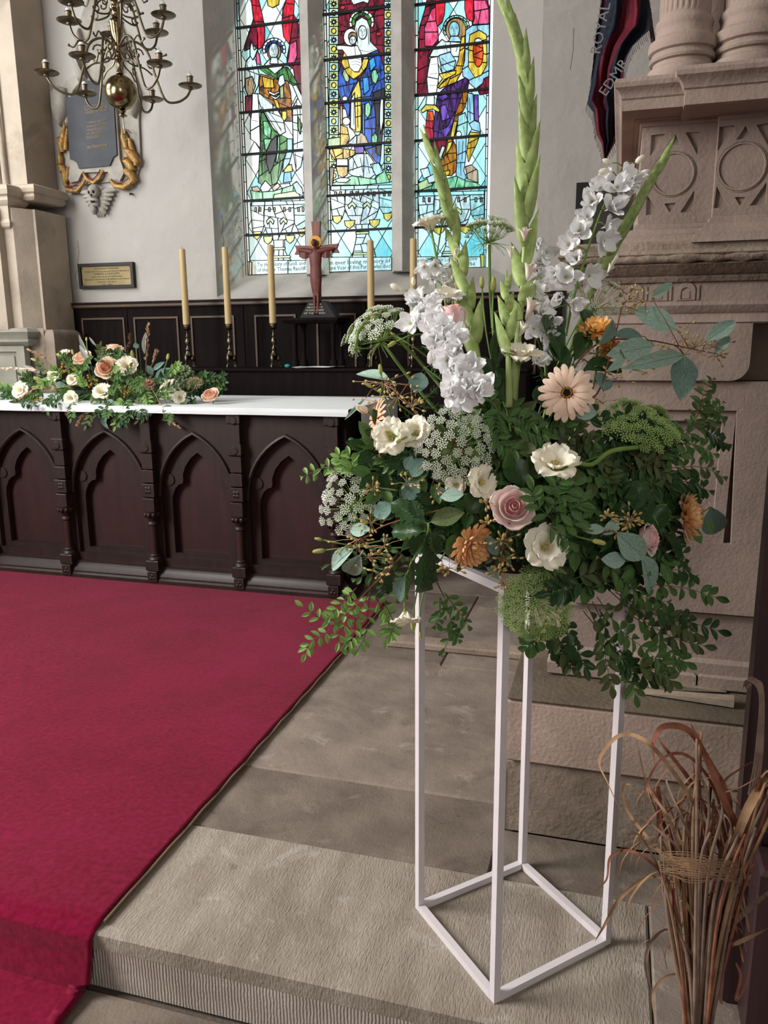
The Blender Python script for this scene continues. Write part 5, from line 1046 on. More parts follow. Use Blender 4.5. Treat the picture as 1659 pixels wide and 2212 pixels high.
F_eye = mat('dark_flower_eye', '2a1216', .8, bump=.5); F_umb = fm('umbel_white', 'f4f8e6', 'ffffff', trans=.2); F_umbg = fm('umbel_green', 'a0c06c', 'c4dc94', trans=.2); F_ray = fm('umbel_ray', '7c9c50', '98b46a', trans=.1)
F_seed = fm('seed_capsule', 'b09a5c', 'cdb87c', trans=.1); F_tan = fm('dried_tan', 'a88864', 'c4a480', trans=.2); F_grey = fm('silver_leaf', 'a4aca4', 'c0c8c2', trans=.2); F_gold = mat('gold_berry', 'b48c34', .35, metal=.5); F_rosep = fm('dusty_rose_bloom', 'c8907c', 'daa894', trans=.2)
def petm(m, prof, hw, rc=None, nu=6, nv=8, ruf=0., rf=3., seed=0, name='petal', pt=1.0, notch=0.):
    pv = [i/(len(prof)-1) for i in range(len(prof))]; hv = [i/(len(hw)-1) for i in range(len(hw))]
    def fn(u, v):
        r = float(np.interp(v, pv, [p[0] for p in prof])); z = float(np.interp(v, pv, [p[1] for p in prof])); h = float(np.interp(v, hv, hw)); s = (u*2-1)*h
        R = rc if rc else max(r, .08)
        k = ruf*v*v*math.sin((u*2-1)*rf*math.pi+seed*1.7)+ruf*.5*noise.noise(V(u*4, v*4, seed))
        zz2 = z-(notch*(2*u-1)**2*v**3)
        return (r-R+R*math.cos(s/R)+k*.4, R*math.sin(s/R), zz2+k)
    w = MB(); w.grid(fn, nu, nv); return w.mesh(name, m, smooth=True)
def ringp(name, me, root, M, n, a0=0., tilt=0., jit=.06, rnd=random, s=1.):
    for k in range(n):
        R = Matrix.Rotation(a0+2*math.pi*k/n+rnd.uniform(-jit, jit), 4, 'Z') @ Matrix.Rotation(tilt+rnd.uniform(-jit, jit), 4, 'Y') @ Matrix.Scale(s*rnd.uniform(.95, 1.05), 4)
        put(name, me[k % len(me)] if isinstance(me, list) else me, root, M @ R)
# --- petal meshes
def rose_set(mi, mo_):
    return [petm(mi, [(0, 0), (.10, .3), (.13, .8), (.09, 1.0)], [.1, .2, .26, .2], .13, seed=1), petm(mi, [(0, 0), (.22, .3), (.26, .75), (.25, .98)], [.1, .36, .42, .32], .26, seed=2, ruf=.02),
            petm(mi, [(0, 0), (.36, .25), (.42, .66), (.46, .92)], [.12, .42, .52, .38], .44, seed=3, ruf=.02), petm(mo_, [(0, 0), (.5, .18), (.60, .52), (.70, .80), (.76, .80)], [.12, .48, .62, .54, .3], .62, seed=4, ruf=.02, nv=10),
            petm(mo_, [(0, 0), (.62, .08), (.84, .36), (1.0, .60), (1.08, .56)], [.15, .5, .68, .6, .22], .8, seed=5, ruf=.03, nv=10)]
ROSE_P = rose_set(F_pink, F_blush); ROSE_A = rose_set(F_salm, F_peach); ROSE_B = rose_set(F_peach, F_peach)
def rose(root, M, st, open_=1.):
    for k, (n, s) in enumerate(((3, .95), (4, .96), (5, 1.), (5, 1.), (6, 1.))):
        if k == 4 and open_ < .5: continue
        ringp('petal', st[k], root, M, n, a0=k*1.1, tilt=(0 if k < 3 else (0 if open_ >= 1 else -.25*(1-open_)*k)), s=s)
LIS_O = [petm(F_ivory, [(0, 0), (.25, .35), (.62, .62), (.92, .66), (1.02, .58)], [.1, .32, .52, .56, .26], .9, 8, 10, .10, 2.2, s_) for s_ in (1, 2)]; LIS_I = [petm(F_ivory, [(0, 0), (.2, .38), (.42, .74), (.62, .86), (.7, .84)], [.1, .26, .40, .40, .22], .5, 8, 10, .07, 2.4, s_) for s_ in (3, 4)]
LISW_O = [petm(F_white, [(0, 0), (.25, .35), (.62, .62), (.92, .66), (1.02, .58)], [.1, .32, .52, .56, .26], .9, 8, 10, .10, 2.2, s_) for s_ in (1, 2)]
w = MB(); w.sphere((0, 0, .38), .09, 8, 6, 1, sc=(1, 1, 1.5))
for k in range(6): w.tube([(0, 0, .2), (.13*math.cos(k), .13*math.sin(k), .5)], .012, 4, 0); w.sphere((.15*math.cos(k*1.05), .15*math.sin(k*1.05), .54), .045, 6, 4, 0)
STAM = w.mesh('stamens', [F_yel, F_lime], smooth=True)
def lisian(root, M, sets=None, inner=True):
    o, i = sets or (LIS_O, LIS_I)
    ringp('petal', o, root, M, 5, tilt=0); ringp('petal', i, root, M, 5, a0=.6)
    if inner: put('stamens', STAM, root, M)
BUDP = [petm(F_lime, [(0, 0), (.28, .3), (.30, .8), (.14, 1.35), (.02, 1.5)], [.05, .3, .34, .22, .02], .3, 5, 8, .03, 2, s_) for s_ in (1, 2)]
BUDW = [petm(F_ivory, [(0, 0), (.3, .3), (.34, .8), (.22, 1.3), (.12, 1.5)], [.05, .34, .38, .3, .1], .34, 5, 8, .04, 2, s_) for s_ in (1, 2)]
CALY = MB()
for k in range(5): CALY.grid(lambda u, v, a=k*1.257: tuple(Matrix.Rotation(a, 3, 'Z') @ V(.05+.28*v, (u-.5)*.12*(1-v*.9), -.05+.5*v*v)), 2, 5)
CALY.lathe([(.03, -.2), (.08, -.1), (.12, 0), (.10, .1)], 8); CALYX = CALY.mesh('calyx', F_stem, smooth=True)
def bud(root, M, me=None): ringp('petal', me or BUDP, root, M, 4, jit=.1); put('calyx', CALYX, root, M)
GER = petm(F_peach, [(.26, .04), (.6, .10), (.9, .04), (1.0, -.02)], [.04, .10, .125, .115, .04], .25, 4, 6); GERC = petm(F_salm, [(.26, .04), (.6, .10), (.9, .04), (1.0, -.02)], [.035, .085, .10, .085, .02], .25, 4, 6)
w = MB()
for k in range(54):
    a = k*2.4; r0 = .20+.20*(k % 3)/3; w.grid(lambda u, v: (math.cos(a)*(r0+v*.19)-math.sin(a)*(u-.5)*.045*(1-v), math.sin(a)*(r0+v*.19)+math.cos(a)*(u-.5)*.045*(1-v), .07+.05*math.sin(v*3)), 1, 3)
GERR = w.mesh('inner_ray_florets', F_coral, smooth=True)
w = MB()
for k in range(60): a = k*2.4; r = .19*math.sqrt(k/60); w.sphere((r*math.cos(a), r*math.sin(a), .10), .022, 5, 4, 0 if r < .13 else 1)
w.lathe([(.22, .02), (.2, .09), (.0, .10)], 20, 0); GERD = w.mesh('flower_disc', [F_eye, F_yel], smooth=False)
def gerbera(root, M, pm=None):
    pm = pm or GER
    ringp('petal', pm, root, M, 19, jit=.05); ringp('petal', pm, root, M @ Matrix.Translation((0, 0, .03)), 16, a0=.15, s=.86, jit=.06, tilt=-.12)
    put('inner_ray_florets', GERR, root, M); put('flower_disc', GERD, root, M)
def chry_set(m): return [petm(m, [(.1, 0), (.6, -.02), (.9, .06), (1.0, .16)], [.04, .10, .14, .06], .16, 3, 6), petm(m, [(.1, .05), (.5, .14), (.74, .32), (.76, .44)], [.04, .09, .12, .05], .14, 3, 6), petm(m, [(.06, .1), (.3, .26), (.42, .46), (.36, .58)], [.03, .08, .10, .04], .12, 3, 6)]
CH_O = chry_set(F_oran); CH_B = chry_set(F_orab)
def chrys(root, M, st):
    for k, (i, n, s, t) in enumerate(((0, 16, 1., .08), (0, 15, .92, -.10), (1, 14, 1., 0), (1, 13, .85, -.1), (2, 11, 1., 0), (2, 8, .72, -.1))):
        ringp('petal', st[i], root, M, n, a0=k*.7, tilt=t, s=s, jit=.1)
    w = MB(); w.sphere((0, 0, .2), .2, 8, 6); put('flower_disc', DISCY, root, M); put('calyx', CALYX, root, M @ Matrix.Translation((0, 0, -.02)) @ Matrix.Diagonal((1.5, 1.5, .6, 1)))
w = MB(); w.sphere((0, 0, .28), .14, 10, 7); DISCY = w.mesh('flower_disc', F_yel, smooth=True)
DEL = [petm(F_white, [(0, 0), (.34, .16), (.72, .36+.08*s_), (1.02, .40+.16*s_)], [.10, .36, .44, .14], .60, 6, 7, .07, 1.5, s_) for s_ in (0, 1, 2)]
DELI = MB()
for k in range(6): DELI.grid(lambda u, v, a=k*1.047: tuple(Matrix.Rotation(a, 3, 'Z') @ V(.04+.34*v, (u-.5)*.22*math.sin(.5+2*v), .12+.30*v)), 3, 4)
DELI.tube([(0, 0, .1), (0, 0, -.15), (.05, 0, -.5)], [.09, .07, .02], 6)
for k in range(4): DELI.sphere((.05*math.cos(k*1.6), .05*math.sin(k*1.6), .24), .05, 5, 4, 1)
DELIM = DELI.mesh('floret', [F_white, F_lime], smooth=True)
DBUD = MB().lathe([(.02, 0), (.22, .2), (.28, .5), (.2, .85), (.03, 1.02)], 8).mesh('flower_bud', F_ivory, smooth=True)
def floret(root, M, cup=0.):
    f = put('floret', DELIM, root, M)
    for k in range(6): put('petal', DEL[k % 3], f, M @ Matrix.Rotation(k*1.047+random.uniform(-.15, .15), 4, 'Z') @ Matrix.Rotation(-cup-(.35 if k % 2 else 0)+random.uniform(-.25, .15), 4, 'Y'))
# leaves: unit length along +Y, unit half width .5 in X
def leafmesh(m, prof, curl=.1, fold=.15, vein=None, name='leaf', nv=8):
    w = MB(); n = len(prof)-1
    w.grid(lambda u, v: ((2*u-1)*float(np.interp(v, [i/n for i in range(n+1)], prof)), v, abs(2*u-1)*fold*float(np.interp(v, [i/n for i in range(n+1)], prof))-curl*v*v+(.02*math.sin(v*9) if name == 'large_leaf' else 0)), 4, nv)
    if vein: w.tube([(0, -.12, .0), (0, .0, .004), (0, .5, .006-curl*.25), (0, .95, .004-curl*.9)], [.02, .014, .010, .003], 4, 1)
    return w.mesh(name, [m, vein] if vein else m, smooth=True)
OV = [.02, .30, .46, .50, .44, .30, .0]; EL = [.02, .22, .40, .48, .50, .42, .26, .0]; RD = [.02, .42, .56, .58, .50, .34, .0]
L_pist = {k: leafmesh(m, EL, .12, .3, vein=None, name='leaflet') for k, m in (('l', F_leafl), ('m', F_leafm), ('d', F_leafd), ('o', F_leafo))}
L_euc = leafmesh(F_euc, OV, .10, .12, F_vein); L_eucd = leafmesh(F_eucd, OV, .14, .12, F_vein); L_big = leafmesh(F_leafd, EL, .15, .25, F_stemd, name='large_leaf'); L_bigm = leafmesh(F_leafm, EL, .15, .25, F_stem, name='large_leaf'); L_bigo = leafmesh(F_leafo, EL, .2, .25, F_stem, name='large_leaf')
L_lobe = leafmesh(F_leafd, [.02, .14, .34, .20, .46, .30, .52, .34, .46, .28, .34, .16, .0], .18, .3, F_stem, name='large_leaf', nv=24)
L_silver = leafmesh(F_grey, EL, .1, .3)
# ================================================================ the tall arrangement
LAND = []
def pix(p):
    v = Vector(p)-EYE; z = v.dot(FW); return 829.5+FPX*v.dot(RT)/z, 1106-FPX*v.dot(UP)/z
def relabel(group, stem_, marks):
    'give every member of a group a label naming the nearest landmark and the side it lies on'
    seen = {}; words_ = ['', 'second ', 'third ', 'fourth ', 'fifth ', 'sixth ', 'seventh ', 'eighth ', 'ninth ', 'tenth ', 'eleventh ', 'twelfth ']
    mem = [o for o in COL.objects if o.get('group') == group and o.parent is None]; it = []
    for o in mem:
        ch = [c for c in o.children if c.name.startswith('leaf')] or list(o.children); c = sum((W[q].translation if q in W and W[q].translation.length > 0 else W[o].translation for q in ch), V(0, 0, 0))/max(1, len(ch)) if ch else W[o].translation
        x, y = pix(c); n, mx, my = min(marks, key=lambda m: (m[1]-x)**2+(m[2]-y)**2); dx, dy = x-mx, y-my; d = math.hypot(dx, dy)
        s = 'behind' if d < 28 else (('right of' if dx > 0 else 'left of') if abs(dx) > 1.6*abs(dy) else (('below' if dy > 0 else 'above') if abs(dy) > 1.6*abs(dx) else (('lower' if dy > 0 else 'upper')+(' right of' if dx > 0 else ' left of'))))
        it.append((d, s, n, o))
    for d, s, n, o in sorted(it, key=lambda t: t[0]):
        k = seen.get((s, n), 0); seen[(s, n)] = k+1; o['label'] = '%s%s %s %s' % (stem_, (', %scounting outward,' % words_[min(k, 11)] if k else ''), s, n)
CB = SC+V(0, 0, HH+.10)
def BD(px, py, off=0.): r2 = ((px-1120)/470)**2+((py-1010)/400)**2; return 1.74-.29*math.sqrt(max(0, 1-r2))+off
def at(px, py, off=0.): return dep(px, py, BD(px, py, off))
rs = random.Random(3)
def stemmed(name, label, cat, head, d, group=None, r=.0028, m=None, base=None, sagk=.5):
    b = base if base is not None else CB+V(rs.uniform(-.07, .07), rs.uniform(-.07, .07), rs.uniform(-.02, .02))
    t = thing(name, label, cat, b, group); head = Vector(head); d = Vector(d).normalized(); L = (head-b).length
    MB().tube(bez(b, head-d*L*sagk, head-d*.004, 10), r, 7).build('stem', m or F_stem, t, smooth=True); return t
def flowr(kind, label, cat, px, py, rpx, d, off=0., roll=0., group=None, **k):
    p = at(px, py, off); s = rpx/FPX*BD(px, py, off); dd = cd(*d); t = stemmed(kind, label, cat, p, dd, group, **k)
    return t, frame(p, dd, roll, s)
# roses
t, M = flowr('rose', 'pale pink open rose at the centre of the tall arrangement', 'rose', 1103, 1103, 47, (.05, .25, 1), -.03, .4); rose(t, M, ROSE_P)
t, M = flowr('rose', 'pale pink rosebud seen from the side beside the white delphinium', 'rose', 984, 726, 44, (-.1, .85, .25), -.01, 1.); rose(t, Matrix(M) @ Matrix.Diagonal((.86, .86, 1.55, 1)), ROSE_P, .3); put('calyx', CALYX, t, M)
t, M = flowr('rose', 'small pale pink rose facing right under the grey seed cluster', 'rose', 1384, 1166, 36, (.75, .1, .6), .0, 2.); rose(t, M, ROSE_P)
# lisianthus
G_l = 'ivory lisianthus of the tall arrangement'
for lab, px, py, r, d, off, sets in (
 ('ivory lisianthus seen from its side directly above the peach gerbera, left', 1122, 785, 44, (.05, .9, .55), -.02, None),
 ('large open ivory lisianthus with frilled rim above the pink rose, right', 1196, 1022, 54, (0, .75, .75), -.03, None),
 ('ivory lisianthus with yellow centre just below the pink rose', 1172, 1184, 49, (.05, .15, 1), -.03, None),
 ('ivory lisianthus with green buds in front, left of the big umbel', 850, 948, 42, (-.3, .1, 1), -.02, None),
 ('ivory lisianthus tucked against the left of the big umbel', 908, 940, 38, (-.5, .2, .8), .0, None),
 ('ivory lisianthus half hidden under the big umbel', 1030, 1042, 38, (.5, 0, .9), -.01, None),
 ('small ivory lisianthus peeping out low left of the big umbel base', 985, 1045, 24, (-.2, -.3, .9), .01, None),
 ('ivory lisianthus standing high against the stained glass', 932, 500, 34, (-.2, .95, .2), .05, None),
 ('white lisianthus behind the top of the left delphinium', 968, 655, 34, (.1, .8, .5), .03, (LISW_O, LIS_I)),
 ('faded ivory lisianthus hanging upside down at the lower left', 875, 1318, 34, (.1, -.95, .2), -.02, None)):
    t, M = flowr('lisianthus', lab, 'lisianthus', px, py, r, d, off, rs.uniform(0, 3), G_l); lisian(t, M, sets); put('calyx', CALYX, t, M)
for lab, px, py, r, d, off, me in (
 ('yellow green lisianthus bud, left one of the pair above the blush rosebud', 1041, 612, 17, (-.05, 1, .1), .05, None), ('yellow green lisianthus bud, right one of the pair above the blush rosebud', 1066, 618, 21, (.05, 1, .1), .05, None),
 ('lime lisianthus bud at the far lower left, lower of two', 692, 1190, 18, (-1, -.1, .2), 0, None), ('lime lisianthus bud at the far lower left, upper of two', 690, 1165, 12, (-1, .25, .1), 0, None),
 ('lime bud beside the upper left green leaf', 822, 800, 15, (-.1, .9, .4), -.02, None), ('lime bud low on the upper left umbel stem', 848, 742, 15, (-.9, -.6, .3), -.02, None), ('tiny lime bud high on the upper left umbel stem', 850, 722, 9, (-.8, .4, .3), -.02, None),
 ('lime bud left of the olive seed clusters', 797, 833, 13, (-.8, .4, .4), -.01, None), ('yellow lisianthus bud left of the two big grey leaves', 1290, 1170, 20, (.8, -.2, .5), -.04, None), ('tiny round lime bud under the yellow bud', 1290, 1205, 9, (-.2, .2, .9), -.04, None),
 ('lime bud over the left ivory lisianthus', 842, 936, 14, (-.8, .3, .6), -.06, None), ('second lime bud over the left ivory lisianthus, lower right', 862, 952, 13, (-.6, -.4, .7), -.06, None), ('hanging lime bud beneath the drooping lisianthus', 893, 1345, 20, (0, -1, .1), -.02, None), ('small hanging lime bud at the very bottom left', 908, 1370, 12, (.1, -1, .1), -.02, None),
 ('ivory lisianthus bud at the left beside the altar cloth', 786, 885, 24, (-.5, .2, .7), -.01, BUDW), ('lime bud beside the high ivory lisianthus', 956, 478, 15, (.2, .95, .2), .05, None), ('blush gladiolus floret behind the right delphinium base', 1325, 565, 16, (.5, .8, .2), .08, BUDW)):
    t, M = flowr('lisianthus_bud', lab, 'flower bud', px, py, r, d, off, 0, 'lisianthus buds of the tall arrangement', r=.0018); bud(t, M @ Matrix.Translation((0, 0, -.6)), me)
t, M = flowr('gerbera', 'pale peach gerbera with dark eye facing the viewer', 'gerbera', 1224, 849, 61, (-.12, -.02, 1), -.05); gerbera(t, M)
t, M = flowr('gerbera', 'salmon gerbera seen edge on at the left by the altar cloth', 'gerbera', 816, 908, 48, (-.92, .15, .28), -.0); gerbera(t, M, GERC)
t, M = flowr('gerbera', 'salmon gerbera almost hidden behind dark leaves at the left', 'gerbera', 806, 975, 30, (-.3, -.1, .9), .04); gerbera(t, M, GERC)
t, M = flowr('chrysanthemum', 'bright amber chrysanthemum behind the eucalyptus leaves, upper right', 'chrysanthemum', 1288, 715, 43, (-.25, .75, .55), .02); chrys(t, M, CH_O)
t, M = flowr('chrysanthemum', 'amber chrysanthemum directly below the uppermost amber one', 'chrysanthemum', 1312, 752, 30, (.3, -.6, .6), .05); chrys(t, M, CH_O)
t, M = flowr('chrysanthemum', 'bronze orange chrysanthemum turned down left of the pink rose', 'chrysanthemum', 1018, 1178, 54, (.5, -.35, .75), -.02); chrys(t, M, CH_B)
t, M = flowr('chrysanthemum', 'bronze chrysanthemum facing right at the far right edge', 'chrysanthemum', 1480, 1116, 60, (.80, .05, .42), .0); chrys(t, M, CH_B)
# delphiniums
def delph(label, path, heads, buds, r0=.0035, off=0.):
    pts = [at(x, y, off+o) for x, y, o in path]; t = thing('delphinium', label, 'delphinium', pts[0]); w = MB(); P = spline(pts, 5); w.tube(P, [r0*(1-.5*i/len(P)) for i in range(len(P))], 7)
    near = lambda q: min(P, key=lambda p: (p-q).length)
    for (x, y, r, a, b_) in heads+buds:
        q = at(x, y, off-.02); p = near(q); w.tube([p, (p+q)/2+V(0, 0, .004), q], .0012, 5)
    w.build('stem', F_stem, t, smooth=True)
    for (x, y, r, a, b_) in heads:
        q = at(x, y, off-.025+rs.uniform(-.012, .012)); floret(t, frame(q, cd(a, b_, 1), rs.uniform(0, 6), r/FPX*2.05), rs.uniform(0, .6))
    for (x, y, r, a, b_) in buds: put('flower_bud', DBUD, t, frame(at(x, y, off-.04), cd(a, b_, .2), 0, r/FPX*2.3))
delph('white delphinium spire leaning right before the stone monument', [(1215, 760, .15), (1240, 640, .02), (1290, 480, 0), (1345, 360, 0)],
 [(1222, 600, 34, -.2, -.1), (1268, 595, 30, .5, -.5), (1210, 640, 24, -.4, -.4), (1247, 560, 26, -.6, -.2), (1230, 530, 25, -.6, 0), (1253, 500, 30, -.5, -.1), (1300, 520, 28, .4, -.5), (1310, 490, 26, .6, -.2), (1270, 470, 24, -.5, .1), (1318, 450, 32, .3, 0), (1280, 440, 30, -.5, .1), (1335, 425, 26, .5, -.2), (1345, 405, 26, .7, -.2), (1298, 412, 24, -.5, .4), (1332, 408, 28, 0, .2), (1308, 398, 24, -.5, .5), (1368, 388, 22, .5, -.2), (1350, 375, 20, .3, 0), (1240, 655, 22, .2, -.6), (1200, 590, 22, -.6, -.2)],
 [(1322, 352, 17, -.9, .2), (1318, 370, 20, -.9, -.1), (1372, 352, 18, .8, .6), (1382, 375, 16, .9, .2)], off=.03)
hd = []
for k in range(52):
    f = k/51; x = 905+f*110+rs.uniform(-34, 34)*(.7+.5*f); y = 640+f*215+rs.uniform(-22, 22); hd.append((x, y, rs.uniform(19, 27), rs.uniform(-.6, .5), rs.uniform(-.5, .4)))
delph('dense white delphinium at the left leaning over the big umbel', [(1060, 900, .1), (1010, 820, .03), (930, 690, .01), (885, 625, 0)], hd+[(905, 650, 24, -.3, .2), (890, 700, 24, -.6, 0), (935, 735, 26, 0, 0), (1030, 845, 24, .6, 0), (1000, 860, 24, 0, -.5)], [(868, 627, 20, -.9, .4), (893, 617, 13, 0, 1), (908, 632, 12, .6, .8), (880, 690, 14, -.9, -.2)], off=-.03)
delph('white delphinium spire behind the tall gladiolus stem', [(1180, 820, .1), (1170, 650, .06), (1158, 530, .06)], [(1160+rs.uniform(-14, 20), 530+k*18, 24, rs.uniform(0, .6), rs.uniform(-.3, .3)) for k in range(15)]+[(1235, 655, 24, .4, -.4), (1195, 700, 22, 0, 0), (1200, 740, 20, 0, 0)], [], off=.09)
delph('wilting greyish delphinium tip hanging before the right hand window', [(985, 700, .1), (970, 610, .06), (945, 560, .06), (925, 560, .06)], [(918, 575, 22, -.3, -.9), (940, 572, 22, 0, -.9), (955, 590, 20, .3, -.8), (935, 598, 18, -.1, -1), (965, 615, 18, .4, -.6), (972, 575, 15, .4, -.6)], [], off=.08)
# gladioli: spathe bracts sheathing the stalk
w = MB()
def bractf(u, v):
    h = float(np.interp(v, [0, .15, .4, .7, 1], [.10, .17, .17, .10, .0])); a = (u*2-1)*1.9
    return (h*math.sin(a), v, h*(math.cos(a))*.75-.02+.10*v*v)
w.grid(bractf, 8, 8); BRACT = w.mesh('bract', F_glad, smooth=True)
GLF = [petm(F_blush, [(0, 0), (.14, .4), (.28, .8), (.5, 1.05)], [.06, .2, .3, .12], .2, 5, 7, .05, 2, s_) for s_ in (1, 2)]+[petm(F_ivory, [(0, 0), (.14, .4), (.26, .8), (.42, 1.1)], [.06, .2, .3, .12], .2, 5, 7, .05, 2, 3)]
def glad(label, path, n, L0, L1, flor=(), off=0., w0=1., lean=.15, base=None):
    P = spline([at(x, y, off+o) for x, y, o in path], 10); t = thing('gladiolus', label, 'gladiolus', P[0])
    MB().tube(P, [.0075*w0*(1-.75*i/len(P)) for i in range(len(P))], 9).build('stem', F_glad, t, smooth=True)
    d0 = base if base is not None else 0.
    for k in range(n):
        f = d0+(1-d0)*(k/n); i = int(f*(len(P)-2)); p = P[i]; tg = (P[min(i+2, len(P)-1)]-P[max(i-1, 0)]).normalized(); L = L0+(L1-L0)*(k/n); side = 1 if k % 2 else -1
        out = (RT*side-FW*(.25 if k % 3 else -.3)).normalized(); out = (out-tg*out.dot(tg)).normalized(); q = (tg+out*lean*(1-.8*k/n)).normalized()
        wd = L*.52
        put('bract', BRACT, t, leafM(p-tg*.01, p-tg*.01+q*L, -out if False else out, wd*1.0)); 
    for (x, y, r, a, b_, me) in flor: 
        M = frame(at(x, y, off-.03), cd(a, b_, .35), rs.uniform(0, 6), r/FPX*1.65); ringp('floret_petal', GLF[2] if me else GLF, t, M @ Matrix.Translation((0, 0, -.6)), 6, jit=.15)
    return t
glad('tallest green gladiolus spike rising in front of the windows to the top', [(1105, 900, .05), (1118, 740, 0), (1130, 600, 0), (1136, 440, 0), (1140, 300, 0), (1135, 170, 0), (1118, 90, 0), (1085, -2, 0)], 19, .165, .085, [(1133, 505, 26, 0, 1, 0), (1143, 585, 34, .2, 1, 0), (1146, 665, 36, .3, .9, 0), (1130, 712, 26, .5, .8, 1), (1104, 545, 24, -.1, 1, 1)], off=-.02, base=.2)
glad('short green gladiolus spike with tight buds left of the tallest', [(1100, 880, .03), (1098, 760, -.02), (1095, 660, -.02), (1094, 585, -.02)], 6, .11, .08, [], off=-.03, base=.35, w0=.9)
glad('green gladiolus spike curving up left before the right window', [(1050, 880, .1), (1030, 760, .03), (1008, 640, 0), (985, 520, 0), (958, 410, 0), (915, 270, 0)], 13, .14, .085, [(985, 545, 16, .1, 1, 0), (978, 600, 12, -.1, 1, 1)], off=.04, base=.2)
glad('slim gladiolus spike leaning right before the stone monument', [(1230, 760, .15), (1290, 600, .03), (1345, 500, 0), (1395, 410, 0), (1452, 316, 0)], 11, .10, .075, [(1318, 580, 18, .5, .8, 1)], off=.0, base=.25, w0=.7, lean=.06)
for k, (x0, x1) in enumerate(((1098, 1105), (1086, 1125), (1110, 1122))):
    pass
# umbels
w = MB(); us = random.Random(2)
for k in range(24):
    a = k*2.4; r = .56*math.sqrt((k+.5)/24); p = V(r*math.cos(a), r*math.sin(a), .42-.25*r*r); w.tube([(0, 0, -.1), tuple(p)], .016, 3, 1)
    for q in range(5):
        b2 = q*1.257+k; c = p+V(.052*math.cos(b2), .052*math.sin(b2), .03); n1 = V(-.030*math.sin(b2), .030*math.cos(b2), .0); w.add([p+V(0, 0, .0), c-n1, p+V(.100*math.cos(b2), .100*math.sin(b2), .05), c+n1], [(0, 1, 2, 3)], 0)
    w.sphere(tuple(p+V(0, 0, .02)), .03, 4, 3, 0)
UMW = w.mesh('umbellet', [F_umb, F_ray]); wg = MB(); wg.v, wg.f, wg.m = w.v, w.f, w.m; UMG = wg.mesh('umbellet', [F_umbg, F_ray])
def umbel(label, px, py, rpx, d, off=0., me=None, n=34, dome=.45, stem_from=None, spread=1., rs_=.245):
    p = at(px, py, off); R = rpx/FPX*BD(px, py, off); dd = cd(*d); t = stemmed('ammi_umbel', label, 'umbel flower', p-dd*R*.8, dd, 'lacy umbels of the tall arrangement', r=.0036, base=stem_from)
    M = frame(p-dd*R*.8, dd); rays = MB()
    for k in range(n):
        a = k*2.39996; f = math.sqrt((k+.5)/n); el = f*1.15*spread; L = R*(1.0+.05*math.sin(k)); tip = V(L*math.sin(el)*math.cos(a)*1.05, L*math.sin(el)*math.sin(a)*1.05, L*(.75*math.cos(el)+.10)+R*.12*math.sin(k*3.3))
        q = M @ tip; mid = M @ (tip*.5+V(tip.x*.12, tip.y*.12, -.06*R)); rays.tube([M @ V(0, 0, 0), mid, q], .0007, 4)
        ax = (M.to_3x3() @ V(tip.x*.7, tip.y*.7, R*.9)).normalized(); put('umbellet', me or UMW, t, frame(q-ax*R*.06, ax, k, R*rs_*us.uniform(.8, 1.15)))
    for k in range(16):
        a = k*.3927; rays.tube([M @ V(0, 0, 0), M @ V(R*.35*math.cos(a), R*.35*math.sin(a), -.05*R), M @ V(R*.75*math.cos(a+.1), R*.75*math.sin(a), -.30*R*(1+.5*math.sin(k*2)))], .0006, 3)
    rays.build('umbel_rays', F_ray, t)
umbel('white lace umbel reaching out at the upper left against the dark panelling', 792, 690, 72, (-.55, .72, .35), .0, rs_=.31, n=40)
umbel('biggest lace umbel in front at the left of centre', 985, 955, 86, (-.05, .12, 1), -.04, n=46, dome=.4)
umbel('round white lace umbel at the left edge above the pale leaves', 748, 1078, 76, (-.35, .2, .95), -.0, n=38, rs_=.28)
umbel('grey green umbel standing high behind the lime buds', 1058, 480, 54, (0, .97, .12), .06, n=34, rs_=.34)
umbel('pale green umbel behind the right delphinium base', 1298, 632, 66, (.1, .45, .9), .05, n=44)
umbel('lime green domed umbel at the right below the long eucalyptus leaves', 1392, 895, 84, (.12, .75, .62), -.0, UMG, n=60, rs_=.30)
umbel('green and white umbel hanging over the front leg of the stand', 1165, 1310, 80, (.0, -.15, 1), -.04, UMG, n=64, rs_=.32)
umbel('tiny umbel dangling below the upper left one', 768, 768, 17, (0, -.9, .4), .0, n=8)
umbel('white umbel peeping out between the big umbel and the dark centre leaves', 1040, 912, 42, (.5, .4, .8), -.0, n=16)
# leafy sprays
def frond(root, pts, n, L, wd, me, stemm, nrm=None, r=.0011, tipleaf=True, ang=.95, alt=False, s0=.12):
    P = spline(pts, 8); N = len(P); MB().tube(P, [r*(1-.55*i/N) for i in range(N)], 5).build('stem', stemm, root, smooth=True)
    for k in range(n):
        f = s0+(1-s0)*(k+.3)/n; i = min(int(f*(N-1)), N-2); p = P[i]; tg = (P[i+1]-P[max(i-1, 0)]).normalized(); nn = nrm or (-FW+V(rs.uniform(-.3, .3), rs.uniform(-.3, .3), rs.uniform(0, .7))).normalized()
        sd = tg.cross(nn).normalized()
        for s in ((1, -1) if not alt else ((1,) if k % 2 else (-1,))):
            a = ang+rs.uniform(-.2, .2); LL = L*(1-.35*abs(f-.5))*rs.uniform(.85, 1.1); d = tg*math.cos(a)+sd*s*math.sin(a)+nn*rs.uniform(-.25, .25)
            put('leaf', me, root, leafM(p, p+d*LL, nn+V(rs.uniform(-.35, .35), rs.uniform(-.35, .35), rs.uniform(-.35, .35)), wd*rs.uniform(.9, 1.1)))
    if tipleaf: tg = (P[-1]-P[-3]).normalized(); put('leaf', me, root, leafM(P[-1], P[-1]+tg*L*.9, nrm or -FW, wd))
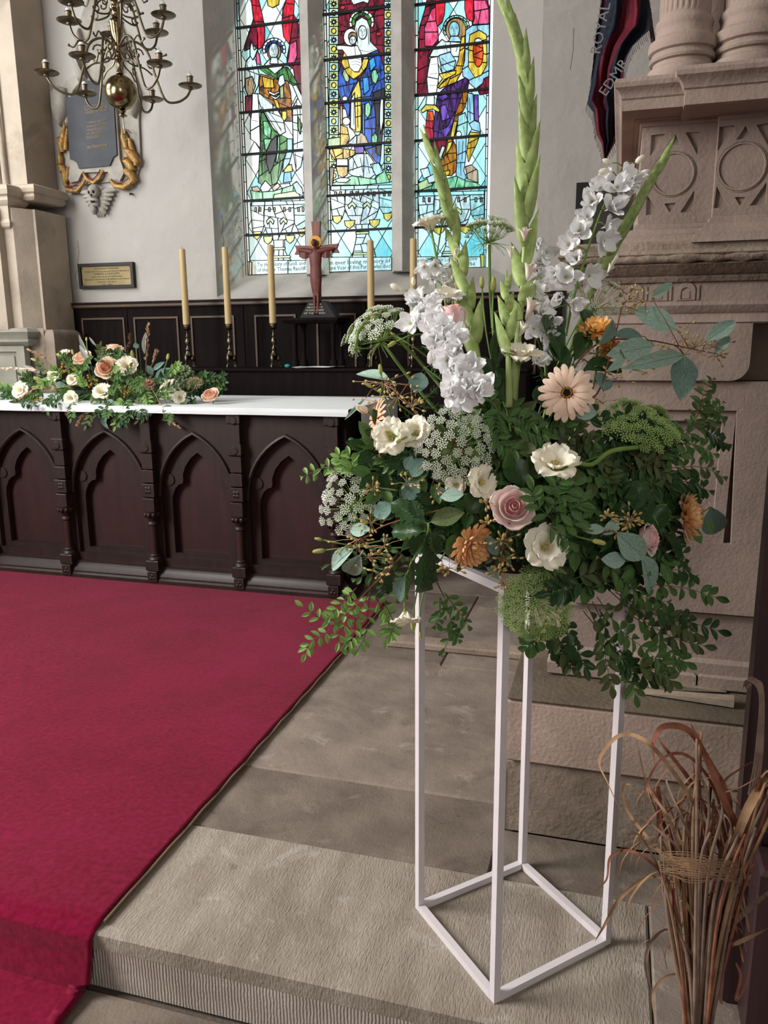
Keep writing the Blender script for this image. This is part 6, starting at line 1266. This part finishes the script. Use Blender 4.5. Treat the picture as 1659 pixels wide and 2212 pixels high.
def spray(label, paths, key, L=.026, wd=.0105, n=7, off=0., stemm=None, group=None, main=None, name='foliage_sprig', cat='foliage', me=None, **k):
    p0 = main[0] if main else paths[0][0]
    root = thing(name, label, cat, at(*p0, off) if len(p0) == 2 else at(p0[0], p0[1], off), group); me = me or L_pist[key]; sm = stemm or F_stemd
    if main: P = spline([at(x, y, off) for x, y in main], 8); MB().tube(P, [.0022*(1-.6*i/len(P)) for i in range(len(P))], 6).build('stem', sm, root, smooth=True)
    for p in paths: frond(root, [at(x, y, off+(i*k.get('dz', 0))) for i, (x, y) in enumerate(p)], n, L, wd, me, sm, **{a: b for a, b in k.items() if a != 'dz'})
spray('fresh green leafy spray hanging lowest at the left before the red carpet', [[(790, 1290), (740, 1330), (700, 1340), (655, 1310)], [(740, 1335), (700, 1370), (672, 1385), (660, 1410)], [(770, 1270), (740, 1300), (715, 1330)], [(770, 1300), (750, 1340), (730, 1380), (752, 1400)], [(800, 1270), (795, 1320), (790, 1370), (775, 1400)], [(810, 1290), (830, 1320), (840, 1350), (835, 1380)], [(800, 1280), (770, 1330), (765, 1370), (750, 1390)], [(830, 1300), (850, 1345), (845, 1370)]], 'l', main=[(870, 1200), (820, 1250), (790, 1280), (740, 1335)], stemm=F_red, n=6, off=-.02)
spray('fresh green leafy spray reaching left above the round lace umbel', [[(740, 1030), (710, 1010), (680, 1018), (655, 1030)], [(760, 1020), (740, 1000), (733, 985)], [(770, 1030), (762, 1010), (755, 985)]], 'l', main=[(860, 1060), (800, 1050), (740, 1030)], n=5, off=.01)
spray('small leafy spray hanging between the two left legs of the stand', [[(950, 1290), (975, 1340), (970, 1380), (955, 1410)], [(960, 1280), (990, 1320), (1010, 1350)], [(970, 1350), (990, 1380)], [(950, 1290), (950, 1330), (940, 1350)]], 'm', main=[(930, 1220), (945, 1260), (960, 1290)], n=5, off=0)
spray('bright leafy spray crossing the lisianthus right of the pink rose', [[(1190, 1110), (1215, 1070), (1240, 1050)], [(1190, 1120), (1160, 1090), (1150, 1060)], [(1200, 1110), (1240, 1100), (1255, 1085)], [(1190, 1130), (1230, 1135), (1255, 1120)], [(1200, 1100), (1200, 1060), (1210, 1035)], [(1180, 1130), (1215, 1155), (1230, 1170)]], 'm', n=4, L=.034, wd=.014, off=-.055)
spray('dark fern like spray beneath the peach gerbera', [[(1090, 900), (1130, 905), (1170, 930)], [(1100, 920), (1140, 930), (1180, 940)], [(1080, 880), (1070, 910), (1075, 950)], [(1060, 930), (1085, 960), (1120, 975)], [(1060, 870), (1055, 855), (1045, 840)]], 'm', n=7, L=.030, wd=.010, off=-.01)
rr_ = random.Random(12)
right_mass = [((1300, 1230), (1400, 1260), (1480, 1270), (1545, 1290)), ((1310, 1260), (1400, 1310), (1480, 1340), (1550, 1362)), ((1310, 1270), (1390, 1340), (1460, 1380), (1520, 1395)), ((1290, 1290), (1340, 1360), (1390, 1400), (1440, 1440)), ((1280, 1300), (1320, 1380), (1350, 1430), (1400, 1470)), ((1270, 1310), (1300, 1380), (1310, 1430), (1320, 1480)), ((1260, 1320), (1340, 1420), (1360, 1450), (1372, 1500)), ((1220, 1340), (1230, 1380), (1250, 1410), (1262, 1440)), ((1200, 1340), (1210, 1390), (1220, 1420), (1235, 1440)), ((1180, 1340), (1160, 1380), (1150, 1390), (1140, 1395)),
 ((1340, 1240), (1420, 1240), (1470, 1230), (1500, 1245)), ((1330, 1280), (1420, 1330), (1460, 1345), (1500, 1370)), ((1350, 1320), (1420, 1370), (1450, 1410), (1480, 1430)), ((1260, 1260), (1230, 1270), (1190, 1280)), ((1240, 1250), (1290, 1235), (1340, 1230)), ((1290, 1200), (1340, 1250), (1390, 1290), (1440, 1300)), ((1180, 1350), (1200, 1400), (1225, 1420)), ((1370, 1440), (1420, 1450), (1450, 1470))]
for k, p in enumerate(right_mass): spray('dark trailing leafy stem hanging on the right of the tall arrangement', [list(p)], ('m', 'd', 'o')[k % 3], n=9, L=.036, wd=.0155, off=(-.04 if k % 2 else 0.0), group='trailing stems on the lower right')
upr = [((1400, 1000), (1470, 950), (1530, 900), (1560, 870)), ((1480, 940), (1510, 890), (1520, 850), (1540, 820)), ((1510, 920), (1540, 940), (1570, 960)), ((1440, 960), (1500, 960), (1540, 980)), ((1400, 1020), (1460, 1010), (1520, 1010), (1560, 1030)), ((1420, 1050), (1480, 1040), (1530, 1060)), ((1380, 960), (1430, 950), (1480, 930)), ((1360, 980), (1400, 1000), (1450, 1030)), ((1350, 1000), (1420, 1050), (1500, 1080)), ((1500, 890), (1530, 880), (1560, 900)), ((1340, 930), (1400, 960), (1430, 1000))]
for k, p in enumerate(upr): spray('dull green leafy twig spreading at the right before the monument', [list(p)], ('m', 'o', 'd')[k % 3], n=9, L=.032, wd=.011, off=.03, stemm=F_red, group='twigs at the right edge')
left_mid = [((900, 990), (850, 970), (800, 965), (770, 955)), ((900, 1010), (850, 1000), (820, 990)), ((900, 960), (870, 990), (840, 1010)), ((870, 1100), (800, 1110), (740, 1120)), ((860, 1150), (800, 1200), (740, 1210), (700, 1225)), ((880, 1180), (820, 1230), (770, 1250)), ((860, 1190), (830, 1250), (830, 1290)), ((900, 1200), (870, 1250), (860, 1290))]
for k, p in enumerate(left_mid): spray('dark leafy sprig filling the left side of the tall arrangement', [list(p)], ('d', 'm')[k % 2], n=7, L=.028, wd=.011, off=.03, group='sprigs on the left side')
# inner mass of dark leaves, radiating from the foam
for k in range(84):
    px = rr_.gauss(1140, 155); py = rr_.gauss(1040, 125)
    if k > 60: px = rr_.uniform(1260, 1470); py = rr_.uniform(940, 1230)
    if k < 61 and ((px-1140)/340)**2+((py-1050)/260)**2 > 1: continue
    root = thing('foliage_sprig', 'dark leafy sprig packed deep inside the tall arrangement', 'foliage', at(px, py, .14), 'sprigs filling the tall arrangement')
    a0 = rr_.uniform(0, 6.28); kk = rr_.choice('ddmdo'); big = rr_.random() < .4
    for z in range(3):
        a = a0+(z-1)*.9+rr_.uniform(-.2, .2); L = rr_.uniform(55, 100); q = [at(px, py, .10), at(px+L*.5*math.cos(a), py+L*.5*math.sin(a), .05), at(px+L*math.cos(a), py+L*math.sin(a), .035+rr_.uniform(-.03, .02))]
        if big: frond(root, q, 3, .052, .024, (L_big, L_bigm, L_big, L_bigo)[k % 4], F_stemd, alt=True, s0=.2)
        else: frond(root, q, 7, .030, .012, L_pist[kk], F_stemd)
# feathery asparagus-like filler
w = MB()
for k in range(26):
    px = rr_.uniform(900, 1280); py = rr_.uniform(640, 1010)
    if px > 1180 and py < 760: continue
    root = None; a = rr_.uniform(0, 6.28); b0 = at(px, py, .06); b1 = at(px+50*math.cos(a), py+50*math.sin(a), .03)
    for q in range(26):
        f = q/26; p = b0.lerp(b1, f); d = V(rr_.uniform(-1, 1), rr_.uniform(-1, 1), rr_.uniform(-1, 1)).normalized()*.016; w.tube([p, p+d], .0005, 3)
    w.tube([b0, b1], .001, 4)
setk(w.build('feathery_foliage', F_leafm, kind='stuff'), 'fine feathery green foliage threaded through the tall arrangement', 'foliage')
# big single leaves
def leaves(label, lst, me=L_big, name='leaf_stem', off=0., stemm=None, group=None, src=None):
    s = src or lst[0][0]; root = thing(name, label, 'foliage', at(*s, off+.03), group); w = MB()
    for (b, tp, wd, *o) in lst:
        oo = off+(o[0] if o else 0); B, T_ = at(*b, oo), at(*tp, oo+(o[1] if len(o) > 1 else 0)); me_ = o[2] if len(o) > 2 else me
        put('leaf', me_, root, leafM(B, T_, -FW+V(rr_.uniform(-.3, .3), 0, .3), wd*2/FPX*1.55)); w.tube(bez(at(*s, off+.03), (at(*s, off+.03)+B)/2+V(0, 0, .005), B, 5), .0014, 5)
    w.build('stem', stemm or F_stem, root, smooth=True)
leaves('lobed glossy dark green leaves spreading left of the bronze chrysanthemum', [((920, 1130), (842, 1082), 26), ((916, 1148), (840, 1146), 22), ((922, 1150), (886, 1205), 18), ((924, 1150), (915, 1300), 30), ((930, 1128), (1000, 1105), 20, 0, 0, L_bigo), ((905, 1120), (890, 1080), 18), ((930, 1150), (950, 1200), 16)], me=L_lobe, off=-.045, src=(925, 1140))
leaves('broad dark rose leaves around the centre of the tall arrangement', [((1130, 1050), (1100, 985), 30), ((1010, 1110), (1040, 1060), 26), ((1090, 870), (1060, 780), 26), ((1060, 860), (1050, 760), 28), ((1070, 800), (1085, 700), 20), ((1180, 880), (1160, 830), 20), ((1140, 880), (1170, 960), 22), ((1020, 780), (1035, 850), 22)], off=-.0, src=(1110, 960))
leaves('dark green leaves below the amber chrysanthemum', [((1230, 800), (1190, 730), 20), ((1240, 780), (1270, 710), 24), ((1210, 780), (1200, 690), 18), ((1260, 800), (1330, 780), 22), ((1290, 790), (1350, 800), 14), ((1180, 720), (1185, 670), 14), ((1270, 740), (1262, 650), 18)], off=.02, src=(1230, 820))
leaves('dark drooping leaves under the far right bronze chrysanthemum', [((1430, 1150), (1480, 1215), 18, -.02), ((1350, 1080), (1430, 1120), 30), ((1400, 1040), (1340, 1100), 28), ((1440, 1090), (1400, 1150), 24)], off=.0, src=(1400, 1100))
# eucalyptus
def seeds(px, py, n, rpx, root, off=0., d=(.8, .1), m=None):
    w = MB(); c = at(px, py, off)
    for k in range(n):
        q = at(px+rr_.gauss(0, rpx), py+rr_.gauss(0, rpx*.7), off+rr_.uniform(-.01, .01)); mid = (c+q)/2+V(0, 0, .002); w.tube([c, mid, q], .0006, 4, 0); d_ = (q-c).normalized()
        w.lathe([(.0008, -.001), (.0021, .001), (.0024, .004), (.0012, .0068), (.0, .0078)], 6, 1, frame(q, d_))
    w.build('seed_cluster', [m or F_tan, F_seed], root, smooth=True)
def euc(label, lst, sd, stem, off=0., me=L_euc, stemm=None):
    root = thing('eucalyptus_branch', label, 'eucalyptus', at(*stem[0], off)); P = spline([at(x, y, off) for x, y in stem], 8); w = MB(); w.tube(P, [.0022*(1-.6*i/len(P)) for i in range(len(P))], 6)
    for b, tp, wd, *o in lst:
        oo = off+(o[0] if o else 0); B, T_ = at(*b, oo), at(*tp, oo); n0 = min(P, key=lambda p: (p-B).length); w.tube([n0, (n0+B)/2+V(0, 0, .003), B], .0009, 5)
        put('leaf', (o[1] if len(o) > 1 else me), root, leafM(B, T_, -FW+RT*rr_.uniform(-.35, .35)+UP*rr_.uniform(-.2, .5), wd*2/FPX*1.6))
    w.build('stem', stemm or F_red, root, smooth=True)
    for s in sd: seeds(*s, root, off)
euc('long eucalyptus branch with seed clusters reaching furthest right', [((1462, 713), (1371, 664), 27), ((1407, 642), (1454, 610), 12, -.01), ((1525, 737), (1592, 689), 19), ((1544, 765), (1577, 723), 13), ((1412, 747), (1320, 764), 24, -.01), ((1477, 767), (1360, 790), 18, -.01), ((1480, 770), (1474, 850), 29, 0, L_eucd), ((1388, 727), (1331, 718), 17, .01, L_eucd), ((1292, 745), (1344, 684), 14, -.02, L_eucd), ((1350, 775), (1315, 800), 9, 0)],
 [(1392, 650, 16, 14), (1375, 628, 8, 10), (1360, 665, 8, 10), (1470, 738, 8, 10), (1500, 752, 16, 18), (1540, 750, 14, 15), (1548, 770, 10, 12), (1445, 755, 7, 12), (1432, 765, 6, 10), (1480, 712, 5, 9)], [(1210, 850), (1250, 780), (1292, 742), (1330, 733), (1400, 735), (1455, 745), (1500, 755), (1550, 765)], off=-.03)
euc('eucalyptus sprig with tan seeds curving over behind the amber chrysanthemum', [((1304, 845), (1304, 800), 22, 0, L_eucd), ((1290, 893), (1238, 889), 15, -.04)], [(1345, 630, 8, 14), (1330, 820, 10, 16), (1370, 800, 8, 20), (1300, 870, 8, 12)], [(1230, 860), (1290, 850), (1330, 720), (1345, 660), (1370, 640)], off=-.0)
euc('pale eucalyptus leaves with yellow seed clusters at the lower left', [((765, 1186), (702, 1230), 20), ((779, 1197), (744, 1252), 22, -.01), ((800, 1142), (752, 1147), 15), ((850, 1090), (802, 1115), 18, 0, L_eucd)], [(775, 1165, 22, 20), (800, 1130, 14, 16), (795, 1205, 14, 18), (830, 1180, 12, 22), (820, 1240, 12, 18), (805, 1060, 14, 14), (850, 1220, 8, 14)], [(960, 1100), (880, 1120), (820, 1140), (780, 1170), (770, 1195)], off=-.03)
euc('two large blue grey eucalyptus leaves hanging below the small pink rose', [((1333, 1151), (1400, 1213), 27, -.02), ((1385, 1199), (1420, 1288), 27, 0), ((1351, 1212), (1302, 1208), 17, -.01), ((1307, 1143), (1260, 1144), 11), ((1302, 1155), (1340, 1122), 13), ((1535, 1095), (1550, 1168), 30, .12, L_eucd), ((1262, 1130), (1230, 1110), 12, 0, L_eucd)], [(1360, 1125, 34, 15), (1310, 1115, 14, 9), (1330, 1150, 8, 10)], [(1230, 1130), (1290, 1150), (1333, 1151), (1385, 1199)], off=-.05)
euc('grey eucalyptus leaves left of the big umbel', [((842, 822), (766, 798), 17), ((898, 850), (910, 800), 21, 0, L_eucd), ((915, 990), (885, 1030), 18, 0, L_eucd), ((890, 985), (875, 1015), 12, 0, L_eucd), ((1002, 1068), (950, 1072), 14, -.04), ((905, 1040), (868, 1080), 20, 0, L_eucd), ((875, 1245), (850, 1305), 18, -.01, L_eucd), ((945, 1050), (960, 1085), 13, 0, L_eucd), ((790, 860), (742, 908), 4), ((1050, 1225), (1085, 1250), 8)], [(830, 830, 20, 22), (860, 860, 16, 20), (820, 870, 16, 20), (890, 880, 14, 18), (880, 1045, 12, 18), (945, 1060, 8, 14)], [(1000, 960), (930, 930), (880, 870), (840, 830), (820, 815)], off=-.0)
euc('brown seed stem hanging between the bronze chrysanthemum and the hanging umbel', [((1075, 1200), (1055, 1160), 14, .02, L_eucd)], [(1085, 1170, 16, 12), (1090, 1210, 16, 12), (1075, 1235, 14, 10), (1090, 1265, 12, 9), (970, 1228, 16, 14), (1055, 1130, 10, 8), (1050, 1085, 10, 8)], [(1100, 1130), (1088, 1180), (1080, 1230), (1085, 1270)], off=-.05, me=L_eucd)
leaves('thick green flower stem crossing the dark gap right of centre', [((1300, 985), (1330, 970), 3)], me=L_bigm, off=-.0, src=(1240, 1010))
MBs = MB().tube(spline([at(1245, 1000, 0), at(1280, 1003, -.01), at(1320, 975, -.01), at(1385, 965, 0)], 6), .0045, 8)
setk(MBs.build('cut_stem', F_stem, smooth=True), 'thick bare green stem crossing right below the lime umbel', 'stem')
# ================================================================ altar arrangement
ap = thing  # alias
def AZ(px, py, y=4.38): return ony(px, py, y)
foam = MB().box(-3.4, 4.32, cz+.004, -2.85, 4.46, cz+.06, b=.012); setk(foam.build('floral_foam', bpy.data.materials['green_foam']), 'low green foam block under the altar flowers', 'floral foam')
ABs = random.Random(8)
def aflower(kind, lab, cat, px, py, r, d, fn, y=4.33, grp=None):
    p = AZ(px, py, y); base = V(min(-2.8, max(-3.45, p.x)), 4.36, cz+.06); s = r/FPX*4.45*1.15
    t = stemmed(kind, lab, cat, p, cd(*d), grp, r=.003, base=base, sagk=.3); fn(t, frame(p, cd(*d), ABs.uniform(0, 6), s)); return t
FA = [('rose', 'large peach rose at the centre of the altar arrangement', 'rose', 235, 800, 23, (0, .2, 1), lambda t, M: rose(t, M, ROSE_A), 4.22),
 ('rose', 'peach rose at the top of the altar arrangement seen from the side', 'rose', 246, 765, 21, (.1, 1, .3), lambda t, M: rose(t, M, ROSE_B), 4.35), ('rose', 'peach rose at the upper left of the altar arrangement', 'rose', 183, 780, 20, (-.2, .6, .8), lambda t, M: rose(t, M, ROSE_B), 4.3),
 ('rose', 'peach rose lying on the cloth at the right end of the altar flowers', 'rose', 458, 861, 18, (-.2, .7, .8), lambda t, M: rose(t, M, ROSE_A), 4.2),
 ('lisianthus', 'ivory lisianthus right of the large peach rose', 'lisianthus', 276, 796, 22, (.2, .3, 1), lisian, 4.24), ('lisianthus', 'ivory lisianthus low at the centre of the altar flowers', 'lisianthus', 224, 853, 20, (0, .5, .9), lisian, 4.16), ('lisianthus', 'ivory lisianthus at the right of the altar flowers', 'lisianthus', 368, 845, 21, (.2, .4, .9), lisian, 4.2),
 ('lisianthus', 'ivory lisianthus at the left end of the altar flowers', 'lisianthus', 52, 846, 20, (-.3, .2, .9), lisian, 4.2), ('lisianthus', 'ivory lisianthus in the left of the altar flowers, upper', 'lisianthus', 117, 818, 15, (0, .5, .9), lisian, 4.25), ('lisianthus', 'ivory lisianthus hanging low left of centre on the altar', 'lisianthus', 157, 861, 16, (0, -.1, 1), lisian, 4.14),
 ('lisianthus', 'small ivory lisianthus left of the large peach rose', 'lisianthus', 160, 822, 13, (0, .2, 1), lisian, 4.22), ('lisianthus', 'ivory lisianthus at the top left of the altar flowers', 'lisianthus', 142, 770, 14, (-.2, .8, .6), lisian, 4.35), ('lisianthus', 'half open ivory lisianthus hanging over the altar edge', 'lisianthus', 150, 888, 13, (.3, -.6, .8), lisian, 4.08), ('lisianthus', 'green white lisianthus hanging right of centre over the cloth edge', 'lisianthus', 386, 858, 14, (.5, -.2, .8), lisian, 4.15)]
for kind, lab, cat, px, py, r, d, fn, y in FA: aflower(kind, lab, cat, px, py, r, d, fn, y, 'altar '+kind+' blooms')
for i, (px, py, r, d) in enumerate([(75, 778, 9, (-1, .3, .2)), (157, 762, 8, (-.2, 1, .2)), (187, 734, 6, (0, 1, 0)), (127, 768, 7, (-.8, .5, .2)), (286, 768, 12, (0, .8, .5)), (282, 783, 9, (0, .3, 1)), (362, 772, 9, (.2, 1, .2)), (84, 820, 12, (-.7, .2, .5)), (80, 836, 12, (-.7, -.2, .6)), (265, 887, 9, (-.3, -.8, .4)), (153, 903, 8, (0, -1, .2)), (215, 753, 7, (0, 1, .2)), (130, 880, 6, (-.3, -.5, .8)), (233, 862, 8, (.3, -.2, 1))]):
    t = aflower('lisianthus_bud', 'small lime lisianthus bud poking out of the altar arrangement', 'flower bud', px, py, r, d, lambda t, M: bud(t, M @ Matrix.Translation((0, 0, -.6))), 4.28 if py < 800 else 4.12, 'altar lisianthus buds')
w = MB()
for k in range(70): a = k*2.4; r = math.sqrt(k/70); w.sphere((r*math.cos(a), r*math.sin(a), .35*(1-r*r)+.08*math.sin(k*7)), .13, 5, 4)
YAR = w.mesh('floret_head', F_rosep, smooth=True); wt = MB(); wt.v, wt.f, wt.m = w.v, w.f, w.m; YARt = wt.mesh('floret_head', F_tan, smooth=True); wg = MB(); wg.v, wg.f, wg.m = w.v, w.f, w.m; YARg = wg.mesh('floret_head', fm('sage_bloom', '7c9068', '9cae86'), smooth=True)
for lab, px, py, r, me, y in (('dusty rose yarrow head right of the altar arrangement centre', 318, 832, 16, YAR, 4.16), ('dry tan yarrow head at the right of the altar arrangement', 421, 828, 16, YARt, 4.22), ('wide sage green umbel at the right of the altar arrangement', 386, 812, 30, YARg, 4.3), ('sage green umbel beneath the top peach rose', 246, 776, 26, YARg, 4.28), ('sage green flower head low right of the altar centre', 310, 868, 16, YARg, 4.14)):
    aflower('yarrow', lab, 'yarrow', px, py, r, (0, .6, .8), lambda t, M: put('floret_head', me, t, M), y)
w = MB()
for k in range(14): w.sphere((rr_.gauss(0, .45), rr_.gauss(0, .45), rr_.uniform(-.2, .3)), .17, 7, 5)
BER = w.mesh('berry_cluster', F_gold, smooth=True)
for lab, px, py, r in (('gold painted berries at the centre low of the altar flowers', 270, 846, 14), ('gold berries above the centre ivory lisianthus', 196, 823, 16), ('gold berries at the upper left of the altar flowers', 145, 793, 18), ('gold berries hanging at the left of the altar edge', 82, 866, 12)):
    aflower('berry_sprig', lab, 'berries', px, py, r, (0, .3, 1), lambda t, M: put('berry_cluster', BER, t, M), 4.14 if py > 830 else 4.2)
def pts3(l, y0, y1=None): return [ony(x, y, y0+(0 if y1 is None else (y1-y0)*i/(len(l)-1))) for i, (x, y) in enumerate(l)]
def plume(lab, l, m, y=4.2, r=.009, name='dried_plume', grp=None):
    t = thing(name, lab, 'dried grass', ony(*l[0], y), grp); P = spline(pts3(l, y, y-.05), 6); n = len(P); MB().tube(P, [.0018]*n, 5).build('stem', F_tan, t)
    w = MB()
    for i in range(n//3, n):
        for q in range(3): p = P[i]; tg = (P[min(i+1, n-1)]-P[i-1]).normalized(); d = (tg+V(rr_.uniform(-.5, .5), rr_.uniform(-.5, .5), rr_.uniform(-.4, .4))).normalized(); w.tube([p, p+d*.016, p+d*.030], [.002, r*.55, .0006], 5)
    w.build('plume', m, t, smooth=True)
plume('tall dusty plume standing up at the right of the altar arrangement', [(312, 830), (316, 780), (318, 740), (320, 706)], F_tan, 4.3)
plume('tan plume hanging down over the cloth edge', [(325, 835), (345, 870), (358, 900), (384, 922)], F_tan, 4.08)
plume('short tan plume hanging left of centre', [(205, 865), (190, 880), (180, 895), (170, 912)], F_tan, 4.06)
plume('long pale plume stretching left out of the frame', [(110, 815), (80, 800), (40, 797), (-20, 795)], F_peach, 4.25)
plume('pale plume at the upper left of the altar arrangement', [(130, 800), (100, 775), (85, 765), (66, 758)], F_tan, 4.32)
plume('brown dried spire behind the top of the altar arrangement', [(275, 780), (276, 755), (280, 738), (281, 727)], fm('brown_seed_head', '5c4636', '7c624a'), 4.42)
plume('low tan plume sweeping left across the altar arrangement', [(170, 830), (120, 838), (70, 842), (20, 882)], F_tan, 4.12)
plume('faded mauve plume right of the tall one', [(320, 800), (330, 785), (334, 772), (337, 762)], F_tan, 4.3)
for lab, b, tp, wd, y in (('silver spear leaf high left in the altar arrangement', (197, 780), (168, 722), 5, 4.34), ('second silver spear leaf leaning across the peach rose', (198, 787), (170, 745), 6, 4.26), ('silver spear leaf pointing left above the altar cloth', (92, 808), (48, 788), 5, 4.25), ('silver spear leaf beside the tall plume', (312, 765), (313, 718), 5, 4.28), ('thin silver leaf at the top left centre', (208, 748), (192, 728), 3, 4.38)):
    r = thing('silver_leaf', lab, 'foliage', ony(*b, y)); put('leaf', L_silver, r, leafM(ony(*b, y), ony(*tp, y-.03), -FW, wd*2/FPX*4.5))
for i, (b, tp, wd) in enumerate([((222, 870), (226, 918), 7), ((228, 870), (230, 905), 7), ((240, 872), (256, 925), 6), ((215, 868), (195, 885), 6), ((232, 865), (246, 875), 8), ((335, 815), (362, 795), 8), ((330, 810), (318, 790), 8), ((345, 825), (358, 812), 7), ((120, 832), (138, 830), 8), ((60, 872), (26, 882), 6), ((300, 745), (288, 748), 7), ((215, 900), (232, 925), 5), ((330, 800), (352, 782), 6)]):
    r = thing('eucalyptus_leaf_sprig', 'grey green eucalyptus leaf spray in the altar arrangement', 'eucalyptus', ony(*b, 4.1), 'altar eucalyptus'); y = 4.05 if b[1] > 860 else 4.2; put('leaf', L_eucd, r, leafM(ony(*b, y), ony(*tp, y-.03), -FW, wd*2/FPX*4.5)); MB().tube([V(max(-3.5, min(-2.75, ony(*b, y).x)), 4.25, cz+.08), ony(*b, y)], .0015, 5).build('stem', F_stemd, r)
for k in range(110):
    f = ABs.random(); px = 30+f*430; top = 740+90*abs(f-.5)**1.2*2.2; py = ABs.uniform(top+20, 885 if .12 < f < .8 else 868); y = ABs.uniform(4.10, 4.42)
    if py > 860: y = ABs.uniform(4.02, 4.10) if .05 < f < .75 else 4.15
    a = ABs.gauss(math.pi/2 if py < 800 else (math.pi if f < .4 else 0), .8) if py < 850 else ABs.gauss(-math.pi/2, .7)
    if px > 400: a = ABs.choice((0.1, .5, -.1)); py = ABs.uniform(815, 860); y = 4.44
    L = ABs.uniform(26, 44); b = ony(px, py, y)
    if b.z < cz+.02 and y > 4.0: y = 4.0 if px < 395 else 4.12; b = ony(px, py, y)
    q = [b, ony(px+L*.5*math.cos(a), py-L*.5*math.sin(a), y-.02), ony(px+L*math.cos(a), py-L*math.sin(a), y-.05)]
    for v_ in q:
        if v_.y > 4.0 and v_.z < cz+.012: v_.z = cz+.012
    root = thing('foliage_sprig', 'green pinnate leafy sprig in the altar arrangement', 'foliage', b, 'altar foliage sprigs'); frond(root, q, 6, .042, .017, L_pist[ABs.choice('mddmlo')], F_stemd, r=.0018)

marks = [('the pink rose', 1103, 1103), ('the peach gerbera', 1224, 849), ('the big lace umbel', 985, 955), ('the round left umbel', 748, 1078), ('the bronze chrysanthemum left of the rose', 1005, 1180), ('the frilled ivory lisianthus above the rose', 1196, 1015), ('the ivory lisianthus below the rose', 1172, 1184), ('the lime domed umbel', 1392, 895), ('the small right pink rose', 1384, 1166), ('the far right bronze chrysanthemum', 1480, 1116), ('the hanging green umbel', 1165, 1310), ('the blush rosebud', 990, 700), ('the left ivory lisianthus', 850, 948), ('the amber chrysanthemum', 1290, 715), ('the side view lisianthus', 1122, 765), ('the lobed glossy leaves', 900, 1140), ('the drooping faded lisianthus', 875, 1330), ('the right leg of the stand', 1322, 1450), ('the stone wedges', 1480, 1500), ('the frieze of the monument', 1560, 800)]
relabel('sprigs filling the tall arrangement', 'dark leafy sprig', marks); relabel('trailing stems on the lower right', 'trailing dark leafy stem', marks); relabel('twigs at the right edge', 'dull green leafy twig', marks); relabel('sprigs on the left side', 'leafy side sprig', marks)
am = [('the large peach altar rose', 235, 800), ('the top peach altar rose', 246, 765), ('the upper left peach altar rose', 183, 780), ('the peach rose on the cloth', 458, 861), ('the tall dusty plume', 320, 740), ('the dusty rose yarrow', 318, 832), ('the tan yarrow', 421, 828), ('the left end altar lisianthus', 52, 846), ('the right altar lisianthus', 368, 845), ('the low central altar lisianthus', 224, 853), ('the drooping altar lisianthus', 157, 861), ('the upper left gold berries', 145, 793), ('the left hanging gold berries', 82, 866), ('the small upper left altar lisianthus', 117, 818)]
relabel('altar foliage sprigs', 'green pinnate sprig', am); relabel('altar lisianthus buds', 'lime lisianthus bud', am); relabel('altar eucalyptus', 'grey green eucalyptus leaf spray', am)
